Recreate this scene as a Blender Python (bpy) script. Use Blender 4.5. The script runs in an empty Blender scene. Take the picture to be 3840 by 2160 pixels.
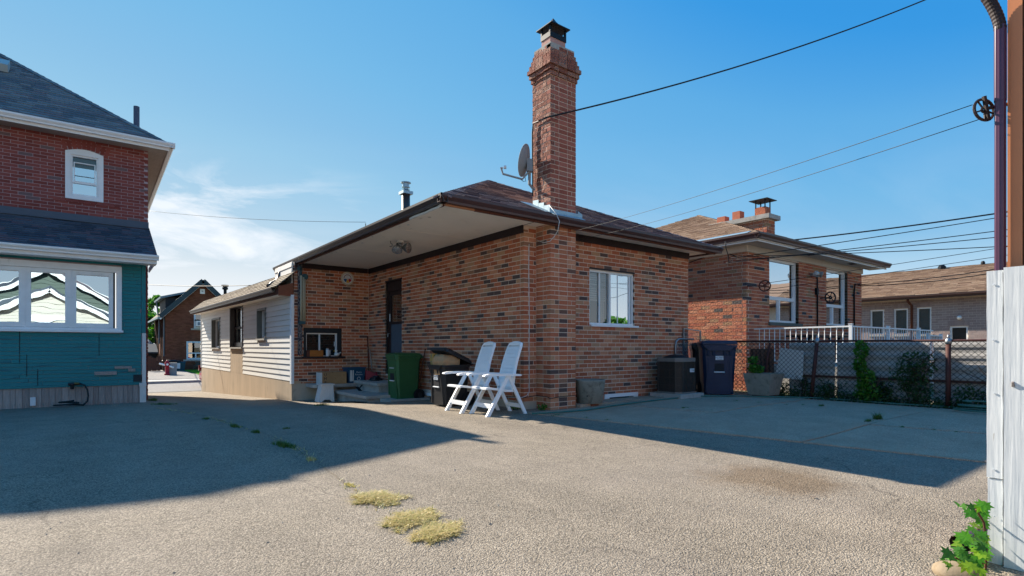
import bpy, math, random
from mathutils import Vector, Matrix
random.seed(7)
rnd = random.uniform
scn = bpy.context.scene
COL = scn.collection

# ------------------------------------------------------------------ camera
FPX, HYP, YAW, CH = 2050.0, 1302.0, math.radians(37.3), 1.03      # focal length and horizon (px of a 3840 wide picture), heading, lens height
cam_d = bpy.data.cameras.new('camera'); cam = bpy.data.objects.new('camera', cam_d); COL.objects.link(cam)
cam.location = (0, 0, CH); cam.rotation_euler = (math.radians(90), 0, -YAW)
cam_d.sensor_width = 36; cam_d.lens = 36*FPX/3840
cam_d.shift_y = (HYP-1080)/3840
cam_d.clip_start = .05; cam_d.clip_end = 3000
scn.camera = cam

# ------------------------------------------------------------------ sky and sun
SUN = Vector((-.372, 1.665, 1)).normalized()
elev = math.asin(SUN.z); azim = math.atan2(SUN.x, SUN.y)
w = bpy.data.worlds.new('World'); scn.world = w; w.use_nodes = True
N = w.node_tree.nodes; L = w.node_tree.links
bg = N['Background']; bg.inputs[1].default_value = .15
sky = N.new('ShaderNodeTexSky'); sky.sky_type = 'NISHITA'; sky.sun_disc = False
sky.sun_elevation = elev; sky.sun_rotation = azim
sky.air_density = 1.0; sky.dust_density = 0.; sky.ozone_density = 2.4; sky.altitude = 100
tc = N.new('ShaderNodeTexCoord')
def wn(t, **k):
    n = N.new(t)
    for a, b in k.items(): setattr(n, a, b)
    return n
def wmath(op, a, b=None, clamp=False):
    n = N.new('ShaderNodeMath'); n.operation = op; n.use_clamp = clamp
    for i, x in enumerate((a, b)):
        if x is None: continue
        if isinstance(x, (int, float)): n.inputs[i].default_value = x
        else: L.new(x, n.inputs[i])
    return n.outputs[0]
sep = wn('ShaderNodeSeparateXYZ'); L.new(tc.outputs['Generated'], sep.inputs[0])
# cirrus: stretched noise on the direction flattened to a high sheet, thinning upwards
zc = wmath('MAXIMUM', sep.outputs[2], .04)
px_ = wmath('DIVIDE', sep.outputs[0], wmath('ADD', zc, .12)); py_ = wmath('DIVIDE', sep.outputs[1], wmath('ADD', zc, .12))
cmb = wn('ShaderNodeCombineXYZ'); L.new(px_, cmb.inputs[0]); L.new(py_, cmb.inputs[1])
mp = wn('ShaderNodeMapping'); L.new(cmb.outputs[0], mp.inputs[0])
mp.inputs['Rotation'].default_value = (0, 0, math.radians(28)); mp.inputs['Scale'].default_value = (.55, 1.25, 1)
mp.inputs['Location'].default_value = (1.35, .55, 0)
nz = wn('ShaderNodeTexNoise'); L.new(mp.outputs[0], nz.inputs['Vector'])
nz.inputs['Scale'].default_value = .95; nz.inputs['Detail'].default_value = 7; nz.inputs['Roughness'].default_value = .56; nz.inputs['Distortion'].default_value = .6
rp = wn('ShaderNodeMapRange'); L.new(nz.outputs[0], rp.inputs[0]); rp.inputs[1].default_value = .46; rp.inputs[2].default_value = .68
fade = wn('ShaderNodeMapRange'); L.new(sep.outputs[2], fade.inputs[0]); fade.inputs[1].default_value = .36; fade.inputs[2].default_value = .16; fade.inputs[3].default_value = 0; fade.inputs[4].default_value = .85
thin = wmath('MULTIPLY', wmath('MULTIPLY', rp.outputs[0], fade.outputs[0], True), .12)
# a bank of wispy cloud low in the sky on the sun's side, combed along one slant
th_ = wmath('ARCTAN2', sep.outputs[0], sep.outputs[1]); ph_ = wmath('ARCSINE', sep.outputs[2])
cm2 = wn('ShaderNodeCombineXYZ'); L.new(wmath('SUBTRACT', th_, .055), cm2.inputs[0]); L.new(wmath('ADD', ph_, .028), cm2.inputs[1])
mp2 = wn('ShaderNodeMapping'); L.new(cm2.outputs[0], mp2.inputs[0]); mp2.inputs['Rotation'].default_value = (0, 0, math.radians(20)); mp2.inputs['Scale'].default_value = (3.4, 13, 1); mp2.inputs['Location'].default_value = (2.3, .4, 0)
nz2 = wn('ShaderNodeTexNoise'); L.new(mp2.outputs[0], nz2.inputs['Vector']); nz2.inputs['Scale'].default_value = 1.; nz2.inputs['Detail'].default_value = 9; nz2.inputs['Roughness'].default_value = .6; nz2.inputs['Distortion'].default_value = .9
rp2 = wn('ShaderNodeMapRange'); L.new(nz2.outputs[0], rp2.inputs[0]); rp2.inputs[1].default_value = .47; rp2.inputs[2].default_value = .66
def bump_(x, c, wd): return wmath('SUBTRACT', 1., wmath('POWER', wmath('DIVIDE', wmath('SUBTRACT', x, c), wd), 2.), True)
bank = wmath('MULTIPLY', rp2.outputs[0], wmath('MULTIPLY', bump_(th_, math.radians(6), math.radians(20)), bump_(ph_, math.radians(9), math.radians(8.5))), True)
low = wn('ShaderNodeMapRange'); L.new(sep.outputs[2], low.inputs[0]); low.inputs[1].default_value = .17; low.inputs[2].default_value = .0; low.inputs[3].default_value = 0; low.inputs[4].default_value = .95
lowf = wmath('MULTIPLY', low.outputs[0], wmath('ADD', .08, wmath('MULTIPLY', wmath('ADD', wmath('COSINE', wmath('SUBTRACT', th_, azim)), 1.), .46)))
cf = wmath('MAXIMUM', wmath('MAXIMUM', thin, wmath('MULTIPLY', bank, .95)), lowf)
# sky colour: slightly richer blue, as the picture was graded
lum = wn('ShaderNodeRGBToBW'); L.new(sky.outputs[0], lum.inputs[0])      # the photograph's tone curve, laid on the physical sky's brightness
cr = wn('ShaderNodeValToRGB'); L.new(wmath('DIVIDE', lum.outputs[0], 12.), cr.inputs[0]); els = cr.color_ramp.elements
for k_, (l_, c_) in enumerate(((1.0,(.03,.25,.68)),(1.86,(.04,.31,.75)),(2.32,(.115,.41,.77)),(3.0,(.18,.48,.79)),(3.6,(.245,.52,.79)),(4.11,(.30,.57,.80)),(7.56,(.68,.77,.83)),(12.,(.95,.95,.93)))):
    e_ = els[k_] if k_ < 2 else els.new(l_/12); e_.position = l_/12; e_.color = (*c_, 1)
hs = wn('ShaderNodeVectorMath', operation='SCALE'); L.new(cr.outputs[0], hs.inputs[0]); hs.inputs['Scale'].default_value = 3.0
mx = wn('ShaderNodeMixRGB'); L.new(cf, mx.inputs[0]); L.new(hs.outputs[0], mx.inputs[1]); mx.inputs[2].default_value = (2.9, 3.0, 3.15, 1)
L.new(mx.outputs[0], bg.inputs[0])
sl = bpy.data.lights.new('sun', 'SUN'); sl.energy = 5.0; sl.angle = math.radians(.5); sl.color = (1, .9, .76)
so = bpy.data.objects.new('sun', sl); COL.objects.link(so); so.location = (-10, 40, 30)
so.rotation_euler = (-SUN).to_track_quat('-Z', 'Y').to_euler()
vs = scn.view_settings; vs.view_transform = 'Standard'; vs.look = 'None'; vs.gamma = 1; vs.use_curve_mapping = False
vs.exposure = 1.2
scn.render.engine = 'CYCLES'
scn.cycles.max_bounces = 8; scn.cycles.diffuse_bounces = 4; scn.cycles.transparent_max_bounces = 12

# ------------------------------------------------------------------ helpers: pixel of the photo -> point on a real surface (survey)
FW = (math.sin(YAW), math.cos(YAW)); RT = (math.cos(YAW), -math.sin(YAW))
def ray(px, py):
    u = (px-1920)/FPX; v = (HYP-py)/FPX
    return Vector((FW[0]+RT[0]*u, FW[1]+RT[1]*u, v))
CAM = Vector((0, 0, CH))
def P(px, py, X=None, Y=None, Z=None, D=None):
    r = ray(px, py)
    d = X/r.x if X is not None else Y/r.y if Y is not None else (Z-CH)/r.z if Z is not None else D
    return CAM + r*d
class Fr:                                             # a vertical wall plane: origin, direction along it, outward normal
    def __init__(s, O, t, n):
        s.O = Vector((O[0], O[1], 0)); s.t = Vector((t[0], t[1], 0)).normalized(); s.n = Vector((n[0], n[1], 0)).normalized()
    def pt(s, a, z, o=0): return s.O + s.t*a + s.n*o + Vector((0, 0, z))
    def px(s, x, y):
        r = ray(x, y); d = (s.O-CAM).dot(s.n)/r.dot(s.n); p = CAM+r*d
        return ((p-s.O).dot(s.t), p.z)

OFF = {}
class MB:
    def __init__(s): s.v = []; s.f = []; s.mi = []; s.cur = 0
    def add(s, vs, fs):
        b = len(s.v); s.v += [Vector(p) for p in vs]; s.f += [tuple(i+b for i in f) for f in fs]; s.mi += [s.cur]*len(fs); return s
    def hexa(s, p): return s.add(p, [(0,3,2,1),(4,5,6,7),(0,1,5,4),(1,2,6,5),(2,3,7,6),(3,0,4,7)])
    def box(s, x0, x1, y0, y1, z0, z1):
        return s.hexa([(x0,y0,z0),(x1,y0,z0),(x1,y1,z0),(x0,y1,z0),(x0,y0,z1),(x1,y0,z1),(x1,y1,z1),(x0,y1,z1)])
    def fbox(s, fr, a0, a1, z0, z1, o0, o1):
        p = [fr.pt(a, z, o) for z in (z0, z1) for a, o in ((a0,o0),(a1,o0),(a1,o1),(a0,o1))]
        return s.hexa(p)
    def obox(s, c, ax, ay, az):                       # half-axis vectors
        c = Vector(c); ax, ay, az = Vector(ax), Vector(ay), Vector(az)
        return s.hexa([c+ax*i+ay*j+az*k for k in (-1,1) for i, j in ((-1,-1),(1,-1),(1,1),(-1,1))])
    def beam(s, p, q, wd, h, up=(0,0,1)):
        p, q = Vector(p), Vector(q); d = (q-p); n = d.cross(Vector(up))
        if n.length < 1e-6: n = Vector((1,0,0))
        n.normalize(); u = n.cross(d).normalized()
        return s.obox((p+q)/2, d/2, n*wd/2, u*h/2)
    def prism(s, poly, ext):
        n = len(poly); e = Vector(ext); a = [Vector(p) for p in poly]; b = [p+e for p in a]
        return s.add(a+b, [tuple(range(n))[::-1], tuple(range(n, 2*n))]+[(i,(i+1)%n,n+(i+1)%n,n+i) for i in range(n)])
    def poly(s, pts): return s.add(pts, [tuple(range(len(pts)))])
    def tube(s, path, r, n=6, cap=True):
        path = [Vector(p) for p in path]; m = len(path); rs = r if isinstance(r, (list, tuple)) else [r]*m
        vs = []; prev = None
        for i, p in enumerate(path):
            d = (path[min(i+1, m-1)]-path[max(i-1, 0)]).normalized()
            if prev is None:
                a = d.cross(Vector((0,0,1)))
                if a.length < 1e-3: a = d.cross(Vector((0,1,0)))
            else:
                a = prev - d*prev.dot(d)
            a.normalize(); prev = a; b = d.cross(a)
            vs += [p+(a*math.cos(2*math.pi*k/n)+b*math.sin(2*math.pi*k/n))*rs[i] for k in range(n)]
        fs = [(i*n+k, i*n+(k+1)%n, (i+1)*n+(k+1)%n, (i+1)*n+k) for i in range(m-1) for k in range(n)]
        if cap: fs += [tuple(range(n))[::-1], tuple(range((m-1)*n, m*n))]
        return s.add(vs, fs)
    def lathe(s, c, prof, n=20, axis=(0,0,1), capb=True, capt=True):
        c = Vector(c); z = Vector(axis).normalized(); x = z.cross(Vector((0,1,0)))
        if x.length < 1e-3: x = z.cross(Vector((1,0,0)))
        x.normalize(); y = z.cross(x); vs = []
        for r, h in prof: vs += [c+z*h+(x*math.cos(2*math.pi*k/n)+y*math.sin(2*math.pi*k/n))*r for k in range(n)]
        m = len(prof); fs = [(i*n+k, i*n+(k+1)%n, (i+1)*n+(k+1)%n, (i+1)*n+k) for i in range(m-1) for k in range(n)]
        if capb: fs.append(tuple(range(n))[::-1])
        if capt: fs.append(tuple(range((m-1)*n, m*n)))
        return s.add(vs, fs)
    def build(s, name, m, parent=None, smooth=False, loc=None, kind=None, label=None):
        off = OFF.get(parent.name, Vector()) if parent else Vector(loc or (0,0,0))
        me = bpy.data.meshes.new(name); me.from_pydata([tuple(v-off) for v in s.v], [], s.f)
        ms = m if isinstance(m, (list, tuple)) else [m]
        for x in ms: me.materials.append(x)
        if len(ms) > 1: me.polygons.foreach_set('material_index', s.mi)
        if smooth: me.polygons.foreach_set('use_smooth', [True]*len(s.f))
        me.update()
        o = bpy.data.objects.new(name, me); COL.objects.link(o)
        if parent: o.parent = parent
        else: o.location = off
        OFF[o.name] = off
        if kind: o['kind'] = kind
        if label: o['label'] = label
        return o
def tag(o, label, cat, group=None):
    o['label'] = label; o['category'] = cat
    if group: o['group'] = group
    return o
def thing(name, label, cat, loc=(0,0,0), group=None):
    o = bpy.data.objects.new(name, None); COL.objects.link(o); o.location = loc; o.empty_display_size = .2
    OFF[o.name] = Vector(loc)
    return tag(o, label, cat, group)
def copy_tree(o, parent=None):
    c = o.copy(); COL.objects.link(c)
    if parent: c.parent = parent
    OFF[c.name] = OFF.get(o.name, Vector())
    for ch in list(o.children): copy_tree(ch, c)
    return c
def text_mb(body, size, origin, xdir, ydir, depth=.002):
    cu = bpy.data.curves.new('lettering', 'FONT'); cu.body = body; cu.size = size; cu.align_x = 'CENTER'; cu.resolution_u = 2
    t = bpy.data.objects.new('lettering', cu); COL.objects.link(t)
    dg = bpy.context.evaluated_depsgraph_get(); me = bpy.data.meshes.new_from_object(t.evaluated_get(dg))
    X, Y = Vector(xdir).normalized(), Vector(ydir).normalized(); mb = MB()
    mb.add([Vector(origin)+X*v.co.x+Y*v.co.y for v in me.vertices], [tuple(p.vertices) for p in me.polygons])
    bpy.data.objects.remove(t); bpy.data.curves.remove(cu); bpy.data.meshes.remove(me)
    return mb

# ------------------------------------------------------------------ materials
def lin(h):
    h = h.lstrip('#'); c = [int(h[i:i+2], 16)/255 for i in (0, 2, 4)]
    return tuple(((x+.055)/1.055)**2.4 if x > .04045 else x/12.92 for x in c)
class NT:
    def __init__(s, name):
        s.m = bpy.data.materials.new(name); s.m.use_nodes = True; s.t = s.m.node_tree; s.n = s.t.nodes; s.b = s.n['Principled BSDF']; s.out = s.n['Material Output']
        s.tc = s.n.new('ShaderNodeTexCoord'); s.co = s.tc.outputs['Object']
    def new(s, t, ins=None, **k):
        n = s.n.new(t)
        for a, b in k.items(): setattr(n, a, b)
        for a, b in (ins or {}).items(): s.set(n.inputs[a], b)
        return n
    def set(s, i, v):
        if hasattr(v, 'is_linked'): s.t.links.new(v, i)
        elif isinstance(v, tuple) and len(v) == 3 and i.type == 'RGBA': i.default_value = (*v, 1)
        else: i.default_value = v
    def math(s, op, a, b=0., clamp=False):
        n = s.new('ShaderNodeMath', {0: a, 1: b}, operation=op, use_clamp=clamp); return n.outputs[0]
    def noise(s, scale, detail=3, rough=.5, vec=None, dist=0):
        return s.new('ShaderNodeTexNoise', {'Vector': vec or s.co, 'Scale': scale, 'Detail': detail, 'Roughness': rough, 'Distortion': dist}).outputs[0]
    def mapping(s, scale=(1,1,1), rot=(0,0,0), vec=None):
        return s.new('ShaderNodeMapping', {'Vector': vec or s.co, 'Scale': scale, 'Rotation': rot}).outputs[0]
    def ramp(s, f, stops, interp='LINEAR'):
        n = s.new('ShaderNodeValToRGB', {0: f}); cr = n.color_ramp; cr.interpolation = interp
        while len(cr.elements) > 1: cr.elements.remove(cr.elements[-1])
        for i, (p, c) in enumerate(stops):
            e = cr.elements[0] if i == 0 else cr.elements.new(p)
            e.position = p; c = c if isinstance(c, tuple) else (c, c, c); e.color = (*c, 1)
        return n.outputs[0]
    def mix(s, f, a, b, mode='MIX'):
        n = s.new('ShaderNodeMixRGB', {0: f, 1: a, 2: b}, blend_type=mode); return n.outputs[0]
    def rng(s, f, a, b, c=0., d=1.):
        return s.new('ShaderNodeMapRange', {0: f, 1: a, 2: b, 3: c, 4: d}).outputs[0]
    def rand(s):
        oi = s.new('ShaderNodeObjectInfo').outputs['Random']; ge = s.new('ShaderNodeNewGeometry').outputs['Random Per Island']
        return s.math('FRACT', s.math('ADD', oi, ge))
    def bump(s, h, strength=.3, dist=.01):
        s.set(s.b.inputs['Normal'], s.new('ShaderNodeBump', {'Height': h, 'Strength': strength, 'Distance': dist}).outputs[0])
    def fin(s, col, rough=.8, spec=.3, metal=0):
        s.set(s.b.inputs['Base Color'], col); s.set(s.b.inputs['Roughness'], rough); s.set(s.b.inputs['Specular IOR Level'], spec); s.set(s.b.inputs['Metallic'], metal)
        return s.m
def mul(c, k): return tuple(min(1, x*k) for x in c)
def mat(name, c, rough=.7, var=.18, scale=6, bump=.0, bscale=60, bdist=.004, spec=.3, metal=0, pvar=0, c2=None, c2f=(.58,.7), stretch=(1,1,1)):
    t = NT(name); c = lin(c) if isinstance(c, str) else c
    v = t.mapping(stretch) if stretch != (1,1,1) else t.co
    n1 = t.noise(scale, 4, .6, v)
    col = t.ramp(n1, [(.25, mul(c, 1-var)), (.75, mul(c, 1+var))])
    if c2:
        cc = lin(c2) if isinstance(c2, str) else c2
        col = t.mix(t.rng(t.noise(scale*1.7, 6, .65, v, .4), c2f[0], c2f[1]), col, cc)
    if pvar:
        col = t.mix(1., col, t.ramp(t.rand(), [(0, 1-pvar), (1, 1+pvar)]), 'MULTIPLY')
    if bump: t.bump(t.noise(bscale, 4, .6, v), bump, bdist)
    return t.fin(col, rough, spec, metal)
def brick_mat(name, stops, nb=.35, rough=.88, bscale=45, bdist=.006, dirt=.15):
    t = NT(name)
    col = t.ramp(t.rand(), [(p, lin(c)) for p, c in stops], 'CONSTANT')
    col = t.mix(1., col, t.ramp(t.noise(28, 5, .7), [(.2, 1-dirt*1.6), (.8, 1+dirt)]), 'MULTIPLY')
    col = t.mix(t.rng(t.noise(1.1, 4, .6), .5, .75, 0, .18), col, lin('#8a6a58'))
    t.bump(t.noise(bscale, 5, .65), nb, bdist)
    return t.fin(col, rough, .2)
M = {}
M['brick'] = brick_mat('brown_brick', [(0,'#b46b4e'),(.16,'#bf7656'),(.30,'#a36046'),(.42,'#c58a6a'),(.54,'#b57556'),(.68,'#b78c6c'),(.76,'#96705a'),(.83,'#5e4e49'),(.90,'#74574a'),(.94,'#ae6a4c')])
M['chim_brick'] = brick_mat('chimney_red_brick', [(0,'#a05f4e'),(.25,'#a96858'),(.5,'#985848'),(.75,'#a46b5a')])
M['rough_brick'] = brick_mat('rock_face_brick', [(0,'#a56c5b'),(.25,'#b17a68'),(.5,'#9c6353'),(.75,'#b28674')], nb=1., bscale=24, bdist=.07, dirt=.3)
M['old_brick'] = brick_mat('old_red_brick', [(0,'#8a4a44'),(.2,'#945149'),(.4,'#80433d'),(.6,'#8f504a'),(.8,'#864741'),(.93,'#766060')])
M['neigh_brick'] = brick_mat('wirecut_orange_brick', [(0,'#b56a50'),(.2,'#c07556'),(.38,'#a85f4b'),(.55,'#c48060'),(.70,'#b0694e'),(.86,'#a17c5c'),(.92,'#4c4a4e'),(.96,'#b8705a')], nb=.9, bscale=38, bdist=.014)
M['neigh_rough'] = brick_mat('rustic_orange_brick', [(0,'#cf8466'),(.2,'#da9072'),(.38,'#c47760'),(.55,'#dd9d7e'),(.70,'#d08768'),(.86,'#bf9676'),(.92,'#6a6462'),(.96,'#d38e6e')], nb=1., bscale=30, bdist=.12, dirt=.2)  # rougher copy of the orange brick, colour lightened to stand in for sunlight
M['mortar'] = mat('mortar', '#d8c6b4', .95, .15, 9, .3, 80)
M['old_mortar'] = mat('old_mortar', '#ab989a', .95, .2, 9, .3, 80)
M['parge'] = mat('parged_concrete', '#b3a795', .92, .16, 2.2, .35, 30, c2='#8f8574', c2f=(.55,.75))
M['stucco'] = mat('tan_stucco', '#b59f83', .92, .14, 2.0, .3, 40, c2='#8f7d66', c2f=(.56,.8), stretch=(1,1,.35))
M['concrete'] = mat('weathered_concrete', '#a8a49c', .9, .18, 3, .35, 60, c2='#83807a', c2f=(.52,.75))
M['siding'] = mat('cream_vinyl_siding', '#dedcd6', .55, .05, 3, .12, 40, .002, spec=.4, stretch=(1,.25,6), pvar=.035)
M['white'] = mat('white_paint', '#e8e9e8', .5, .05, 5, .05, 40, .002, spec=.4)
M['white_trim'] = mat('white_painted_trim', '#e6e8e8', .6, .07, 4, .1, 50, .002, c2='#b9bcba', c2f=(.62,.8))
M['old_white'] = mat('weathered_white_paint', '#d3d3cf', .65, .08, 14, .35, 40, .003, c2='#8b8780', c2f=(.66,.72), stretch=(6,6,.5))
M['soffit'] = mat('off_white_soffit', '#f4ecdf', .75, .05, 1.6, .08, 50, .002, c2='#dfd6c9', c2f=(.6,.85))
M['brown'] = mat('brown_aluminium', '#4a3230', .38, .1, 6, spec=.5)
M['dark_gutter'] = mat('dark_gutter_aluminium', '#3b3331', .36, .1, 6, spec=.5)
M['brown_wood'] = mat('brown_painted_wood', '#5a3529', .7, .2, 9, .3, 40, .003, c2='#9d8a78', c2f=(.68,.74), stretch=(1,1,3))
M['dark_trim'] = mat('dark_brown_trim', '#2d2222', .6, .2, 8)
M['raw_wood'] = mat('raw_wood', '#a9795a', .8, .2, 9, .3, 50, .003, stretch=(1,8,8))
M['rust'] = mat('rust_painted_panel', '#8a5138', .7, .12, 4, .1)
M['teal'] = mat('teal_painted_siding', '#17777c', .6, .12, 2.5, .3, 55, .003, spec=.35, pvar=.05, c2='#125a64', c2f=(.55,.75), stretch=(.3,.3,4))
M['grey_board'] = mat('weathered_grey_board', '#958b86', .85, .25, 5, .5, 40, .004, pvar=.2, c2='#3c6266', c2f=(.6,.68), stretch=(7,7,.7))
M['slate_panel'] = mat('blue_grey_door_panel', '#4b5866', .6, .06, 6)
M['black_plastic'] = mat('black_plastic', '#1d1f23', .45, .15, 6, .08, 90, spec=.4)
M['blue_plastic'] = mat('dark_blue_plastic', '#0e2a46', .45, .15, 4, .08, 90, spec=.4, c2='#33404f', c2f=(.6,.85))
M['green_plastic'] = mat('green_plastic', '#2c5c36', .45, .1, 5, .08, 90, spec=.4)
M['box_blue'] = mat('faded_blue_plastic', '#1d4a66', .5, .1, 5, spec=.35)
M['red_plastic'] = mat('red_plastic', '#8c1d2b', .5, .08, 5)
M['resin'] = mat('white_resin', '#eff0f0', .38, .03, 6, spec=.45)
M['resin_back'] = mat('pale_resin_slats', '#e9eef1', .42, .04, 5, .35, 50, .003, spec=.45, stretch=(1,1,2))
M['cardboard'] = mat('stained_plywood_box', '#a5815a', .85, .2, 4, .1, c2='#5f3f26', c2f=(.62,.75))
M['paper'] = mat('brown_paper_bag', '#b08d68', .85, .12, 7, .5, 14, .02)
M['orange_wood'] = mat('orange_stained_wood', '#a8672c', .6, .15, 8, stretch=(1,6,6))
M['steel'] = mat('galvanised_steel', '#8f959a', .4, .12, 12, metal=.8, spec=.5)
M['rusty'] = mat('rusty_painted_steel', '#4b2c27', .7, .25, 12, .3, 60, c2='#7a4a35', c2f=(.6,.75))
M['wire'] = mat('dark_fence_wire', '#2b2f34', .6, .15, 10, metal=.4)
M['cable'] = mat('black_cable', '#1d2328', .6, .1, 10)
M['white_cable'] = mat('white_cable', '#cfd2d2', .5, .06, 10)
M['hose'] = mat('green_hose', '#3f6a5f', .45, .12, 7, spec=.4)
M['terracotta'] = mat('terracotta', '#b0674c', .8, .15, 9, .2)
M['pink_clay'] = mat('pale_clay_flue', '#b98f84', .85, .12, 9, .2)
M['black_metal'] = mat('black_metal', '#1c2126', .5, .15, 9, metal=.3)
M['flashing'] = mat('weathered_flashing', '#9fb4bd', .45, .2, 14, .25, 20, metal=.5)
M['pot'] = mat('aged_concrete_pot', '#8d8a7e', .9, .2, 6, .5, 40, .006, c2='#686457', c2f=(.52,.72))
M['ac'] = mat('brown_grey_louvre_metal', '#4a443f', .5, .12, 8, metal=.2)
M['ac_top'] = mat('grey_beige_metal', '#77716b', .5, .12, 8)
M['purple_pipe'] = mat('maroon_aluminium', '#4a2740', .3, .1, 5, spec=.6)
M['orange_column'] = mat('tan_orange_aluminium', '#c98257', .45, .04, 3, spec=.4)
M['grey_dish'] = mat('grey_painted_metal', '#8f9294', .5, .1, 7)
M['pale_brick'] = brick_mat('pale_grey_pink_brick', [(0,'#a3908a'),(.3,'#a89690'),(.6,'#9c8984'),(.85,'#a5938c')], dirt=.1)
M['far_brick'] = brick_mat('far_brown_brick', [(0,'#6e4536'),(.3,'#7a4e3c'),(.6,'#64402f'),(.85,'#734838')])
M['grey_panel'] = mat('pale_ribbed_sheet', '#a7a39d', .55, .1, 1.5, c2='#8f8a88', c2f=(.5,.8), stretch=(1,.4,2.5))
M['corrug'] = mat('rusty_corrugated_sheet', '#6f5346', .8, .35, 7, stretch=(1,5,.6))
M['red_paint'] = mat('red_car_paint', '#9e1523', .22, .05, 3, spec=.6)
M['tyre'] = mat('black_rubber', '#141416', .85, .1, 20)
M['rim'] = mat('grey_alloy', '#5b5e62', .35, .1, 9, metal=.8)
M['bark'] = mat('bark', '#4a3d33', .9, .25, 12, .6, 30)
M['blinds'] = mat('beige_blind', '#a79b8d', .7, .06, 5)
M['grey_blind'] = mat('grey_green_blind', '#56615d', .7, .06, 5)
M['room'] = mat('dark_room', '#1b1c20', .9, .1, 3)
M['duck'] = mat('white_ceramic', '#d8d8d4', .3, .04, 9, spec=.5)
M['stone'] = mat('tan_fieldstone', '#8f7f69', .85, .25, 9, .5, 50, c2='#7d6c54', c2f=(.5,.7))
M['cream'] = mat('cream_lap_siding', '#c9c4b8', .7, .06, 2, pvar=.03)
M['label_white'] = mat('white_label', '#cfd4d8', .6, .05, 9)
M['ink'] = mat('dark_ink', '#22252b', .7, .05, 9)
M['dial_blue'] = mat('dial_blue', '#2f5c8f', .6, .05, 9); M['dial_red'] = mat('dial_red', '#a83232', .6, .05, 9); M['dial_yellow'] = mat('dial_yellow', '#d6a83a', .6, .05, 9)
M['tile_cap'] = mat('grey_slate_capping', '#54606a', .7, .15, 6)

def leaf_mat(name, a, b, c, trans=.35):
    t = NT(name); col = t.ramp(t.rand(), [(0, lin(a)), (.5, lin(b)), (1, lin(c))])
    t.set(t.b.inputs['Base Color'], col); t.b.inputs['Roughness'].default_value = .5; t.b.inputs['Specular IOR Level'].default_value = .35
    tr = t.new('ShaderNodeBsdfTranslucent', {0: t.mix(1., col, (1.6, 1.8, .9, 1), 'MULTIPLY')})
    mxs = t.new('ShaderNodeMixShader', {0: trans}); t.t.links.new(t.b.outputs[0], mxs.inputs[1]); t.t.links.new(tr.outputs[0], mxs.inputs[2]); t.t.links.new(mxs.outputs[0], t.out.inputs[0])
    return t.m
M['leaf'] = leaf_mat('green_leaf', '#2f5a1d', '#3d6f22', '#55862c')
M['leaf_bright'] = leaf_mat('bright_maple_leaf', '#3f7d22', '#5c9a2a', '#93ad2e', .45)
M['leaf_dark'] = leaf_mat('dark_shrub_leaf', '#1f3a1e', '#2a4a25', '#36552a')
M['weed'] = leaf_mat('green_weed', '#35501f', '#47652a', '#5d7432', .25)
M['dry_grass'] = leaf_mat('dry_yellow_grass', '#d0b98a', '#bba872', '#9a9a5c', .2)
M['lawn'] = leaf_mat('lawn_grass', '#4a7d22', '#5b9128', '#6ba030', .25)

def shingle_mat(name, cs, nb=.5):
    t = NT(name); col = t.ramp(t.rand(), [(i/(len(cs)), lin(c)) for i, c in enumerate(cs)], 'CONSTANT')
    col = t.mix(1., col, t.ramp(t.noise(160, 3, .7), [(.25, .78), (.75, 1.2)]), 'MULTIPLY')
    t.bump(t.noise(190, 3, .7), nb, .004); return t.fin(col, .92, .2)
M['shingle'] = shingle_mat('purple_brown_shingle', ['#6b5c60','#7b6a6b','#584b52','#8a7674','#6f5d62'])
M['shingle_grey'] = shingle_mat('slate_grey_shingle', ['#6f7678','#7b8080','#636a6f','#757376','#818586'])
M['shingle_dark'] = shingle_mat('dark_slate_shingle', ['#4c545e','#58616c','#434b56','#625a62','#525b65'])
M['shingle_tan'] = shingle_mat('tan_brown_shingle', ['#937a66','#9c836d','#88705d','#a28a74'])
M['shingle_olive'] = shingle_mat('weathered_olive_shingle', ['#85796a','#8f8372','#786d5f','#958a78'])

def glass(name, tint=(.9,.95,1), lo=.22, hi=.9, wave=0., wscale=2.2, dark=.0):
    t = NT(name); lw = t.new('ShaderNodeLayerWeight', {0: .35}).outputs['Facing']
    fac = t.rng(lw, 0, 1, lo, hi)
    gl = t.new('ShaderNodeBsdfGlossy', {0: tint, 1: .0}); tr = t.new('ShaderNodeBsdfTransparent', {0: (.72,.76,.78)})
    if wave:
        h = t.noise(wscale, 1, .4); bp = t.new('ShaderNodeBump', {'Height': h, 'Strength': wave, 'Distance': .05}).outputs[0]; t.set(gl.inputs['Normal'], bp)
    ms = t.new('ShaderNodeMixShader', {0: fac}); t.t.links.new(tr.outputs[0], ms.inputs[1]); t.t.links.new(gl.outputs[0], ms.inputs[2]); t.t.links.new(ms.outputs[0], t.out.inputs[0])
    return t.m
M['glass'] = glass('window_glass'); M['glass_wavy'] = glass('wavy_window_glass', tint=(.70,.87,1), lo=.62, hi=.95, wave=.035)
M['glass_dim'] = glass('dim_window_glass', lo=.08, hi=.5); M['lens'] = glass('lamp_lens', lo=.45, hi=.9, wave=.5, wscale=60)
M['glass_sky'] = glass('bright_window_glass', lo=.7, hi=.95, wave=.03)
def screen_mat():
    t = NT('insect_screen'); tr = t.new('ShaderNodeBsdfTransparent'); df = t.new('ShaderNodeBsdfDiffuse', {0: lin('#5d646c')})
    ms = t.new('ShaderNodeMixShader', {0: .35}); t.t.links.new(tr.outputs[0], ms.inputs[1]); t.t.links.new(df.outputs[0], ms.inputs[2]); t.t.links.new(ms.outputs[0], t.out.inputs[0]); return t.m
M['screen'] = screen_mat()

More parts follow.
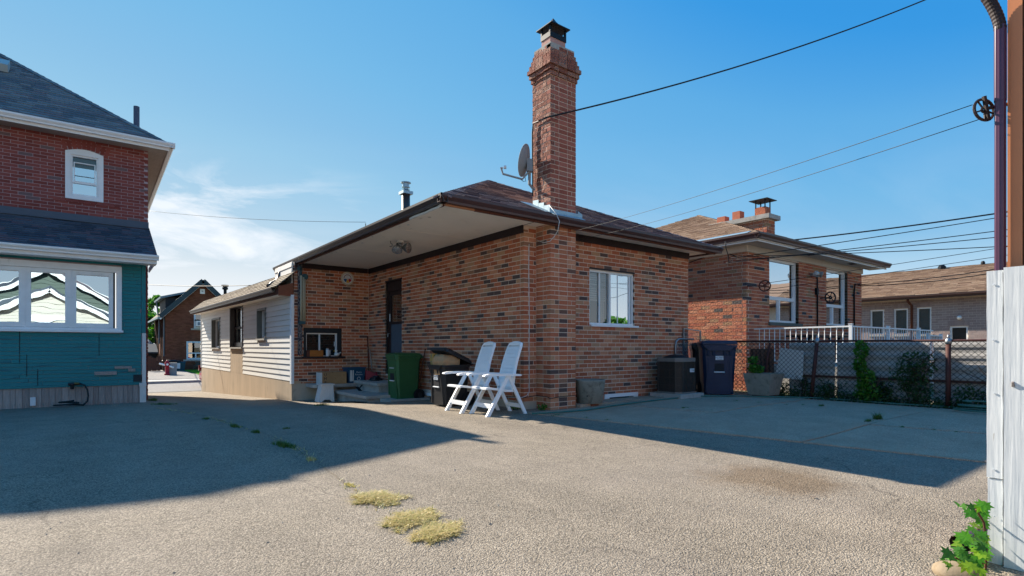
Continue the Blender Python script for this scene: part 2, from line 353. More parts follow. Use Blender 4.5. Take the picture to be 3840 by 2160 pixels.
def asphalt_mat(name, cols, vs=112, big='#8f857b', bigf=.35, nb=.9, dist=.006, patch=None):
    t = NT(name)
    vo = t.new('ShaderNodeTexVoronoi', {'Vector': t.co, 'Scale': vs, 'Randomness': 1.}); vo.feature = 'F1'
    rc = t.new('ShaderNodeSeparateColor', {0: vo.outputs['Color']}).outputs[0]
    vo2 = t.new('ShaderNodeTexVoronoi', {'Vector': t.co, 'Scale': vs*2.3, 'Randomness': 1.})
    rc2 = t.new('ShaderNodeSeparateColor', {0: vo2.outputs['Color']}).outputs[1]
    col = t.ramp(t.math('MULTIPLY', t.math('ADD', rc, rc2), .5), [(.1, lin(cols[0])), (.45, lin(cols[1])), (.8, lin(cols[2])), (.95, lin(cols[3]))])
    edge = t.rng(vo.outputs['Distance'], .35, .75, 1, .55)
    col = t.mix(1., col, edge, 'MULTIPLY')
    col = t.mix(t.rng(t.noise(.55, 5, .6), .42, .7, 0, bigf), col, lin(big))
    col = t.mix(1., col, t.ramp(t.noise(2.4, 5, .65), [(.3, .86), (.7, 1.1)]), 'MULTIPLY')
    if patch:
        d = t.new('ShaderNodeVectorMath', {0: t.co, 1: (*patch, 0)}, operation='DISTANCE').outputs['Value']
        d = t.math('ADD', d, t.math('MULTIPLY', t.math('SUBTRACT', t.noise(3.5, 5, .65), .5), .75))
        col = t.mix(t.rng(d, .25, .62, .55, 0), col, t.mix(1., col, lin('#c0a47c'), 'MULTIPLY'))
    if patch:                                          # hairline cracks, wheel-worn bands, a tarred repair or two
        dv = t.new('ShaderNodeVectorMath', {0: t.co, 1: t.new('ShaderNodeVectorMath', {0: t.new('ShaderNodeTexNoise', {'Vector': t.co, 'Scale': 1.3, 'Detail': 5.}).outputs['Color'], 1: (.9, .9, .9)}, operation='MULTIPLY').outputs[0]}, operation='ADD').outputs[0]
        ve = t.new('ShaderNodeTexVoronoi', {'Vector': dv, 'Scale': .42}); ve.feature = 'DISTANCE_TO_EDGE'
        ck = t.math('MULTIPLY', t.rng(ve.outputs['Distance'], .0, .006, 1, 0), t.rng(t.noise(.8, 3), .46, .56))
        col = t.mix(t.math('MULTIPLY', ck, .55), col, lin('#4a443d'))
        bands = t.noise(1., 4, .55, t.mapping((.95, .13, 1), (0, 0, .12)))
        col = t.mix(1., col, t.ramp(bands, [(.3, .84), (.5, 1.0), (.7, 1.1)]), 'MULTIPLY')
        col = t.mix(t.math('MULTIPLY', t.rng(t.noise(34, 2, .5), .70, .76), .5), col, lin('#4d463e'))
    h = t.math('SUBTRACT', t.math('MULTIPLY', rc, .5), vo.outputs['Distance'])
    t.bump(h, nb, dist)
    return t.fin(col, .92, .22)
PATCH = P(2900, 1795, Z=0)
M['asphalt'] = asphalt_mat('worn_aggregate_asphalt', patch=(PATCH.x, PATCH.y), cols=['#6d6358','#998d7b','#b3a592','#ccbfab'])
M['slab'] = asphalt_mat('worn_concrete', ['#a88c76','#c6a990','#d6b89f','#e2c6ae'], vs=120, big='#b3967c', bigf=.5, nb=.8, dist=.005)
M['street'] = asphalt_mat('street_asphalt', ['#77736f','#8f8b86','#a09b95','#aaa59f'], vs=60)
M['soil'] = mat('soil_and_dirt', '#6a5d4c', .95, .3, 3, .6, 30, c2='#4b5a30', c2f=(.5,.62))
M['stain'] = asphalt_mat('oil_stained_asphalt', ['#5f5447','#82735f','#9a8870','#a8967c'], big='#7a6c59')
# ------------------------------------------------------------------ masonry, boards and shingles laid piece by piece
PIECES = {}                                            # thing -> list of (visible size, vertices, parent, name, material)
def lay(th, name, corners, parent, m):
    c = sum((Vector(p) for p in corners), Vector())/len(corners); d2 = (c-CAM).length_squared
    a, b = Vector(corners[1])-Vector(corners[0]), Vector(corners[3 if len(corners) == 4 else 4])-Vector(corners[0])
    vis = (c-CAM).dot(Vector((FW[0], FW[1], 0)))
    if vis > .3:
        r = c-CAM; u = (r.x*RT[0]+r.y*RT[1])/vis; v = r.z/vis
        if abs(u) > .95 or v > .65 or v < -.43: vis = -1
    PIECES.setdefault((th.name, name), []).append((a.cross(b).length*abs((c-CAM).normalized().dot(a.cross(b).normalized()))/d2*(1 if vis > .3 else .001), corners, parent, name, m))
BOXF = [(0,3,2,1),(4,5,6,7),(0,1,5,4),(1,2,6,5),(2,3,7,6),(3,0,4,7)]
_cache = {}
def emit(th, limit=300, stuff_parent=None):
    """the pieces that show largest become parts of their own (alike ones share one mesh), the rest one joined part"""
    for key in [k for k in PIECES if k[0] == th.name]:
        L_ = sorted(PIECES.pop(key), key=lambda q: -q[0]); rest = {}
        for i, (sz, p, par, name, m) in enumerate(L_):
            if i < limit:
                p = [Vector(v) for v in p]; o0 = p[0]; X = p[1]-p[0]; Zv = p[4]-p[0]; Yv = p[3]-p[0]
                k = (m.name, tuple(round(c*500) for v in p for c in (v-o0)))
                me = _cache.get(k)
                if me is None:
                    me = bpy.data.meshes.new(name); me.from_pydata([tuple(v-o0) for v in p], [], BOXF); me.materials.append(m); me.update(); _cache[k] = me
                o = bpy.data.objects.new(name, me); COL.objects.link(o); o.parent = par; o.location = o0-OFF.get(par.name, Vector()); OFF[o.name] = o0
            else:
                rest.setdefault((par.name, m.name), (par, m, MB()))[2].hexa(p)
        for (par, m, mb) in rest.values():
            mb.build({'brick':'brickwork'}.get(key[1], key[1]+'_courses'), m, par, kind='stuff')
def rects(a0, a1, z0, z1, holes):
    """split a wall rectangle round its openings"""
    xs = sorted({a0, a1, *[max(a0, min(a1, h[i])) for h in holes for i in (0, 1)]}); out = []
    for x0, x1 in zip(xs, xs[1:]):
        if x1-x0 < 1e-4: continue
        zs = [z0]; mid = (x0+x1)/2; hs = sorted([h for h in holes if h[0] < mid < h[1]], key=lambda h: h[2]); z = z0
        for h in hs:
            if h[2] > z: out.append((x0, x1, z, min(h[2], z1)))
            z = max(z, h[3])
        if z < z1: out.append((x0, x1, z, z1))
    return out
def core(mb, fr, a0, a1, z0, z1, holes=(), o0=-.25, o1=-.0045):
    for r in rects(a0, a1, z0, z1, list(holes)): mb.fbox(fr, r[0], r[1], r[2], r[3], o0, o1)
def bricks(th, par, fr, a0, a1, z0, z1, holes=(), ch=.076, Lb=.215, j=.0125, m=None, e0='butt', e1='butt', dep=.09, rough=0, name='brick', heads=None, zfun=None):
    """running bond; e0/e1 'even'/'odd' lap the corner with the other wall's bricks in turn"""
    k = 0; z = z0
    while z < z1-.02:
        zt = min(z+ch-j, z1); s = a0; e = a1
        off = (k % 2)*(Lb/2)
        b0 = a0; b1 = a1
        if e0 == 'even' and k % 2: b0 = a0+dep+j
        if e0 == 'odd' and not k % 2: b0 = a0+dep+j
        if e1 == 'even' and k % 2: b1 = a1-dep-j
        if e1 == 'odd' and not k % 2: b1 = a1-dep-j
        s = a0-off
        while s < b1:
            x0, x1 = max(s, b0), min(s+Lb-j, b1)
            if b1-x1 < .03: x1 = b1
            segs = [(x0, x1)]
            for h in holes:
                if h[2] < (z+zt)/2 < h[3]:
                    ns = []
                    for q0, q1 in segs:
                        if q1 <= h[0] or q0 >= h[1]: ns.append((q0, q1))
                        else:
                            if q0 < h[0]: ns.append((q0, h[0]))
                            if q1 > h[1]: ns.append((h[1], q1))
                    segs = ns
            for q0, q1 in segs:
                if q1-q0 > .02:
                    o = rnd(-.0015, .0015)+(rnd(0, rough) if rough else 0)
                    p = [fr.pt(a, zz, oo) for zz in (z, zt) for a, oo in ((q0, o), (q1, o), (q1, -dep), (q0, -dep))]
                    lay(th, name, [p[i] for i in (0,1,2,3,4,5,6,7)], par, m)
            s += Lb
        z += ch; k += 1
def brickface(*a, **k): return bricks(*a, **k)
def shingles(th, par, A, u, v, ulo, uhi, vmax, m, ex=.14, wmin=.16, wmax=.34, thick=.012, name='shingle', gap=.004):
    """courses of tabs on a roof plane: A eave point, u along the eave, v up the slope; ulo/uhi give the ends at height v"""
    A = Vector(A); u = Vector(u).normalized(); v = Vector(v).normalized(); n = u.cross(v).normalized()
    if n.z < 0: n = -n
    r = 0; q = 0.
    while q < vmax-.01:
        q1 = min(q+ex+.03, vmax); a, b = ulo(q), uhi(q); a1, b1 = ulo(q1), uhi(q1)
        s = a-rnd(0, wmax)
        while s < b:
            e = s+rnd(wmin, wmax)
            x0, x1 = max(s, a), min(e-gap, b)
            if x1-x0 > .01:
                y0, y1 = max(x0, a1), min(x1, b1)
                if y1 < y0: y0 = y1 = min(max((x0+x1)/2, a1), b1)
                h0 = thick*rnd(1.5, 2.1); h1 = .003
                f = lambda uu, vv, hh: A+u*uu+v*vv+n*hh
                dq = rnd(-.004, .004)
                p = [f(x0,q+dq,-.004), f(x1,q+dq,-.004), f(y1,q1,-.004), f(y0,q1,-.004), f(x0,q+dq,h0), f(x1,q+dq,h0), f(y1,q1,h1), f(y0,q1,h1)]
                if (u.cross(v)).z < 0: p = [p[i] for i in (1,0,3,2,5,4,7,6)]
                lay(th, name, p, par, m)
            s = e
        q += ex; r += 1
def slabpoly(mb, pts, t=.03, n=None):
    """roof deck: a polygon thickened downwards along its normal"""
    p = [Vector(x) for x in pts]; nn = (p[1]-p[0]).cross(p[-1]-p[0]).normalized()
    if nn.z < 0: nn = -nn
    return mb.prism([x-nn*t for x in p], nn*(t-.006))
def gutter(mb, p, q, out, h=.115, d=.11):
    """K-style gutter: open trough with an ogee front"""
    p, q, o = Vector(p), Vector(q), Vector(out).normalized(); Z = Vector((0,0,1))
    prof = [(0,0),(0,-h),(d*.62,-h),(d*.66,-h*.72),(d*.92,-h*.42),(d,-h*.3),(d,0),(d-.012,0),(d-.014,-h*.28),(d*.6,-h*.66),(d*.56,-h*.94),(.008,-h*.94),(.008,0)]
    return mb.prism([p+o*a+Z*b for a, b in prof], q-p)
def gz(x, y):
    """ground height: level in the yard, falling towards the street"""
    def ss(t): t = max(0, min(1, t)); return t*t*(3-2*t)
    wx = .42+.58*max(0, min(1, (x-.8)/2.6))
    z = -.24*ss((y-8.3)/5.2)*wx
    if y > 13.5:
        t = min(1, (y-13.5)/13.5); z = z*(1-t)+(-.85)*t
    z += .05*ss((x-6.2)/2.5)*ss((11-y)/3)
    if x > 13: z += .1*min(1, (x-13)/6)
    return z
def window(th, fr, a0, a1, z0, z1, fw=.05, depth=.07, inset=.06, mull=(), rails=(), sash=.0, fm=None, gm=None, name='window', room=True, blind=None, blind_m=None, sill=None, sill_m=None, par=None):
    fm = fm or M['white']; mb = MB()
    mb.fbox(fr,a0,a1,z0,z0+fw,-inset-depth,-inset); mb.fbox(fr,a0,a1,z1-fw,z1,-inset-depth,-inset)
    mb.fbox(fr,a0,a0+fw,z0+fw,z1-fw,-inset-depth,-inset); mb.fbox(fr,a1-fw,a1,z0+fw,z1-fw,-inset-depth,-inset)
    for x in mull: mb.fbox(fr,x-fw*.5,x+fw*.5,z0+fw,z1-fw,-inset-depth+.004,-inset-.006)
    wd = mb.build(name, fm, par or th)
    mb = MB()
    for (x0, x1, zz, h) in rails: mb.fbox(fr,x0,x1,zz-h/2,zz+h/2,-inset-depth+.006,-inset-.009)
    if rails: mb.build('sash_rail', fm, wd)
    gms = gm if isinstance(gm, (list, tuple)) else None
    xs = [a0+fw, *sorted(mull), a1-fw]
    for i, (x0, x1) in enumerate(zip(xs, xs[1:])):
        MB().poly([fr.pt(x0,z0+fw,-inset-depth*.6), fr.pt(x1,z0+fw,-inset-depth*.6), fr.pt(x1,z1-fw,-inset-depth*.6), fr.pt(x0,z1-fw,-inset-depth*.6)]).build('pane', gms[i] if gms else (gm or M['glass']), wd)
    if room:
        b = MB(); o0 = -inset-depth-.9; o1 = -inset-depth
        b.fbox(fr,a0-.3,a1+.3,z0-.2,z1+.1,o0-.02,o0)
        b.fbox(fr,a0-.3,a1+.3,z0-.22,z0-.2,o0,o1-.12); b.fbox(fr,a0-.3,a1+.3,z1+.1,z1+.12,o0,o1-.12)
        b.fbox(fr,a0-.32,a0-.3,z0-.2,z1+.1,o0,o1-.12); b.fbox(fr,a1+.3,a1+.32,z0-.2,z1+.1,o0,o1-.12)
        b.build('dark_interior', M['room'], wd)
    if blind:
        b = MB(); z = blind[2]
        while z < blind[3]:
            b.fbox(fr,blind[0],blind[1],z,z+.034,-inset-depth-.06,-inset-depth-.045); z += .042
        b.build('window_blind', blind_m or M['blinds'], wd)
    if sill:
        s0,s1,zz,h,o = sill; MB().fbox(fr,s0,s1,zz-h,zz,-inset-.02,o).build('sill', sill_m or fm, wd)
    return wd
def grass_tuft(name, c, rx, ry, n, h, m, label, cat, group=None, ang=0, lean=.5):
    mb = MB(); c = Vector(c); ca, sa = math.cos(ang), math.sin(ang); ph = (rnd(0,6), rnd(0,6))
    for i in range(n):
        t = rnd(0, 6.283); r = rnd(0, 1)**.62*(.66+.34*math.sin(2*t+ph[0])*math.sin(3*t+ph[1])+.12*math.sin(7*t)); x, y = math.cos(t)*r*rx, math.sin(t)*r*ry
        b = Vector((c.x+x*ca-y*sa, c.y+x*sa+y*ca, 0)); b.z = gz(b.x, b.y)
        hh = h*rnd(.3, 1)*(1-.45*r); d = Vector((rnd(-1, 1), rnd(-1, 1), 0)).normalized(); k = d.cross(Vector((0,0,1)))*rnd(.0016, .0036)
        mid = b+d*hh*lean*.4+Vector((0,0,hh*.7)); tip = b+d*hh*lean*rnd(.8,1.8)+Vector((0,0,hh))
        mb.add([b-k, b+k, mid+k*.7, mid-k*.7, tip], [(0,1,2,3),(3,2,4)])
    o = mb.build(name, m, loc=(c.x, c.y, gz(c.x, c.y))); tag(o, label, cat, group); return o
def leaves(mb, c, rad, n, size, flat=0., fn=None):
    c = Vector(c)
    for i in range(n):
        while True:
            p = Vector((rnd(-1,1), rnd(-1,1), rnd(-1,1)))
            if p.length < 1 and (fn is None or fn(p)): break
        q = c+Vector((p.x*rad[0], p.y*rad[1], p.z*rad[2])); s = size*rnd(.6, 1.3)
        n1 = Vector((rnd(-1,1), rnd(-1,1), rnd(-.3,1)+flat)).normalized(); a = n1.cross(Vector((rnd(-1,1), rnd(-1,1), rnd(-1,1)))).normalized(); b = n1.cross(a)
        mb.add([q-a*s, q-b*s*.55+a*s*.1, q+a*s, q+b*s*.55+a*s*.1], [(0,1,2,3)])
# ------------------------------------------------------------------ ground
def sheet(name, xs, ys, dz, m, fn=gz, kind='structure'):
    mb = MB(); nx, ny = len(xs), len(ys)
    mb.add([(x, y, fn(x, y)+dz) for y in ys for x in xs], [(j*nx+i, j*nx+i+1, (j+1)*nx+i+1, (j+1)*nx+i) for j in range(ny-1) for i in range(nx-1)])
    o = mb.build(name, m, smooth=True); o['kind'] = kind; return o
def span(a, b, n): return [a+(b-a)*i/n for i in range(n+1)]
sheet('ground', [-900,-300,-100,-40]+span(-20,40,30)+[60,120,400,900], [-900,-300,-100,-40]+span(-20,60,60)+[80,160,400,900], -.03, M['soil'])
sheet('asphalt_yard', span(-8,7.4,44), span(-6,27,80), 0, M['asphalt'])
# concrete slabs between the asphalt and the fence: separate pours with open joints
def jx(i, y):                                        # long joints run along the yard, slightly skewed
    a = [(5.38,6.39,6.29,1.31),(7.35,5.43,7.95,1.92),(10.62,5.5,10.62,1.5)][i]
    t = (y-a[1])/(a[3]-a[1]); return a[0]+(a[2]-a[0])*t
cross = [6.62, 4.72, 2.78, .9, -1.2]
for i in range(2):
    for k in range(len(cross)-1):
        y1, y0 = cross[k], cross[k+1]; nY = 6; nX = 6; g = .012
        grid = []
        for a in range(nY+1):
            y = y0+g+(y1-y0-2*g)*a/nY
            x0, x1 = jx(i, y)+g, jx(i+1, y)-g
            grid += [(x0+(x1-x0)*b/nX, y, gz(x0+(x1-x0)*b/nX, y)+.012+.004*((i+k) % 2)) for b in range(nX+1)]
        mb = MB(); mb.add(grid, [(a*7+b, a*7+b+1, a*7+b+8, a*7+b+7) for a in range(6) for b in range(6)])
        edge = [grid[b] for b in range(7)]+[grid[a*7+6] for a in range(1,7)]+[grid[42+b] for b in range(5,-1,-1)]+[grid[a*7] for a in range(5,0,-1)]
        n = len(edge); mb.add(edge+[(p[0], p[1], p[2]-.05) for p in edge], [(q, (q+1)%n, n+(q+1)%n, n+q) for q in range(n)])
        o = mb.build('concrete_slab', M['slab']); o['kind'] = 'structure'
mb = MB()                                            # strip of concrete against the rear wall
mb.box(6.5, 10.6, 6.63, 7.06, -.05, .062); o = mb.build('concrete_strip', M['slab']); o['kind'] = 'structure'
# the street, its far pavement, lawn and the neighbour's drive
flat = lambda x, y: -.85
zs = lambda x, y: gz(x, y)
sheet('road', span(-40,40,20), [26.6, 29.5, 33.2], .012, M['street'])
mb = MB(); mb.box(-40, 40, 33.2, 33.35, -1, -.72); mb.box(-40, 40, 33.35, 34.9, -1, -.715); o = mb.build('pavement', M['concrete']); o['kind'] = 'structure'
mb = MB(); mb.box(-.3, 5.15, 34.9, 49, -1, -.70); o = mb.build('driveway', M['street']); o['kind'] = 'structure'
sheet('lawn_soil', [5.15, 10, 20, 30], [34.9, 40, 48], .17, mat('lawn_green', '#4c7a26', .95, .2, 6, .5, 60))
mb = MB(); rs = random.getstate()
for i in range(9000):
    x, y = rnd(5.2, 11), rnd(34.95, 46); d = Vector((rnd(-1,1), rnd(-1,1), 0))*.05; k = Vector((rnd(-1,1), rnd(-1,1), 0)).normalized()*.02
    b = Vector((x, y, -.69)); mb.add([b-k, b+k, b+d+Vector((0,0,rnd(.05,.1)))], [(0,1,2)])
o = mb.build('lawn_grass', M['lawn']); o['kind'] = 'stuff'
mb = MB()
for (y, h) in ((26.5,.05),): mb.box(-40, .2, y-.1, y+.1, -1.2, -.80); mb.box(5, 40, y-.1, y+.1, -1.2, -.80)
o = mb.build('kerb', M['concrete']); o['kind'] = 'structure'
# ------------------------------------------------------------------ the brick bungalow
H = thing('brick_house', 'brown brick bungalow with tall chimney, porch overhang and cream siding wing', 'house', (5.63, 7.07, 0))
XA, YB, YP, YR, XR = 5.63, 7.07, 6.71, 13.5, 10.16
SOF = 3.05
fA = Fr((XA, YB), (0,1), (-1,0)); fB = Fr((XA, YB), (1,0), (0,-1)); fR = Fr((3.76, YR), (1,0), (0,-1))
BZ = -.098                                            # course line shared by all walls
# wall A (door wall)
door_h = (4.53, 5.42, .38, 2.64)
bwA = (2.86, 3.52, -.3, .06)
c = MB(); core(c, fA, .006, 6.43, .134, SOF+.1, [door_h]); core(c, fA, .02, 6.43, -.4, .13, [bwA], -.25, -.002)
wA = c.build('porch_wall', [M['mortar']], H)
MB().fbox(fA, 0, 2.86, -.4, .125, -.2, .012).build('foundation', M['parge'], wA); MB().fbox(fA, 3.52, 6.3, -.4, .125, -.2, .012).build('foundation', M['parge'], wA)
bricks(H, wA, fA, 0, 6.43, .130, SOF-.07, [door_h], m=M['brick'], e0='odd')
# wall B (rear wall)
winB = (1.53, 2.77, 1.44, 2.46); bwB = (1.92, 2.86, -.3, .15)
c = MB(); core(c, fB, .84, XR-XA, .134, SOF+.1, [winB]); core(c, fB, .84, XR-XA, -.3, .134, [bwB]); core(c, fB, .2, .84, -.3, SOF+.1, [], -.25, -.0045)
c.fbox(fB, .0046, .2, -.3, SOF+.1, -.2, -.0046)
wB = c.build('rear_wall', M['mortar'], H)
MB().fbox(fB, .0, .265, -.4, .125, -.2, .013).build('foundation', M['parge'], wB)
bricks(H, wB, fB, 0, .262, .130, SOF-.02, m=M['brick'], e0='even')
bricks(H, wB, fB, .845, XR-XA, BZ, SOF-.07, [winB, bwB], m=M['brick'])
# right wall and back walls, out of sight
c = MB(); c.box(XR-.25, XR, 7.32, 15, -.4, SOF); c.box(3.9, XR, 14.8, 15, -.6, SOF); c.box(XA+.26, XR-.26, 9.2, 9.3, 0, SOF)
c.build('side_wall', M['mortar'], H)
# return wall
winR = (.22, 1.15, .80, 1.50)
c = MB(); core(c, fR, 0, 1.87, .134, SOF+.1, [winR]); core(c, fR, -.02, 1.87, -.6, .134, [], -.25, .0)
wR = c.build('return_wall', M['mortar'], H)
MB().fbox(fR, -.05, .62, -.6, .16, -.2, .03).build('foundation', M['parge'], wR)
MB().fbox(fR, .62, 1.87, -.6, .12, -.2, .008).build('foundation', M['parge'], wR)
bricks(H, wR, fR, 0, 1.858, .130, SOF-.07, [winR], m=M['brick'])
# end grain of that wall above the wing roof: siding on the side of the main block
fS = Fr((3.74, YR+.1), (0,1), (-1,0))
c = MB(); core(c, fS, .0, 1.6, 2.3, SOF+.1, [], -.1, -.012); wS = c.build('upper_side_wall', M['mortar'], H)
z = 2.36
while z < SOF+.02:
    p = [fS.pt(a, zz, o) for zz, oo in ((z, .016), (min(z+.148, SOF+.03), .0)) for a, o in ((.01,oo),(1.55,oo),(1.55,-.011),(.01,-.011))]
    lay(H, 'siding_board', p, wS, M['siding']); z += .15
# pillar and chimney above it
CX0, CX1, CY0, CY1 = 5.9, 6.47, 6.71, 7.17
chim = MB().box(CX0+.005, CX1-.005, CY0+.005, CY1-.005, -.2, 5.60).build('chimney', M['mortar'], H)
def course_ring(z, g, m, parity, lean=0, zt=None, sides='FLR'):
    x0, x1, y0, y1 = CX0-g, CX1+g, CY0-g, CY1+g; t = .09; Lb = .19; j = .011; zt = zt or z+.065
    def run(fr, a0, a1, off):
        s = a0-off
        while s < a1:
            q0, q1 = max(s, a0), min(s+Lb-j, a1)
            if a1-q1 < .03: q1 = a1
            if q1-q0 > .015:
                o = rnd(-.002, .002); mm_ = m(fr); r_ = .004 if mm_ is M['rough_brick'] and fr.n.x < -.5 else 0
                p = [fr.pt(a, zz, oo+rnd(-r_, r_)*(oo > -.05)) for zz in (z, zt) for a, oo in ((q0,o),(q1,o),(q1,-t),(q0,-t))]; lay(H, 'brick', p, chim, mm_)
            s += Lb
    fF = Fr((x0, y0), (1,0), (0,-1)); fL = Fr((x0, y0), (0,1), (-1,0)); fRt = Fr((x1, y0), (0,1), (1,0)); fBk = Fr((x0,y1),(1,0),(0,1))
    i = t+j
    if parity: run(fF, 0, x1-x0, 0); run(fL, i, y1-y0-.0, Lb/2); run(fRt, i, y1-y0, Lb/2)
    else: run(fF, i, x1-x0-i, Lb/2); run(fL, 0, y1-y0, 0); run(fRt, 0, y1-y0, 0)
z = BZ; k = 0
prof = {79:-.02, 78:0., 77:.02, 76:.042, 75:.066, 74:.042, 73:.02}
while k < 80:
    g = prof.get(k, 0.)
    mm = (lambda fr: M['rough_brick']) if k >= 73 else (lambda fr: M['brick'] if z < 3.1 else M['rough_brick'] if fr.n.x < -.5 else M['chim_brick'])
    course_ring(z, g, mm, k % 2)
    z += .0765; k += 1
zt = BZ+.0765*80
c = MB(); c.box(CX0+.02, CX1-.02, CY0+.02, CY1-.02, 5.9, zt+.015); c.build('chimney_crown', M['concrete'], chim)
c = MB(); g = .03
for k, q in ((74,.03),(75,.05),(76,.03)): c.box(CX0-q, CX1+q, CY0-q, CY1+q, BZ+.0765*k+.002, BZ+.0765*k+.062)
c.build('corbel_core', M['mortar'], chim)
FX0, FX1, FY0, FY1 = 6.0, 6.34, 6.83, 7.05
c = MB(); c.box(FX0, FX1, FY0, FY1, 5.95, 6.24); c.build('flue', M['pink_clay'], chim)
cap = MB(); q = .012
for (a0,a1,b0,b1) in ((FX0-q,FX1+q,FY0-q,FY0),(FX0-q,FX1+q,FY1,FY1+q),(FX0-q,FX0,FY0,FY1),(FX1,FX1+q,FY0,FY1)): cap.box(a0,a1,b0,b1,6.19,6.275)
for x in (FX0-q, FX1-.02):
    for y in (FY0-q, FY1-.02): cap.box(x, x+.032, y, y+.032, 6.27, 6.42)
cp = cap.build('chimney_cap', M['black_metal'], chim)
hd = MB(); cx, cy = (FX0+FX1)/2, (FY0+FY1)/2+.01
rings = [(.215,6.385),(.212,6.40),(.15,6.425),(.09,6.475),(.04,6.54),(.006,6.60)]
vs = [(cx+sx*r, cy+sy*r*.92, zz) for r, zz in rings for sx, sy in ((-1,-1),(1,-1),(1,1),(-1,1))]
hd.add(vs, [(i*4+k, i*4+(k+1)%4, (i+1)*4+(k+1)%4, (i+1)*4+k) for i in range(5) for k in range(4)]+[(3,2,1,0),(20,21,22,23)]); hd.build('hood', M['black_metal'], chim)
ms = MB()
for k in range(15):
    x = FX0+.015+k*(FX1-FX0-.03)/14; ms.box(x-.002, x+.002, FY0-.004, FY0, 6.27, 6.41)
for k in range(9):
    y = FY0+.015+k*(FY1-FY0-.03)/8; ms.box(FX0-.004, FX0, y-.002, y+.002, 6.27, 6.41)
for k in range(5): ms.box(FX0, FX1, FY0-.006, FY0-.003, 6.29+k*.026, 6.293+k*.026)
ms.build('mesh_screen', M['black_metal'], chim)
# roof
GZ, GX, GY, GXR, YE = 3.14, 3.74, 6.5, 10.6, 15.4
APX = Vector((6.61, 9.5, 4.55))
A0 = Vector((GX+.05, GY+.05, GZ-.01)); A1 = Vector((GXR-.05, GY+.05, GZ-.01)); Bk0 = Vector((GX+.05, YE, GZ-.01)); Bk1 = Vector((GXR-.05, YE, GZ-.01)); AP2 = Vector((6.61, YE, 4.55))
c = MB(); slabpoly(c, [A0, A1, APX]); slabpoly(c, [Bk0, A0, APX, AP2]); slabpoly(c, [A1, Bk1, AP2, APX]); c.prism([Bk0, Bk1, AP2], (0, .03, 0))
roof = c.build('roof', M['shingle'], H)
v = Vector((0, APX.y-A0.y, APX.z-A0.z)); vl = v.length
shingles(H, roof, A0, (1,0,0), v, lambda q: (APX.x-A0.x)*q/vl, lambda q: (A1.x-A0.x)+(APX.x-A1.x)*q/vl, vl, M['shingle'])
v = Vector((APX.x-A0.x, 0, APX.z-A0.z)); vl2 = v.length
shingles(H, roof, A0, (0,1,0), v, lambda q: (APX.y-A0.y)*q/vl2, lambda q: YE-A0.y, vl2, M['shingle'], ex=.2, wmin=.4, wmax=.7)
c = MB(); 
def hipcaps(th, par, p, q, m, step=.18, wd=.13, name='ridge_cap'):
    p, q = Vector(p), Vector(q); n = int((q-p).length/step); d = (q-p)/n; sd = d.cross(Vector((0,0,1))).normalized()*wd; dn = Vector((0,0,-.055))
    mb = MB()
    for i in range(n):
        a = p+d*i; b = a+d*1.12; up = Vector((0,0,.026)); 
        mb.add([a-sd+dn+up, a+up, a+sd+dn+up, b-sd+dn+up*.55, b+up*.55, b+sd+dn+up*.55, a-sd+dn, a, a+sd+dn], [(0,1,4,3),(1,2,5,4),(6,7,1,0),(7,8,2,1)])
    return mb.build(name, m, par)
hipcaps(H, roof, A0+Vector((0,0,.0)), APX, M['shingle']); hipcaps(H, roof, A1, APX, M['shingle'])
# gutters, fascia, soffit
g = MB(); gutter(g, (GX, GY+.11, GZ), (GXR, GY+.11, GZ), (0,-1,0)); gr = g.build('gutter', M['brown'], H, label='brown gutter along the rear eave')
g = MB(); gutter(g, (GX+.11, GY, GZ), (GX+.11, YE, GZ), (-1,0,0)); gl = g.build('gutter', M['dark_gutter'], H, label='dark gutter along the porch eave')
g = MB(); gutter(g, (GXR-.11, GY+.12, GZ), (GXR-.11, YE, GZ), (1,0,0)); g.build('gutter', M['brown'], H)
f = MB(); f.box(GX+.62, GXR-.14, GY+.112, GY+.135, SOF-.055, GZ-.03); f.build('fascia', M['brown_wood'], H)
f = MB(); f.box(GX+.14, GX+.618, GY+.113, GY+.136, SOF-.05, GZ-.03); f.build('fascia', M['raw_wood'], H, label='bare unpainted fascia end')
f = MB(); f.box(GX+.115, GX+.138, GY+.14, YE-.02, SOF-.05, GZ-.03); f.build('fascia', M['brown_wood'], H)
f = MB(); pth = [(GX+.1, GY+.16, SOF-.035)]
for k in range(1, 9): pth.append((GX+.1+rnd(-.004,.006), GY+.16+.12*k, SOF-.045-rnd(0,.015)))
f.tube(pth, .02, 5); f.build('loose_trim', M['old_white'], H)
s = MB(); s.box(GX+.14, XA-.001, GY+.137, YR-.001, SOF, SOF+.02); s.box(XA-.001, GXR-.14, GY+.137, YB-.001, SOF+.001, SOF+.021); s.build('soffit', M['soffit'], H)
s = MB(); s.box(XR+.002, GXR-.14, YB, YE, SOF, SOF+.02); s.build('soffit', M['soffit'], H)
for y in (8.6, 10.9): MB().box(GX+.145, XA-.002, y, y+.006, SOF-.004, SOF-.0005).build('soffit_joint', M['soffit'], H)
MB().box(XA-.004, XA+.004, GY+.14, YB-.002, SOF-.004, SOF).build('soffit_joint', M['dark_trim'], H)
pf = MB()
for k in range(16):
    y = rnd(7.2, 12); x = GX+.14+abs(random.gauss(0,.18)); a = rnd(0,3); l = rnd(.03,.14)
    pf.obox((x, y, SOF-.006-rnd(0,.01)), (math.cos(a)*l*.2, math.sin(a)*l*.2, 0), (-math.sin(a)*.018, math.cos(a)*.018, rnd(-.01,.01)), (0,0,.0015))
pf.build('peeling_paint', M['old_white'], H, kind='stuff')
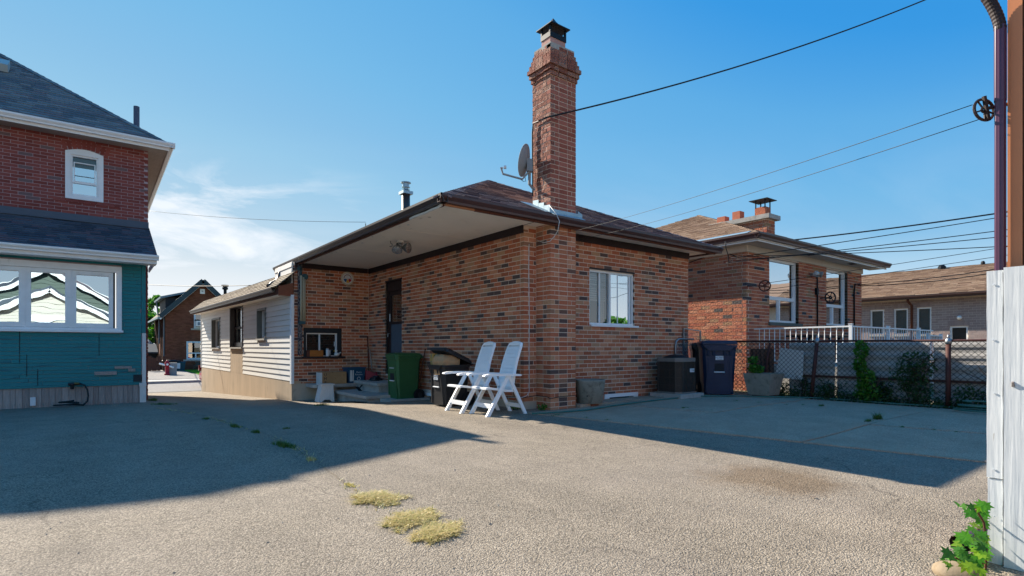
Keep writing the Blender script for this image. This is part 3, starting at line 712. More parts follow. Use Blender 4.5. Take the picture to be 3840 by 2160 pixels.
t = MB(); t.fbox(fA, .0, 6.43-.03, SOF-.125, SOF-.002, .003, .03); t.fbox(fB, .86, XR-XA+.0, SOF-.125, SOF-.002, .003, .03); t.fbox(fR, .02, 1.87-.04, SOF-.12, SOF-.002, .003, .03); t.build('frieze_trim', M['dark_trim'], H)
# chimney flashing at the roof
fl = MB(); zr = lambda y: 3.13+(y-GY-.05)*(APX.z-3.13)/(APX.y-GY-.05)
fl.box(CX0-.05, CX1+.06, CY0-.035, CY0-.006, zr(CY0-.03)-.02, zr(CY0)+.075)
for k, (y0, y1) in enumerate(((6.71,6.86),(6.86,7.0),(7.0,7.15))):
    for x0, x1 in ((CX0-.012, CX0-.005), (CX1+.005, CX1+.012)):
        fl.hexa([(x0,y0,zr(y0)-.02),(x1,y0,zr(y0)-.02),(x1,y1-.004,zr(y1)-.02),(x0,y1-.004,zr(y1)-.02),(x0,y0,zr(y1)+.075),(x1,y0,zr(y1)+.075),(x1,y1-.004,zr(y1)+.09),(x0,y1-.004,zr(y1)+.09)])
fl.hexa([(CX0-.13,CY0-.02,zr(CY0-.02)+.022),(CX0-.01,CY0-.02,zr(CY0-.02)+.03),(CX0-.01,CY1+.05,zr(CY1+.05)+.03),(CX0-.22,CY1+.05,zr(CY1+.05)+.022),(CX0-.13,CY0-.02,zr(CY0-.02)+.028),(CX0-.01,CY0-.02,zr(CY0-.02)+.036),(CX0-.01,CY1+.05,zr(CY1+.05)+.036),(CX0-.22,CY1+.05,zr(CY1+.05)+.028)])
fl.hexa([(CX0-.04,CY0-.16,zr(CY0-.16)+.024),(CX1+.1,CY0-.13,zr(CY0-.13)+.024),(CX1+.1,CY0-.03,zr(CY0-.03)+.024),(CX0-.04,CY0-.03,zr(CY0-.03)+.024),(CX0-.04,CY0-.16,zr(CY0-.16)+.03),(CX1+.1,CY0-.13,zr(CY0-.13)+.03),(CX1+.1,CY0-.03,zr(CY0-.03)+.03),(CX0-.04,CY0-.03,zr(CY0-.03)+.03)])
fl.obox((CX1+.07, CY0-.03, zr(CY0)+.03), (.05,.0,-.02), (0,.004,0), (.0,0,.07))
fl.build('chimney_flashing', M['flashing'], chim)
# rear window
wB_ = window(H, fB, *winB, fw=.042, inset=.035, mull=(1.53+.59,), gm=[M['glass_dim'], M['glass']], room=True, blind=(1.57, 2.1, 1.9, 2.42), sill=(1.54, 2.86, 1.445, .035, .04), par=H)
for s_ in ((1.83,1.86,-.08,-.05),(2.34,2.355,-.06,-.055),(2.66,2.70,-.08,-.045)): MB().fbox(fB, s_[0], s_[1], 1.49, 2.42, s_[2], s_[3]).build('sash', M['white'], wB_)
g = MB(); g.poly([fB.pt(2.15,1.49,-.062), fB.pt(2.66,1.49,-.062), fB.pt(2.66,2.42,-.062), fB.pt(2.15,2.42,-.062)]); g.build('pane', M['glass_sky'], wB_)
g = MB()
for k in range(7): g.fbox(fB, 1.90+k*.025, 1.918+k*.025, 1.5, 2.4, -.16-.01*(k%2), -.15-.01*(k%2))
g.build('curtain', M['blinds'], wB_)
MB().fbox(fB, 1.53, 2.77, 2.462, 2.49, -.1, .012).build('lintel_flashing', M['dark_trim'], wB_)
# basement windows
b = MB(); b.fbox(fB, 1.92, 2.86, .085, .15, -.1, .02); b.fbox(fB, 1.92, 2.03, -.2, .085, -.1, .015); b.fbox(fB, 2.74, 2.86, -.2, .085, -.1, .015); b.fbox(fB, 2.09, 2.12, -.2, .085, -.12, -.05)
bw = b.build('basement_window', M['white'], H); MB().fbox(fB, 2.03, 2.74, -.2, .085, -.16, -.12).build('pane', M['black_plastic'], bw)
b = MB(); b.fbox(fA, 2.86, 3.52, .0, .06, -.12, .02); b.fbox(fA, 2.86, 2.93, -.35, .0, -.12, .015); b.fbox(fA, 3.45, 3.52, -.35, .0, -.12, .015); b.fbox(fA, 2.93, 3.45, -.35, -.22, -.12, -.0); b.fbox(fA, 3.05, 3.09, -.22, .0, -.12, -.04)
bw = b.build('basement_window', M['white_trim'], H); MB().fbox(fA, 2.93, 3.45, -.22, .0, -.16, -.12).build('pane', M['glass_sky'], bw)
# door
a0, a1, z0, z1 = door_h
d = MB(); d.fbox(fA, a0, a0+.05, z0, z1-.04, -.16, -.03); d.fbox(fA, a1-.05, a1, z0, z1-.04, -.16, -.03); d.fbox(fA, a0+.05, a1-.05, z1-.26, z1-.04, -.16, -.04); d.fbox(fA, a0-.01, a1+.01, z1-.035, z1, -.16, .006)
dr = d.build('door', M['dark_trim'], H)
d = MB(); d.fbox(fA, a0+.055, a0+.14, z0, z1-.265, -.12, -.075); d.fbox(fA, a1-.14, a1-.055, z0, z1-.265, -.12, -.075); d.fbox(fA, a0+.14, a1-.14, z1-.36, z1-.265, -.12, -.075); d.fbox(fA, a0+.14, a1-.14, 1.58, 1.64, -.12, -.075); d.build('door_frame', M['dark_trim'], dr)
MB().fbox(fA, a0+.14, a1-.14, z0, 1.58, -.11, -.085).build('door_panel', M['slate_panel'], dr)
MB().fbox(fA, a0+.14, a1-.14, 1.64, z1-.36, -.10, -.095).build('door_glass', M['glass_dim'], dr); MB().fbox(fA, a0+.1, a1-.1, z0, z1-.3, -.2, -.17).build('inner_door', M['room'], dr)
MB().fbox(fA, a1-.35, a1-.33, 1.64, z1-.4, -.15, -.13).build('curtain_edge', M['blinds'], dr)
d = MB(); d.fbox(fA, a1-.125, a1-.07, 1.66, 1.84, -.074, -.07); d.build('door_sticker', M['label_white'], dr)
d = MB(); d.tube([fA.pt(a1-.1,1.36,-.07), fA.pt(a1-.1,1.36,-.02), fA.pt(a1-.1,1.28,-.02)], .012, 6); d.build('handle', M['steel'], dr)
# kitchen window in the return wall
a0, a1, z0, z1 = winR
o = MB(); o.fbox(fR, a0, a0+.06, z0, z1, -.16, .004); o.fbox(fR, a1-.1, a1, z0, z1, -.16, .004); o.fbox(fR, a0+.06, a1-.1, z1-.12, z1, -.16, .003); o.build('window_surround', mat('dark_grey_green_trim','#252a2d',.7,.15,8), wR)
wk = window(H, fR, a0+.062, a1-.102, z0, z1-.122, fw=.028, inset=.05, mull=(a0+.40,), gm=M['glass_dim'], sill=(a0-.05, a1+.06, z0+.005, .05, .10), sill_m=M['dark_trim'], par=H)
MB().fbox(fR, a1-.175, a1-.16, 1.05, 1.17, -.055, -.04).build('latch', M['label_white'], wk)

# ---- siding wing
W0 = Vector((3.71, YR, 0)); W1 = Vector((3.45, 25.4, 0)); tw = (W1-W0).normalized()
fW = Fr(W0, (tw.x, tw.y), (-tw.y, tw.x)); LW = (W1-W0).length
sp = lambda x, y: fW.px(x, y)
a_r0, z_ = sp(1022-24, 1300); 
def S(x): return sp(x, 1290)[0]
def Zp(x, y): return sp(x, y)[1]
wr = (S(998), S(968), Zp(983,1270), Zp(983,1160)); wm = (S(911), S(866), Zp(888,1302), Zp(888,1150)+.02); wl = (S(826), S(797), Zp(811,1304), Zp(811,1196))
ztop = lambda a: 2.27+.11*a/LW
c = MB(); core(c, fW, .0, LW, -.9, 2.3, [wr, wm, wl], -.2, -.014); wW = c.build('siding_wall', M['mortar'], H)
c = MB(); core(c, fW, -.02, LW, -1.0, .222, [], -.2, .012); c.fbox(fW, wm[0]-.02, wm[1]+.02, .21, wm[2]-.03, -.2, .012); c.build('stucco_base', M['stucco'], wW)
lh = .134; z = .222; k = 0
while z < 2.38:
    # joints wander from lap to lap
    for (s0, s1) in ((.05, wm[0]-.03), (wm[1]+.03, LW)):
        cuts = [s0]; 
        x = s0+rnd(.5, 2.6)
        while x < s1-.3: cuts.append(x); x += rnd(1.8, 3.6)
        cuts.append(s1)
        for q0, q1 in zip(cuts, cuts[1:]):
            segs = [(q0+.002, q1-.002)]
            for h in (wr, wl):
                if h[2]-.07 < z+.05 < h[3]:
                    ns = []
                    for e0, e1 in segs:
                        if e1 <= h[0]-.03 or e0 >= h[1]+.03: ns.append((e0, e1))
                        else:
                            if e0 < h[0]-.03: ns.append((e0, h[0]-.03))
                            if e1 > h[1]+.03: ns.append((h[1]+.03, e1))
                    segs = ns
            for e0, e1 in segs:
                za, zb = min(z+lh-.004, ztop(e0)), min(z+lh-.004, ztop(e1))
                if za-z < .02: continue
                o0 = .020; p = [fW.pt(e0,z,o0),fW.pt(e1,z,o0),fW.pt(e1,z,-.013),fW.pt(e0,z,-.013),fW.pt(e0,za,.0),fW.pt(e1,zb,.0),fW.pt(e1,zb,-.013),fW.pt(e0,za,-.013)]
                lay(H, 'siding_board', p, wW, M['siding'])
    z += lh; k += 1
cm = MB(); cm.fbox(fW, -.07, .045, .16, 2.27, -.03, .035); cm.fbox(fW, LW-.02, LW+.05, .2, 2.36, -.05, .03); cm.build('corner_trim', M['white'], wW)
dt = M['dark_gutter']
for nm, h, kind in (('w', wr, 0), ('w', wm, 1), ('w', wl, 0)):
    wd = window(H, fW, h[0], h[1], h[2], h[3], fw=.06, depth=.05, inset=.10, mull=((h[0]+h[1])/2,) if kind == 0 else (), rails=((h[0]+.06, h[1]-.06, Zp(888,1228), .07),) if kind else (), fm=M['dark_trim'] if kind else M['white'], gm=M['glass_dim'], sill=(h[0]-.06, h[1]+.06, h[2], .045, .07), sill_m=M['concrete'], par=H)
    b = MB(); b.fbox(fW, h[0]-.03, h[0]+.01, h[2], h[3]+.03, -.1, .035); b.fbox(fW, h[1]-.01, h[1]+.03, h[2], h[3]+.03, -.1, .035); b.fbox(fW, h[0]+.01, h[1]-.01, h[3]-.03, h[3]+.03, -.1, .034); b.build('window_casing', M['dark_gutter'] if kind else mat('pewter_casing','#6d706c',.5,.1,8), wd)
MB().fbox(fW, wm[0]+.05, wm[1]-.05, wm[2]+.02, Zp(888,1296)+.1, -.16, -.09).build('bottom_panel', M['dark_gutter'], wW)
# wing roof, gutter, soffit
EO = .40
def wpt(a, o, z): return fW.pt(a, z, o)
zg = lambda a: 2.44+.06*a/LW
c = MB(); c.add([wpt(-.05,EO-.03,zg(0)), wpt(LW+.3,EO-.03,zg(LW)), wpt(LW-.05,-.12,zg(LW)+.42), wpt(-.05,-.12,zg(0)+.44), wpt(LW-1.2,-1.6,3.02), wpt(-.05,-1.6,3.0)], [(0,1,2,3),(3,2,4,5)])
c.add([wpt(LW+.3,EO-.03,zg(LW)), wpt(LW+.3,-3,zg(LW)), wpt(LW-1.2,-1.6,3.02), wpt(LW-.05,-.12,zg(LW)+.42)], [(0,1,2,3)])
wroof = c.build('wing_roof', M['shingle_olive'], H)
A = wpt(-.05,EO-.03,zg(0)); vv = wpt(-.05,-.12,zg(0)+.44)-A
shingles(H, wroof, A, wpt(LW+.3,EO-.03,zg(LW))-A, vv, lambda q: 0, lambda q: LW+.35-.5*q, vv.length, M['shingle_olive'], ex=.10, wmin=.2, wmax=.4, name='wing_shingle')
g = MB(); gutter(g, wpt(.25,EO-.09,2.45), wpt(LW+.32,EO-.09,2.51), fW.n, .11, .1); g.build('gutter', M['dark_gutter'], H, label='dark gutter along the siding wing')
f = MB(); f.add([wpt(0,EO-.1,2.27),wpt(LW+.3,EO-.1,2.36),wpt(LW+.3,EO-.1,2.47),wpt(0,EO-.1,2.42),wpt(0,EO-.12,2.27),wpt(LW+.3,EO-.12,2.36),wpt(LW+.3,EO-.12,2.47),wpt(0,EO-.12,2.42)], [(0,1,2,3),(4,7,6,5),(0,4,5,1),(3,2,6,7)]); f.build('fascia', M['brown_wood'], H)
f = MB(); f.add([wpt(0,EO-.12,2.275),wpt(LW+.3,EO-.12,2.365),wpt(LW+.3,-.03,2.365),wpt(0,-.03,2.275)], [(0,1,2,3)]); f.build('soffit', M['soffit'], H)
f = MB(); f.hexa([wpt(-.03,EO-.09,2.24), wpt(-.03,-.03,2.24), wpt(.0,-.03,2.24), wpt(.0,EO-.09,2.24), wpt(-.03,EO-.09,2.46), wpt(-.03,-.03,2.56), wpt(0,-.03,2.56), wpt(0,EO-.09,2.46)]); f.build('eave_end_board', M['rust'], H)
# downspout from the porch gutter across the wing roof
ds = MB(); q0 = Vector((GX+.05, 15.1, GZ-.09)); q1 = wpt(1.55,.0,2.86); 
ds.tube([(GX+.03,14.7,GZ-.1),(GX+.0,14.7,2.86),(GX-.08,14.6,2.72),(GX-.22,14.5,2.63),(GX-.35,14.4,2.53)], .052, 8)
b_ = ds.build('downspout', M['dark_gutter'], H, smooth=True)
# stove pipe and roof post on the far slope
sp_ = MB(); c0 = P(1522, 760, Y=14.0); sp_.lathe((c0.x, c0.y, 3.8), [(.115,0),(.115,c0.z-3.8+.25),], 14); 
zz = P(1522, 727, Y=14.).z; sp_2 = MB(); sp_2.box(c0.x-.15, c0.x+.15, c0.y-.15, c0.y+.15, zz-.02, zz+.06); 
pp = sp_.build('stove_pipe', M['dark_gutter'], H, smooth=True); sp_2.build('storm_collar', M['flashing'], pp)
sp_3 = MB(); sp_3.lathe((c0.x, c0.y, zz+.05), [(.1,0),(.06,.05),(.11,.055),(.11,.065),(.06,.07),(.06,.12),(.115,.125),(.115,.14),(.09,.145),(.09,.24),(.14,.25),(.14,.27),(.02,.29)], 14); sp_3.build('vent_cap', M['flashing'], pp)
emit(H, 300)
# ------------------------------------------------------------------ the neighbouring house on the left: red brick above, teal boarded sunroom below
LH = thing('red_brick_house', 'two-storey red brick house with teal boarded sunroom at the left', 'house', (.83, 13.7, -.1))
LX0, YL, YU, XU, XS = -5.0, 13.7, 15.2, .97, .83
fL = Fr((LX0, YL), (1,0), (0,-1)); fU = Fr((LX0, YU), (1,0), (0,-1))
sx = lambda x: x-LX0
wl_ = (sx(-3.2), sx(.34), 1.40, 2.56)
c = MB(); core(c, fL, 0, XS-LX0, .2, 2.95, [wl_], -.2, -.012); c.box(LX0, XS-.012, YL+.12, YL+.3, -.4, .25); c.box(XS-.2, XS-.012, YL+.2, YU, -.3, 2.95); lw = c.build('sunroom_wall', M['old_mortar'], LH)
# teal courses: narrow boards with staggered butt joints
z = .30; k = 0
while z < 2.88:
    h_ = .0725; x = sx(-4.2)-rnd(0, .8)
    while x < XS-LX0-.07:
        e = x+rnd(.7, 1.9); q0, q1 = max(x, sx(-4.2)), min(e-.004, XS-LX0-.075)
        segs = [(q0, q1)]
        a0, a1 = wl_[0]-.1, wl_[1]+.08
        if 1.33 < z+.04 < 2.66:
            segs = [s for s in ((q0, min(q1, a0)), (max(q0, a1), q1)) if s[1]-s[0] > .02]
        for s0, s1 in segs:
            if s1-s0 < .02: continue
            o = .004+rnd(0, .004); p = [fL.pt(a, zz, oo) for zz, oo in ((z, o+.006), (z+h_-.004, o-.003)) for a, oo in ((s0, oo), (s1, oo), (s1, -.011), (s0, -.011))]
            lay(LH, 'teal_board', p, lw, M['teal'])
        x = e
    z += h_; k += 1
c = MB()
for (a, zz, zb) in ((fL.px(72,1300)[0], .72, 1.33),(fL.px(72,1300)[0]+.1,.48,.9),(fL.px(140,1300)[0],.3,.62),(fL.px(370,1300)[0],.86,1.3)): c.fbox(fL, a, a+.012, zz, zb, .0, .0125)
c.build('panel_seam', M['ink'], lw)
MB().fbox(fL, sx(-4.2), XS-LX0-.08, .255, .298, -.01, .03).build('drip_board', M['teal'], LH)
# skirting of upright boards
x = sx(-4.2)
while x < XS-LX0-.08:
    wb = rnd(.07, .11); o = rnd(-.004, .004); zb = gz(x+LX0+.05, YL)-.02
    p = [fL.pt(a, zz, oo) for zz in (zb, .252-rnd(0,.008)) for a, oo in ((x, o+.01), (x+wb-.005, o+.01), (x+wb-.005, -.01), (x, -.01))]
    lay(LH, 'skirting_board', p, lw, M['grey_board']); x += wb
c = MB(); c.fbox(fL, XS-LX0-.06, XS-LX0+.006, .28, 1.32, -.05, .022); c.fbox(fL, XS-LX0-.11, XS-LX0+.012, .22, .29, -.05, .04); c.fbox(fL, XS-LX0-.1, XS-LX0+.008, -.13, .22, -.05, .026); c.build('corner_board', M['old_white'], LH)
c = MB(); c.fbox(fL, XS-LX0-.07, XS-LX0+.002, 1.32, 2.9, -.05, .018); c.build('corner_board', M['teal'], LH)
for (x0, x1, y0, y1) in ((354,438,1392,1407),(430,494,1373,1383),(481,507,1382,1393)):
    a0, zb = fL.px(x0, y1); a1, zt_ = fL.px(x1, y0); MB().fbox(fL, a0, a1, zb, zt_, .012, .03).build('patch_board', M['grey_board'], LH)
a0, zb = fL.px(500, 1432); a1, zt_ = fL.px(535, 1404); MB().fbox(fL, a0, a1, zb, zt_, .012, .02).build('patch_panel', mat('dark_patch_panel','#2c3437',.8,.2,9), LH)
# triple window
b = MB(); a0, a1, z0, z1 = wl_
b.fbox(fL, a0-.1, a1+.085, z1-.02, z1+.10, -.02, .045); b.fbox(fL, a1, a1+.085, z0-.03, z1-.02, -.02, .045); b.fbox(fL, a0-.1, a0, z0-.03, z1-.02, -.02, .045); b.fbox(fL, a0-.12, a1+.11, z0-.075, z0-.03, -.02, .07)
b.fbox(fL, a0, a1, z0-.03, z0+.012, -.02, .03); tw_ = b.build('triple_window', M['white_trim'], LH)
def casement(x0, x1):
    s0, s1 = sx(x0), sx(x1); b = MB(); fw = .075
    zz0, zz1 = z0+.016, z1-.024
    b.fbox(fL,s0,s1,zz0,zz0+fw,-.05,.02); b.fbox(fL,s0,s1,zz1-fw,zz1,-.05,.02); b.fbox(fL,s0,s0+fw,zz0+fw,zz1-fw,-.05,.02); b.fbox(fL,s1-fw,s1,zz0+fw,zz1-fw,-.05,.02)
    i = fw-.012; b.fbox(fL,s0+i,s1-i,zz0+i,zz0+fw+.012,-.06,.002); b.fbox(fL,s0+i,s1-i,zz1-fw-.012,zz1-i,-.06,.002)
    b.build('window_frame', M['white_trim'], tw_)
    MB().poly([fL.pt(s0+fw-.01,zz0+fw-.01,-.02),fL.pt(s1-fw+.01,zz0+fw-.01,-.02),fL.pt(s1-fw+.01,zz1-fw+.01,-.02),fL.pt(s0+fw-.01,zz1-fw+.01,-.02)]).build('pane', M['glass_wavy'], tw_)
for x0, x1 in ((-.375,.285),(-1.045,-.395),(-1.71,-1.065),(-2.38,-1.73)): casement(x0, x1)
b = MB(); b.fbox(fL, a0, a1, z0-.1, z1+.1, -1.2, -1.1); b.build('dark_interior', M['room'], tw_)
b = MB()
for x in (-.385,-1.055,-1.72): b.fbox(fL, sx(x)-.012, sx(x)+.012, z0+.012, z1-.02, -.05, .028)
b.build('mullion', M['white_trim'], tw_)
# sunroom roof, its gutter
E0 = Vector((LX0, 13.34, 2.90)); vR = Vector((0, YU-13.34, 3.78-2.90)); lv = vR.length
c = MB(); slabpoly(c, [(LX0, 13.34, 2.90), (1.01, 13.34, 2.90), (.99, YU+.0, 3.78), (LX0, YU, 3.78)], .05); lr = c.build('sunroom_roof', M['shingle_dark'], LH)
shingles(LH, lr, E0+Vector((.8,0,0)), (1,0,0), vR, lambda q: 0, lambda q: 1.01-LX0-.8-.02*q/lv, lv, M['shingle_dark'], ex=.135, wmin=.14, wmax=.34, thick=.014)
fb = MB(); fb.box(LX0, XU+.01, YU-.03, YU-.012, 3.76, 3.92); fb.box(LX0, XU+.01, YU-.17, YU-.03, 3.745, 3.765); fb.build('wall_flashing', mat('grey_blue_flashing','#4d5865',.5,.1,5), LH)
g = MB(); gutter(g, (LX0, 13.32, 2.90), (1.03, 13.32, 2.90), (0,-1,0), .10, .10); g.build('gutter', M['white'], LH, label='white gutter of the sunroom')
g = MB(); g.box(LX0, 1.0, 13.322, 13.345, 2.73, 2.89); g.box(LX0, 1.0, 13.345, 13.69, 2.735, 2.75); g.box(.975, .998, 13.35, YU-.02, 2.76, 2.86); g.build('fascia', M['white_trim'], LH)
# red brick upper storey
wu = (sx(-.43), sx(.05), 4.33, 5.27)
UB = 3.92
c = MB(); core(c, fU, 0, XU-LX0-.006, 2.9, 5.66, [wu]); c.box(XU-.25, XU-.009, YU+.25, 24, -.4, 5.66); uw = c.build('brick_wall', M['old_mortar'], LH)
fUR = Fr((XU, YU), (0,1), (1,0))
bricks(LH, uw, fU, sx(-2.2), XU-LX0, UB, 5.64, [(wu[0]-.09, wu[1]+.09, wu[2]-.08, wu[3]+.09)], ch=.0693, Lb=.232, j=.010, m=M['old_brick'], e1='even', dep=.07)
bricks(LH, uw, fUR, 0, 3, -.2, 5.64, [], ch=.0693, Lb=.232, j=.010, m=M['old_brick'], e0='odd', dep=.07)
# upper window with arched white casing
a0, a1, z0, z1 = wu
b = MB(); pts = []
ox0, ox1 = a0-.09, a1+.09
outer = [(ox0, z0-.085), (ox1, z0-.085), (ox1, z1+.0)]+[(ox1-(ox1-ox0)*t/8, z1+.0+.075*math.sin(math.pi*t/8)) for t in range(1, 8)]+[(ox0, z1+.0)]
def ringprism(mb, fr, seq_o, seq_i, o0, o1):
    n = len(seq_o); vs = [fr.pt(a, z, o) for o in (o0, o1) for s_ in (seq_o, seq_i) for a, z in s_]
    f = []
    for i in range(n):
        j = (i+1) % n; f += [(2*n+i, 2*n+j, 3*n+j, 3*n+i), (i, j, 2*n+j, 2*n+i), (n+i, 3*n+i, 3*n+j, n+j)]
    mb.add(vs, f)
inner = [(a0, z0), (a1, z0), (a1, z1-.06)]+[(a1-(a1-a0)*t/8, z1-.06) for t in range(1, 8)]+[(a0, z1-.06)]
ringprism(b, fU, outer, inner, -.02, .03); uwn = b.build('upper_window', M['white'], LH)
b = MB(); fw = .035
def ring4(mb, s0, s1, t0, t1, f_, o0, o1): mb.fbox(fU,s0,s1,t0,t0+f_,o0,o1); mb.fbox(fU,s0,s1,t1-f_,t1,o0,o1); mb.fbox(fU,s0,s0+f_,t0+f_,t1-f_,o0,o1); mb.fbox(fU,s1-f_,s1,t0+f_,t1-f_,o0,o1)
ring4(b, a0, a1, z0, z1-.06, fw, -.06, .0); ring4(b, a0+.05, a1-.05, z0+.30, z1-.21, .02, -.07, -.012)
b.fbox(fU, a0+.036, a1-.036, z0+.27, z0+.30, -.07, -.014); b.fbox(fU, a0+.07, a1-.07, z0+.43, z0+.45, -.075, -.05); b.build('window_frame', M['white'], uwn)
MB().poly([fU.pt(a0+.03,z0+.03,-.05),fU.pt(a1-.03,z0+.03,-.05),fU.pt(a1-.03,z0+.62,-.05),fU.pt(a0+.03,z0+.62,-.05)]).build('pane', M['glass_sky'], uwn)
MB().poly([fU.pt(a0+.03,z0+.62,-.05),fU.pt(a1-.03,z0+.62,-.05),fU.pt(a1-.03,z1-.08,-.05),fU.pt(a0+.03,z1-.08,-.05)]).build('pane', M['glass_dim'], uwn)
b = MB(); b.fbox(fU, a0-.1, a1+.1, z0-.1, z1, -.6, -.58); b.build('dark_interior', M['room'], uwn)
b = MB(); z = z0+.6
while z < z1-.1: b.fbox(fU, a0+.04, a1-.04, z, z+.02, -.12, -.1); z += .026
b.build('window_blind', M['grey_blind'], uwn)
# brick lintel of upright bricks over the arch, header sill below
x = ox0-.02; i = 0
while x < ox1+.02:
    t = (x-ox0)/(ox1-ox0); zb = z1+.012+.078*math.sin(math.pi*max(0, min(1, t))); dx = (t-.5)*.1
    p = [fU.pt(x, zb, .004), fU.pt(x+.066, zb, .004), fU.pt(x+.066, zb, -.01), fU.pt(x, zb, -.01), fU.pt(x+dx, zb+.19, .004), fU.pt(x+dx+.068, zb+.19, .004), fU.pt(x+dx+.068, zb+.19, -.01), fU.pt(x+dx, zb+.19, -.01)]
    lay(LH, 'arch_brick', p, uw, M['old_brick']); x += .077; i += 1
x = ox0-.2
while x < ox1+.2:
    p = [fU.pt(a, zz, oo) for zz in (z0-.158, z0-.09) for a, oo in ((x,.016),(x+.095,.016),(x+.095,-.01),(x,-.01))]; lay(LH, 'sill_brick', p, uw, M['old_brick']); x += .106
# hipped main roof
RZ = 5.72; ra, rb = (1.36, 14.80), (1.36, 24.6); RA0 = Vector((-6.6, 14.82, RZ)); RA1 = Vector((1.34, 14.82, RZ)); RB1 = Vector((1.34, 24.6, RZ)); RB0 = Vector((-6.6, 24.6, RZ)); T0 = Vector((-2.63, 18.80, RZ+3.0)); T1 = Vector((-2.63, 20.6, RZ+3.0))
c = MB(); slabpoly(c, [RA0, RA1, T0], .06); slabpoly(c, [RA1, RB1, T1, T0], .06); slabpoly(c, [RB1, RB0, T1], .06); slabpoly(c, [RB0, RA0, T0, T1], .06); rf = c.build('roof', M['shingle_grey'], LH)
v = Vector((0, T0.y-RA0.y, 3.0)); vl = v.length
shingles(LH, rf, RA0, (1,0,0), v, lambda q: max(3.2, (T0.x-RA0.x)*q/vl), lambda q: (RA1.x-RA0.x)-(RA1.x-T0.x)*q/vl, vl, M['shingle_grey'], ex=.14, wmin=.16, wmax=.36, name='slate_shingle')
hipcaps(LH, rf, RA1, T0, M['shingle_grey'], .2)
g = MB(); gutter(g, (-6.7, 14.80, RZ), (1.46, 14.80, RZ), (0,-1,0), .11, .105); gutter(g, (1.355, 14.7, RZ), (1.355, 24.6, RZ), (1,0,0), .11, .105); g.build('gutter', M['white'], LH, label='white gutter of the upper roof')
g = MB(); g.box(-6.7, 1.33, 14.802, 14.82, RZ-.17, RZ-.01); g.box(1.33, 1.352, 14.802, 24.6, RZ-.17, RZ-.01); g.build('fascia', M['white_trim'], LH)
g = MB(); g.box(-6.6, 1.33, 14.822, YU-.001, RZ-.15, RZ-.135); g.box(XU+.0, 1.328, YU, 24.6, RZ-.15, RZ-.135)
for k in range(40): g.box(-3+.11*k-.003, -3+.11*k+.003, 14.83, YU-.01, RZ-.154, RZ-.1495)
for k in range(70): g.box(XU+.01, 1.325, YU+.12*k-.003, YU+.12*k+.003, RZ-.154, RZ-.1495)
g.build('soffit', mat('taupe_soffit','#a39a92',.7,.06,4), LH)
# plumbing vent and roof vent box
g = MB(); pp = P(512, 400, Y=16.5); g.lathe((pp.x, pp.y, 5.9), [(.064,0),(.064,pp.z-5.9)], 12); g.build('vent_pipe', mat('blue_grey_pipe','#49566b',.6,.1,6), LH, smooth=False)
g = MB(); g.lathe((pp.x, pp.y, 6.05), [(.16,0),(.075,.14),(.066,.16)], 12, capb=False, capt=False); g.build('pipe_boot', M['black_plastic'], LH)
p0 = P(-8, 240, Y=17.0); g = MB(); g.obox(p0, (.19,0,0), (0,.2,.13), (0,-.045,.07)); g.build('roof_vent', mat('pale_vent','#a9b3b1',.5,.05,4), LH)
emit(LH, 300)
# pressure-washer hose hung on the teal wall
hm = mat('dark_teal_hose', '#16262a', .5, .1, 6)
w0 = P(268, 1441, Y=13.62); mb = MB()
pts = [P(300,1438,Y=13.6),P(318,1446,Y=13.6),P(328,1462,Y=13.6),P(331,1485,Y=13.59),P(327,1505,Y=13.57)]
g0 = gz(-.4,13.45)+.018
for k in range(26):
    a = .25+k*2*math.pi/13; r = .24-.006*k; pts.append(Vector((-.42+r*math.cos(a), 13.33+r*.62*math.sin(a), g0+.004*k)))
hw = thing('spray_hose', 'dark hose hung from a nozzle on the teal wall and coiled below', 'hose', (w0.x, 13.6, g0), 'hoses')
MB().tube(pts, .016, 6).build('hose_line', hm, hw, smooth=True)
mb = MB(); a = P(256,1441,Y=13.62); b = P(300,1439,Y=13.6); mb.tube([a, a+(b-a)*.4, b], [.03,.034,.022], 8); mb.tube([P(270,1442,Y=13.6), P(270,1458,Y=13.62)], [.025,.03], 8); mb.build('nozzle', M['black_plastic'], hw)
mb = MB(); mb.tube([P(279,1438,Y=13.585), P(297,1438,Y=13.585)], .02, 8); mb.build('brass_collar', mat('dull_brass','#7d6b3c',.5,.1,9,metal=.6), hw)
mb = MB(); a, z = fL.px(124, 1507); mb.fbox(fL, a-.04, a+.04, z-.07, z+.09, .02, .05); tag(mb.build('outlet_box', M['label_white'], loc=fL.pt(a, z, .02)), 'small pale outlet box on the weathered skirting boards', 'outlet box')
# ------------------------------------------------------------------ neighbouring bungalow on the right
NX, NY = 12.0, 6.79
NH = thing('orange_brick_bungalow', 'orange brick bungalow with brown hip roof and wide chimney, behind the fence', 'house', (NX, NY, 0))
fn = Fr((NX, NY), (1,0), (0,-1)); fnl = Fr((NX, NY), (0,1), (-1,0)); NS = 3.40
w1 = (1.05, 2.55, 1.64, 3.22); w2 = (4.16, 5.55, 1.64, 3.22)
c = MB(); core(c, fn, .006, 6.55, .0, NS+.1, [w1, w2]); core(c, fnl, .006, 3.5, .0, NS+.1); c.box(NX+6.3, NX+6.55, NY+.26, NY+9, 0, NS); c.box(NX+.25, NX+6.3, NY+1.6, NY+1.7, 0, NS); nw = c.build('wall', M['mortar'], NH)
NC = .082
bricks(NH, nw, fn, 0, 6.55, .0, NS-.16, [w1, w2], ch=NC, Lb=.238, j=.011, m=M['neigh_brick'], e0='even', dep=.09)
bricks(NH, nw, fnl, 0, 3.4, .0, NS-.16, [], ch=NC, Lb=.238, j=.011, m=M['neigh_rough'], e0='odd', dep=.09, rough=.006)
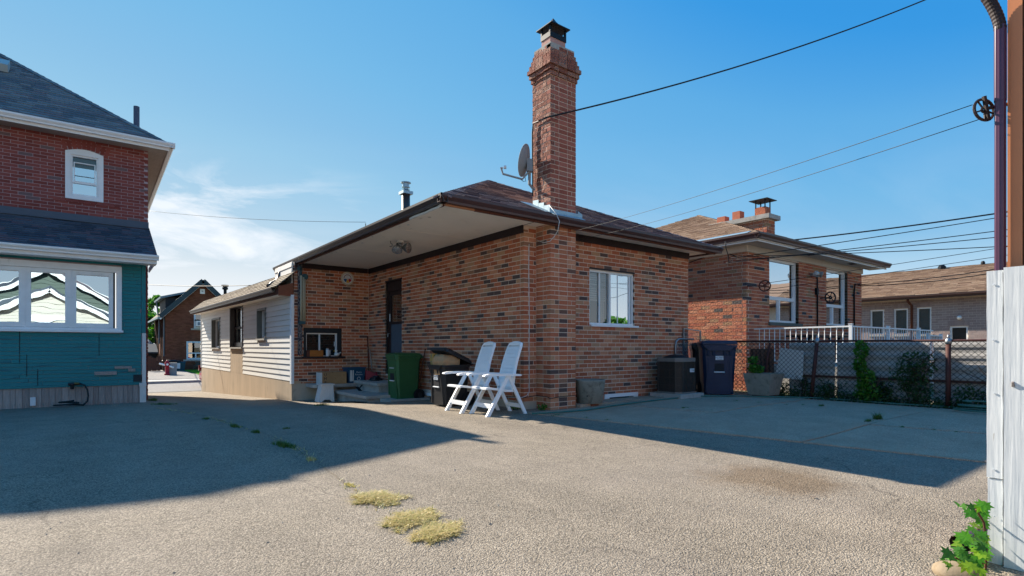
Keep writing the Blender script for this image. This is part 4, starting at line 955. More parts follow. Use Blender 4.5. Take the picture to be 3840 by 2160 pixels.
def nwin(w, mz):
    a0, a1, z0, z1 = w; wd = window(NH, fn, a0, a1, z0, z1, fw=.06, inset=.08, rails=((a0+.06, a1-.06, mz, .085),), gm=M['glass_sky'], sill=(a0-.06, a1+.12, z0, .075, .05), sill_m=mat('grey_green_sill', '#5c625c', .8, .15, 6))
    b = MB(); m = a0+(a1-a0)*.44; b.fbox(fn, m-.03, m+.03, z0+.06, mz-.042, -.145, -.085); b.build('sash', M['white'], wd)
nwin(w1, 2.25); nwin(w2, 2.21)
t = MB(); t.fbox(fn, -.02, 6.57, NS-.15, NS-.0, .0, .035); t.fbox(fnl, .0, 3.4, NS-.15, NS-.0, .0, .035); t.build('frieze_board', mat('cream_frieze','#c9c2b4',.65,.05,4), NH)
EX, EY, EZ = 11.5, 6.21, 3.50
s = MB(); s.box(EX+.1, NX+7.05, EY+.1, NY-.036, NS+.002, NS+.02); s.box(EX+.1, NX-.036, NY-.036, NY+3.4, NS+.002, NS+.02)
for k in range(34): s.box(EX+.3+.2*k-.004, EX+.3+.2*k+.004, EY+.11, NY-.04, NS-.002, NS+.001)
s.build('soffit', mat('pale_ribbed_soffit','#bdb8b0',.7,.06,4), NH)
s = MB()
for x in (NX+2.35, NX+4.95): s.box(x, x+.32, EY+.22, EY+.38, NS-.006, NS-.003)
s.build('soffit_vent', M['ink'], NH)
g = MB(); gutter(g, (EX, EY+.1, EZ+.06), (NX+7.2, EY+.1, EZ+.06), (0,-1,0), .12, .11); gutter(g, (EX+.1, EY, EZ+.06), (EX+.1, EY+9, EZ+.06), (-1,0,0), .12, .11); g.build('gutter', M['brown'], NH)
g = MB(); g.box(EX+.12, NX+7.1, EY+.102, EY+.12, NS-.02, EZ-.05); g.box(EX+.102, EX+.12, EY+.12, EY+9, NS-.02, EZ-.05); g.build('fascia', M['white_trim'], NH)
RA = Vector((EX+.05, EY+.05, EZ+.05)); RB = Vector((NX+7.1, EY+.05, EZ+.05)); TA = Vector((16.0, 10.72, 5.42)); TB = Vector((14.6+.9, 12.0, 5.42)); RC = Vector((EX+.05, 17, EZ+.05)); RD = Vector((NX+7.1, 17, EZ+.05))
c = MB(); slabpoly(c, [RA, RB, TA]); slabpoly(c, [RC, RA, TA]); slabpoly(c, [RB, RD, TA]); slabpoly(c, [RD, RC, TA]); nr = c.build('roof', M['shingle_tan'], NH)
v = Vector((TA.x-RA.x, 0, TA.z-RA.z)); vl = v.length
shingles(NH, nr, RA, (0,1,0), v, lambda q: (TA.y-RA.y)*q/vl, lambda q: (RC.y-RA.y)+(TA.y-RC.y)*q/vl, vl, M['shingle_tan'], ex=.145, wmin=.22, wmax=.36)
v = Vector((0, TA.y-RA.y, TA.z-RA.z)); vl3 = v.length
shingles(NH, nr, RA, (1,0,0), v, lambda q: (TA.x-RA.x)*q/vl3, lambda q: (RB.x-RA.x)+(TA.x-RB.x)*q/vl3, vl3, M['shingle_tan'], ex=.145, wmin=.3, wmax=.6)
hipcaps(NH, nr, RA+Vector((.25,.25,.1)), TA, M['shingle_tan'])
b = MB(); b.hexa([RA+Vector(p) for p in ((.0,.25,.03),(.0,5,.03),(.16,5,.09),(.16,.25,.09),(.0,.25,.036),(.0,5,.036),(.16,5,.098),(.16,.25,.098))]); b.build('eave_flashing', M['flashing'], NH)
# wide chimney
kx, ky = 13.7, 7.2; kx1, ky1 = 14.12, 8.7
c = MB(); c.box(kx+.01, kx1-.01, ky+.01, ky1-.01, 3.7, 4.34); nc = c.build('chimney', M['mortar'], NH)
fk = Fr((kx, ky), (0,1), (-1,0)); fk2 = Fr((kx, ky), (1,0), (0,-1))
bricks(NH, nc, fk, 0, ky1-ky, 3.66, 4.33, ch=NC, Lb=.238, m=M['neigh_rough'], e0='odd', name='chimney_brick'); bricks(NH, nc, fk2, 0, kx1-kx, 3.66, 4.33, ch=NC, Lb=.238, m=M['neigh_brick'], e0='even', name='chimney_brick')
c = MB(); c.box(kx-.08, kx1+.1, ky-.1, ky1+.12, 4.335, 4.45); c.build('chimney_slab', M['concrete'], nc)
c = MB(); c.box(kx+.08, kx+.30, 8.42, 8.66, 4.45, 4.64); c.build('flue_pot', M['terracotta'], nc); c = MB(); c.box(kx+.08, kx+.30, 7.98, 8.2, 4.45, 4.70); c.build('flue_pot', M['terracotta'], nc)
c = MB(); c.box(kx+.08, kx+.36, 7.28, 7.56, 4.45, 4.68); c.build('flue', M['neigh_brick'], nc)
c = MB()
for x in (kx+.09, kx+.34):
    for y in (7.29, 7.54): c.box(x-.012, x+.012, y-.012, y+.012, 4.66, 4.86)
vs = [(kx+.22+sx_*r, 7.42+sy_*r, z_) for r, z_ in ((.25,4.855),(.25,4.87),(.02,4.93)) for sx_, sy_ in ((-1,-1),(1,-1),(1,1),(-1,1))]
c.add(vs, [(i*4+k, i*4+(k+1)%4, (i+1)*4+(k+1)%4, (i+1)*4+k) for i in range(2) for k in range(4)]+[(3,2,1,0),(8,9,10,11)]); c.build('flue_cap', M['black_metal'], nc)
p0 = P(2722, 840, Y=8.9); c = MB(); c.obox(P(2722, 838, D=15.5), (.0,.28,.0), (.18,0,.06), (-.02,0,.05)); c.build('roof_vent', M['tile_cap'], NH)
emit(NH, 300)
# fittings on that wall
def pulley(name, c, nrm, r, m, label, spokes=5, group=None):
    t = thing(name, label, 'pulley', c, group); n = Vector(nrm).normalized(); mb = MB(); c = Vector(c)
    x = n.cross(Vector((0,0,1))).normalized(); y = n.cross(x)
    ring = lambda q: [c+(x*math.cos(a)+y*math.sin(a))*q for a in [2*math.pi*k/24 for k in range(25)]]
    mb.tube(ring(r), r*.13, 6, cap=False); mb.tube(ring(r*.22), r*.12, 6, cap=False); mb.build('rim', m, t)
    mb = MB()
    for k in range(spokes):
        a = 2*math.pi*k/spokes+.3; d = x*math.cos(a)+y*math.sin(a); mb.beam(c+d*r*.1, c+d*r*.95, r*.12, r*.1, n)
    mb.build('spokes', m, t); return t
pc = P(3114, 1116, Y=6.55); t = pulley('clothesline_pulley', pc, (-.5,-.8,0), .145, M['black_metal'], 'black spoked clothesline pulley between the two tall windows', 6, 'clothesline pulleys')
MB().beam(pc, Vector((pc.x-.06, 6.79, pc.z)), .03, .03).build('bracket', M['black_metal'], t)
pc2 = P(2868, 1072, Y=6.5); t = pulley('clothesline_pulley', pc2, (-.9,-.4,0), .12, M['rusty'], 'rusty clothesline pulley left of the first tall window', 5, 'clothesline pulleys')
MB().beam(pc2, Vector((pc2.x-.25, 6.79, pc2.z)), .03, .02).build('bracket', M['rusty'], t)
def flood(c, dirs, base, label, m, r=.07, name='flood_light'):
    t = thing(name, label, 'floodlight', base, 'twin floodlights'); base = Vector(base); c = Vector(c)
    MB().beam(base, c, .06, .06).build('bracket', m, t)
    for d, off in dirs:
        d = Vector(d).normalized(); o = c+Vector(off); mb = MB()
        mb.lathe(o, [(.022,-.12),(.03,-.06),(r*.75,-.01),(r,.05),(r,.065)], 14, axis=d, capt=False); hd_ = mb.build('lamp_head', m, t, smooth=True)
        MB().lathe(o+d*.06, [(r*.96,0),(r*.6,.012),(.003,.016)], 14, axis=d, capb=False).build('lens', M['lens'], hd_, smooth=True)
    return t
c0 = P(3068, 1027, Y=6.6); flood(c0, [((-.7,-.6,-.35),(-.14,0,0)),((.35,-.8,-.3),(.1,0,0))], (c0.x, 6.79, c0.z), 'twin floodlight on the orange brick wall between the windows', M['grey_dish'], .085)
mb = MB(); q = P(3114, 1010, Y=6.75); mb.tube([(c0.x+.25,6.76,c0.z+.06),(c0.x+.32,6.76,c0.z-.1),(c0.x+.33,6.76,1.6)], .02, 6); tag(mb.build('conduit', M['black_metal'], loc=(c0.x+.33,6.76,1.6), smooth=True), 'dark conduit running down from the wall floodlight beside the second window', 'conduit', 'conduits')
mb = MB(); xx = P(3205, 1100, Y=6.75).x; mb.tube([(xx+.22,6.7,2.92),(xx,6.74,2.9),(xx,6.76,2.7),(xx,6.76,1.2)], .024, 6); tag(mb.build('conduit', M['black_metal'], loc=(xx,6.76,1.2), smooth=True), 'dark service conduit at the right end of the orange brick wall', 'conduit', 'conduits')
mb = MB(); a, z = fn.px(2912, 1102)
a, z = fn.px(3058, 1093); mb.fbox(fn, a-.04, a+.04, z-.09, z+.09, .0, .07); tag(mb.build('meter_box', M['black_metal'], loc=fn.pt(a,z,.03)), 'small black box on the orange brick between windows', 'wall box')

# ------------------------------------------------------------------ the terrace railing beside it
RX, RY, RZ_ = 12.2, 4.66, 1.455
D = thing('terrace', 'grey terrace platform with steps beside the orange brick bungalow', 'terrace', (RX, RY, 0))
c = MB(); c.box(RX-.05, 17.4, RY-.05, NY-.05, -.1, .62); c.build('platform', M['concrete'], D)
c = MB()
for k in range(4): c.box(17.4+.28*k, 17.68+.28*k, RY+.1, RY+1.3, -.1, .48-.14*k)
c.build('steps', M['concrete'], D)
RLW = M['white']
def railing(p, q, zt_, zb, n, label, posts, name='white_railing'):
    p, q = Vector((*p, 0)), Vector((*q, 0)); t = thing(name, label, 'railing', (p.x, p.y, zb), 'white metal railings'); Z = Vector((0,0,1))
    MB().beam(p+Z*zt_, q+Z*zt_, .05, .03).build('top_rail', RLW, t); MB().beam(p+Z*(zb+.1), q+Z*(zb+.1), .03, .025).build('bottom_rail', RLW, t)
    for i in range(1, n):
        c = p+(q-p)*i/n; mb = MB()
        if i % 2: 
            mb.tube([c+Z*(zb+.11), c+Z*(zt_-.015)], .009, 4)
        else:
            m_ = 9; mb.add([c+Vector((math.cos(a), math.sin(a), 0))*.0115+Z*(zb+.11+(zt_-zb-.125)*j/m_) for j in range(m_+1) for a in [j*.7+k*math.pi/2 for k in range(4)]], [(j*4+k, j*4+(k+1)%4, j*4+4+(k+1)%4, j*4+4+k) for j in range(m_) for k in range(4)])
        mb.build('baluster', RLW, t)
    for c in posts:
        c = Vector((*c, 0)); mb = MB(); mb.box(c.x-.03, c.x+.03, c.y-.03, c.y+.03, zb, zt_+.04); mb.box(c.x-.037, c.x+.037, c.y-.037, c.y+.037, zt_+.04, zt_+.055); mb.build('post', RLW, t)
    return t
railing((RX, 6.7), (RX, RY+.03), RZ_, .62, 17, 'white metal railing running out from the orange brick corner', ())
railing((RX+.03, RY), (17.2, RY), RZ_, .62, 34, 'white metal railing along the far edge of the terrace', ((RX, RY), (14.2, RY), (16.2, RY)), 'white_railing')
railing((17.25, RY+.1), (18.3, RY+.1), RZ_-.12, .4, 8, 'short stair railing at the far right end of the terrace', ((17.25, RY+.1), (18.3, RY+.1)), 'stair_railing')
tb = thing('picnic_table', 'dark table top seen through the terrace railing', 'table', (13.9, 6.0, .62))
MB().box(13.0, 15.2, 5.75, 6.4, 1.27, 1.31).build('tabletop', M['black_metal'], tb)
for x in (13.3, 14.9):
    mb = MB(); mb.beam((x,5.8,.62),(x,6.2,1.27),.05,.05,(1,0,0)); mb.beam((x,6.35,.62),(x,5.95,1.27),.05,.05,(1,0,0)); mb.build('leg', M['black_metal'], tb)

# ------------------------------------------------------------------ pale building far right
PB = thing('pale_brick_building', 'pale grey-pink brick building with long brown roof at the far right', 'building', (24.5, 5, 0))
fp = Fr((24.5, 0), (0,1), (-1,0))
wins = [(8.18,8.66,1.52,2.50),(7.39,7.85,1.51,2.50),(6.66,7.11,1.51,2.51)]; w4 = (5.6,6.11,.9,1.78)
c = MB(); core(c, fp, -4, 15, -.2, 2.9, wins+[w4]); pw = c.build('wall', M['mortar'], PB)
bricks(PB, pw, fp, 1.5, 9.6, .5, 2.78, wins+[w4], ch=.088, Lb=.215, j=.008, m=M['pale_brick'])
for (a0,a1,z0,z1) in wins:
    wd = window(PB, fp, a0, a1, z0, z1, fw=.05, inset=.03, gm=M['glass_dim'], blind=(a0+.05,a1-.05,z0+.05,z1-.06), blind_m=M['grey_blind'], sill=(a0-.06,a1+.05,z0,.07,.06), sill_m=M['concrete'])
    x = a0-.02
    while x < a1+.02:
        p = [fp.pt(a, zz, oo) for zz in (z1+.012, z1+.19) for a, oo in ((x,.006),(x+.062,.006),(x+.062,-.01),(x,-.01))]; lay(PB, 'lintel_brick', p, pw, M['pale_brick']); x += .07
window(PB, fp, *w4, fw=.05, inset=.03, gm=M['glass_dim'])
x = 5.55
while x < 6.16:
    p = [fp.pt(a, zz, oo) for zz in (1.79, 1.99) for a, oo in ((x,.006),(x+.062,.006),(x+.062,-.01),(x,-.01))]; lay(PB, 'lintel_brick', p, pw, M['pale_brick']); x += .07
c = MB(); slabpoly(c, [(24.05,-5,2.93),(24.05,16,2.93),(28.2,16,4.33),(28.2,-5,4.33)], .06); c.prism([(24.4,16,2.9),(28.2,16,2.9),(28.2,16,4.2)], (0,-.1,0)); c.box(28.1,28.2,-5,16,2.9,4.25); pr_ = c.build('roof', M['shingle_tan'], PB)
v = Vector((4.15,0,1.4)); shingles(PB, pr_, (24.05,1,2.94), (0,1,0), v, lambda q: 0, lambda q: 9.5, v.length, M['shingle_tan'], ex=.16, wmin=.2, wmax=.5, thick=.018)
g = MB(); gutter(g, (24.12,-5,2.93), (24.12,16,2.93), (-1,0,0), .11, .1); g.box(24.1,24.5,-5,16,2.84,2.85); g.build('gutter', M['brown'], PB)
g = MB(); a = 7.29; g.tube([fp.pt(a,2.84,.36),fp.pt(a,2.74,.34),fp.pt(a-.04,2.6,.07),fp.pt(a-.04,.5,.07)], .045, 8); g.build('downspout', M['brown_wood'], PB, smooth=True)
g = MB(); 
for (x_, y_, h, r) in ((28.0, 7.25, 4.28, .14), (28.1, 5.95, 4.3, .07)): g.lathe((x_, y_, h), [(r,0),(r,.1),(r*.6,.16)], 10)
g.build('roof_vents', M['black_metal'], PB)
emit(PB, 300)
q = P(3598, 1191, X=24.4); t = thing('wall_camera', 'small white camera lamp on the pale brick wall casting a long shadow', 'camera', (24.5, q.y, q.z)); MB().lathe((24.4,q.y,q.z), [(.03,-.06),(.07,-.02),(.075,.03),(.03,.07)], 12, axis=(-1,0,-.2)).build('dome', M['white'], t, smooth=True); MB().beam((24.5,q.y,q.z+.03),(24.38,q.y,q.z+.03),.04,.04).build('arm', M['white'], t)
# ------------------------------------------------------------------ chain-link fence and what leans on it
FXX = 10.8
FN = thing('chain_link_fence', 'rusty chain-link fence with leaning posts along the concrete yard', 'fence', (FXX, 4, .05))
mb = MB(); mb.tube([(FXX,6.62,1.155),(FXX,4.72,1.14),(FXX-.004,4.4,1.147)], .021, 8); mb.tube([(FXX,4.42,1.145),(FXX,2.71,1.135),(FXX,-1.5,1.14)], .019, 8); mb.build('top_rail', M['rusty'], FN, smooth=True)
def zline(y): return 1.135
mb = MB(); dw = .088
def wireseg(y0, z0, y1, z1):
    mb.tube([(FXX+.012,y0,z0),(FXX+.012,y1,z1)], .0042, 3, cap=False)
zb, ztp, ya, yb = .07, 1.13, -.2, 6.6
k = ya-1.2
while k < yb+1.2:
    for s in (1, -1):
        y0, z0, y1, z1 = (k, zb, k+(ztp-zb), ztp) if s > 0 else (k, ztp, k+(ztp-zb), zb)
        t0 = max(0, (ya-y0)/(y1-y0)); t1 = min(1, (yb-y0)/(y1-y0))
        if t1 > t0: wireseg(y0+(y1-y0)*t0, z0+(z1-z0)*t0, y0+(y1-y0)*t1, z0+(z1-z0)*t1)
    k += dw
o = mb.build('wire_mesh', M['wire'], FN); o['kind'] = 'stuff'
for (p, q, r) in (((3.0,),0,0),):
    pass
for (yb_, yt, r, zt_) in ((2.71, 2.71, .036, 1.11), (4.80, 4.70, .034, 1.13), (5.78, 5.60, .022, 1.12)):
    mb = MB(); mb.tube([(FXX-.03, yb_, .0), (FXX-.01, yt, zt_)], r, 9); pst = mb.build('post', M['rusty'], FN, smooth=True)
    if r > .03:
        mb = MB(); mb.lathe((FXX-.01, yt, zt_-.03), [(r*1.25,0),(r*1.3,.05),(r*.95,.08),(r*.5,.10)], 10); mb.tube([(FXX-.01,yt,zt_+.05),(FXX-.01,yt,zt_+.12)], .018, 6); mb.build('post_cap', M['steel'], pst, smooth=True)
# ribbed pale sheets standing behind the wire
t = thing('ribbed_sheet_screen', 'pale ribbed sheets standing behind the chain-link fence', 'screen', (FXX+.2, 3, 0))
for (y0, y1, z0) in ((-1.0, 1.15, -.02), (1.2, 2.95, -.02), (3.0, 4.42, -.02), (4.46, 5.3, -.02)):
    mb = MB(); n = 26; pts = []
    for k in range(n+1):
        z = z0+(1.115-z0)*k/n; o = .008*(1 if (k//2) % 2 else -1); pts.append((FXX+.16+o, z))
    mb.add([(x, y, z) for y in (y0, y1) for x, z in pts]+[(x+.006, y, z) for y in (y0, y1) for x, z in pts],
        [(k, k+1, n+1+k+1, n+1+k) for k in range(n)]+[(2*(n+1)+k, 3*(n+1)+k, 3*(n+1)+k+1, 2*(n+1)+k+1) for k in range(n)])
    mb.build('sheet', M['grey_panel'], t)
mb = MB(); mb.box(FXX+.12, FXX+.155, -1, 5.3, .46, .50); mb.build('brace_rail', M['brown_wood'], t)
t = MB(); t.hexa([(FXX+.07,5.55,.42),(FXX+.07,5.0,.4),(FXX+.085,5.0,.4),(FXX+.085,5.55,.42),(FXX+.07,5.42,1.02),(FXX+.07,4.98,.95),(FXX+.085,4.98,.95),(FXX+.085,5.42,1.02)]); tag(t.build('white_board', M['old_white'], loc=(FXX+.07,5.3,.4)), 'torn white board behind the fence next to the stone planter', 'board')
mb = MB(); n = 22
pts = [(FXX+.06+.012*math.sin(k*1.57), 5.56+.5*k/n) for k in range(n+1)]
mb.add([(x,y,z) for z in (.1,1.0) for x,y in pts]+[(x+.008,y,z) for z in (.1,1.0) for x,y in pts], [(k,k+1,n+2+k,n+1+k) for k in range(n)]+[(2*n+2+k,3*n+3+k,3*n+4+k,2*n+3+k) for k in range(n)])
tag(mb.build('corrugated_sheet', M['corrug'], loc=(FXX+.06,5.8,.1)), 'rusty corrugated sheet behind the fence beside the blue bin', 'metal sheet')

# ------------------------------------------------------------------ plants at the fence
def shrub(name, label, parts, stems, m, group=None, base=None, size=.03):
    t = thing(name, label, 'plant', base, group); mb = MB()
    for c, r, n in parts: leaves(mb, c, r, n, size)
    mb.build('foliage', m, t)
    mb = MB()
    for s in stems: mb.tube(s, .007, 4)
    mb.build('stem', M['bark'], t); return t
vy = P(3225, 1400, X=FXX-.05).y
shrub('climbing_vine', 'leafy vine climbing the fence to its top rail', [((FXX-.04, vy-.02, .98), (.07,.13,.17), 210), ((FXX-.04, vy, .72), (.07,.11,.18), 190), ((FXX-.04, vy-.08, .5), (.08,.16,.16), 210), ((FXX-.05, vy-.12, .24), (.1,.22,.2), 330)], [[(FXX-.03, vy-.05, .05),(FXX-.03,vy,.5),(FXX-.03,vy-.02,1.05)]], M['leaf'], 'plants along the fence', (FXX-.04, vy, .05), .036)
for i, (yy, hh, w_, n, lab, m, sz) in enumerate(((3.2,.62,.44,1000,'dark twiggy shrub growing through the fence left of its thick post','leaf_dark',.022),(2.2,.56,.46,1100,'dark shrub growing through the fence right of its thick post','leaf_dark',.022),(1.75,.26,.3,260,'low bright green weeds at the fence foot near the hose coil','leaf',.026),(4.98,.3,.16,130,'thin dark weed at the foot of the leaning fence post','leaf_dark',.02),(4.45,.26,.22,150,'sparse brown-green weed between leaning post and vine','leaf_dark',.02),(3.72,.34,.26,360,'dark low shrub at the foot of the climbing vine','leaf_dark',.024),(1.5,.5,.3,420,'dark shrub at the far right end of the fence','leaf_dark',.024),(5.36,.22,.2,130,'low weed in the dark behind the stone planter','leaf_dark',.022))):
    parts = [((FXX+rnd(-.06,.06), yy+rnd(-w_,w_)*.6, .08+hh*rnd(.25,1.1)), (.1,w_*.45,hh*.38), n//5) for k in range(5)]
    st = [[(FXX, yy, .03),(FXX+rnd(-.05,.05), yy+rnd(-w_,w_)*.5, hh*.7),(FXX+rnd(-.08,.04), yy+rnd(-w_,w_)*.8, hh*rnd(1.1,1.6))] for k in range(6)]
    shrub('fence_shrub', lab, parts, st, M[m], 'plants along the fence', (FXX, yy, .05), sz*1.2)
mb = MB()
for k in range(5200):
    y_ = rnd(-.3,5.6); leaves(mb, (FXX-.03+rnd(-.10,.15), y_, .05+abs(random.gauss(0,.06+.05*(1+math.sin(y_*3.1)*math.sin(y_*1.3+2))))), (.03,.05,.03), 1, .021)
o = mb.build('ground_cover', M['leaf_dark']); o['kind'] = 'stuff'

# ------------------------------------------------------------------ planters, condenser, gate
pt_ = thing('stone_planter', 'square tapered concrete planter with leafy plant by the fence', 'planter', (10.44, 5.55, .05))
def tub(mb, c, w0, w1, z0, z1, t=.05):
    f = lambda w, z: [(c[0]+sx_*w, c[1]+sy_*w, z) for sx_, sy_ in ((-1,-1),(1,-1),(1,1),(-1,1))]
    vs = f(w0,z0)+f(w1,z1)+f(w1-t,z1)+f(w0-t,z0+.12); q = lambda a: [(a+k, a+(k+1)%4, a+4+(k+1)%4, a+4+k) for k in range(4)]
    mb.add(vs, [(3,2,1,0)]+q(0)+q(4)+q(8)+[(12,13,14,15)])
mb = MB(); tub(mb, (10.44,5.55), .205, .275, .1, .52); mb.build('bowl', M['pot'], pt_)
mb = MB(); mb.box(10.28,10.38,5.38,5.7,.03,.1); mb.box(10.5,10.6,5.38,5.7,.03,.1); mb.build('feet', M['brown_wood'], pt_)
MB().box(10.21,10.67,5.32,5.78,.44,.46).build('soil', M['soil'], pt_)
pp = P(2845, 1400, D=11.0); shrub('potted_plant', 'leafy green plant in the square concrete planter', [((10.36,5.66,.60),(.17,.15,.10),210),((10.33,5.7,.78),(.11,.1,.08),90)], [[(10.4,5.6,.46),(10.35,5.66,.7),(10.33,5.7,.84)]], M['leaf'], None, (10.4,5.6,.46), .034)
rp_ = thing('round_planter', 'empty round concrete planter beside the chimney foot', 'planter', (6.84, 6.74, .02))
mb = MB(); mb.lathe((6.84,6.74,0), [(.20,.06),(.215,.07),(.262,.44),(.266,.47),(.228,.47),(.205,.30),(.0,.28)], 28, capt=False); mb.build('bowl', M['pot'], rp_, smooth=True)
mb = MB(); mb.lathe((6.84,6.74,.055), [(.15,-.06),(.15,.02)], 16); mb.build('stand', M['rust'], rp_)
mb = MB(); d = (Vector((0,0,0))-Vector((6.84,6.74,0))).normalized(); d = Vector((d.x*.94-d.y*-.2, d.y*.94+d.x*-.2, 0)).normalized(); mb.lathe(Vector((6.84,6.74,.2))+d*.228, [(.014,0),(.01,.006)], 10, axis=d); mb.build('drain_hole', M['ink'], rp_)
ac = thing('air_conditioner', 'square brown-grey air conditioner on a concrete pad against the rear wall', 'air conditioner', (9.03, 6.56, .145))
X0, X1, Y0, Y1, Z0, Z1 = 8.75, 9.32, 6.28, 6.85, .16, .75
ch_ = .10; oct_ = [(X0+ch_,Y0),(X1-ch_,Y0),(X1,Y0+ch_),(X1,Y1-ch_),(X1-ch_,Y1),(X0+ch_,Y1),(X0,Y1-ch_),(X0,Y0+ch_)]
mb = MB(); cc = [((X0+X1)/2,(Y0+Y1)/2)]; inn = [(cc[0][0]+(x-cc[0][0])*.965, cc[0][1]+(y-cc[0][1])*.965) for x, y in oct_]
mb.prism([(x,y,Z0) for x,y in inn], (0,0,Z1-Z0)); mb.build('coil_core', M['black_plastic'], ac)
mb = MB(); z = Z0+.02
while z < Z1-.01:
    mb.prism([(x,y,z) for x,y in oct_], (0,0,.006)); z += .0125
mb.build('louvres', M['ac'], ac)
mb = MB()
for x, y in oct_: mb.obox((cc[0][0]+(x-cc[0][0])*1.006, cc[0][1]+(y-cc[0][1])*1.006, (Z0+Z1)/2), (.011,0,0), (0,.011,0), (0,0,(Z1-Z0)/2))
for i in range(8):
    a, b = oct_[i], oct_[(i+1)%8]
    for tt in (.33,.66) if math.dist(a,b) > .2 else ():
        x, y = a[0]+(b[0]-a[0])*tt, a[1]+(b[1]-a[1])*tt; mb.obox((cc[0][0]+(x-cc[0][0])*1.006, cc[0][1]+(y-cc[0][1])*1.006, (Z0+Z1)/2), (.004,0,0), (0,.004,0), (0,0,(Z1-Z0)/2))
for z in (.3,.45,.6): mb.prism([(cc[0][0]+(x-cc[0][0])*1.008, cc[0][1]+(y-cc[0][1])*1.008, z) for x,y in oct_], (0,0,.008))
mb.build('guard', M['ac'], ac)
mb = MB(); big = [(cc[0][0]+(x-cc[0][0])*1.06, cc[0][1]+(y-cc[0][1])*1.06) for x, y in oct_]; mb.prism([(x,y,Z1) for x,y in big], (0,0,.075)); mb.prism([(x,y,Z0-.02) for x,y in big], (0,0,.035)); mb.build('casing', M['ac_top'], ac)
mb = MB(); mb.lathe((cc[0][0],cc[0][1],Z1+.07), [(.25,0),(.235,.02),(.14,.055),(.03,.065)], 24); mb.build('fan_grille', M['black_metal'], ac, smooth=True); MB().box(cc[0][0]-.05,cc[0][0]+.06,cc[0][1]-.04,cc[0][1]+.04,Z1+.135,Z1+.15).build('fan_hub', M['steel'], ac)
bx = Vector((X1-.17, Y0-.006, .585)); mb = MB(); mb.box(bx.x-.075,bx.x+.075,Y0-.01,Y0-.001,.55,.62); badge = mb.build('badge', M['label_white'], ac); text_mb('YORK', .05, (bx.x+.012, Y0-.012, .568), (1,0,0), (0,0,1)).build('lettering', M['ink'], badge)
pad = MB(); pad.box(8.68,9.42,6.2,6.92,.065,.142); tag(pad.build('equipment_pad', M['concrete'], loc=(9.05,6.56,.065)), 'low concrete pad carrying the air conditioner', 'concrete pad')
gt = thing('wire_gate', 'galvanised chain-link gate with rounded corner standing open against the rear brick wall', 'gate', (9.9, 7.03, .06))
g0 = [(9.66,7.03,.06),(9.66,7.03,1.06),(9.68,7.03,1.15),(9.76,7.03,1.2),(9.88,7.03,1.205),(10.28,7.03,1.2)]
mb = MB(); mb.tube(g0, .021, 8); mb.build('frame', M['steel'], gt, smooth=True)
mb = MB(); k = 8.6
while k < 10.6:
    for s in (1,-1):
        x0, x1 = k, k+1.0; z0, z1 = (.12, 1.18) if s > 0 else (1.18, .12); t0 = max(0, 9.67-x0); t1 = min(1, 10.28-x0)
        if t1 > t0: mb.tube([(x0+t0,7.035,z0+(z1-z0)*t0),(x0+t1,7.035,z0+(z1-z0)*t1)], .0022, 3, cap=False)
    k += .07
o = mb.build('wire_mesh', M['steel'], gt); o['kind'] = 'stuff'
sf = thing('window_screen', 'loose aluminium insect screen propped behind the wire gate', 'insect screen', (10.45, 7.1, .5))
q = [P(2563,1338,Y=7.045), P(2626,1352,Y=7.045), P(2626,1241,Y=7.048), P(2563,1232,Y=7.048)]; q[0].z -= .5; q[1].z -= .5
mb = MB()
for a, b in zip(q, q[1:]+q[:1]): mb.beam(a, b, .022, .03, (0,1,0))
mb.build('frame', M['steel'], sf); MB().poly([p+Vector((0,.01,0)) for p in q]).build('mesh', M['screen'], sf)

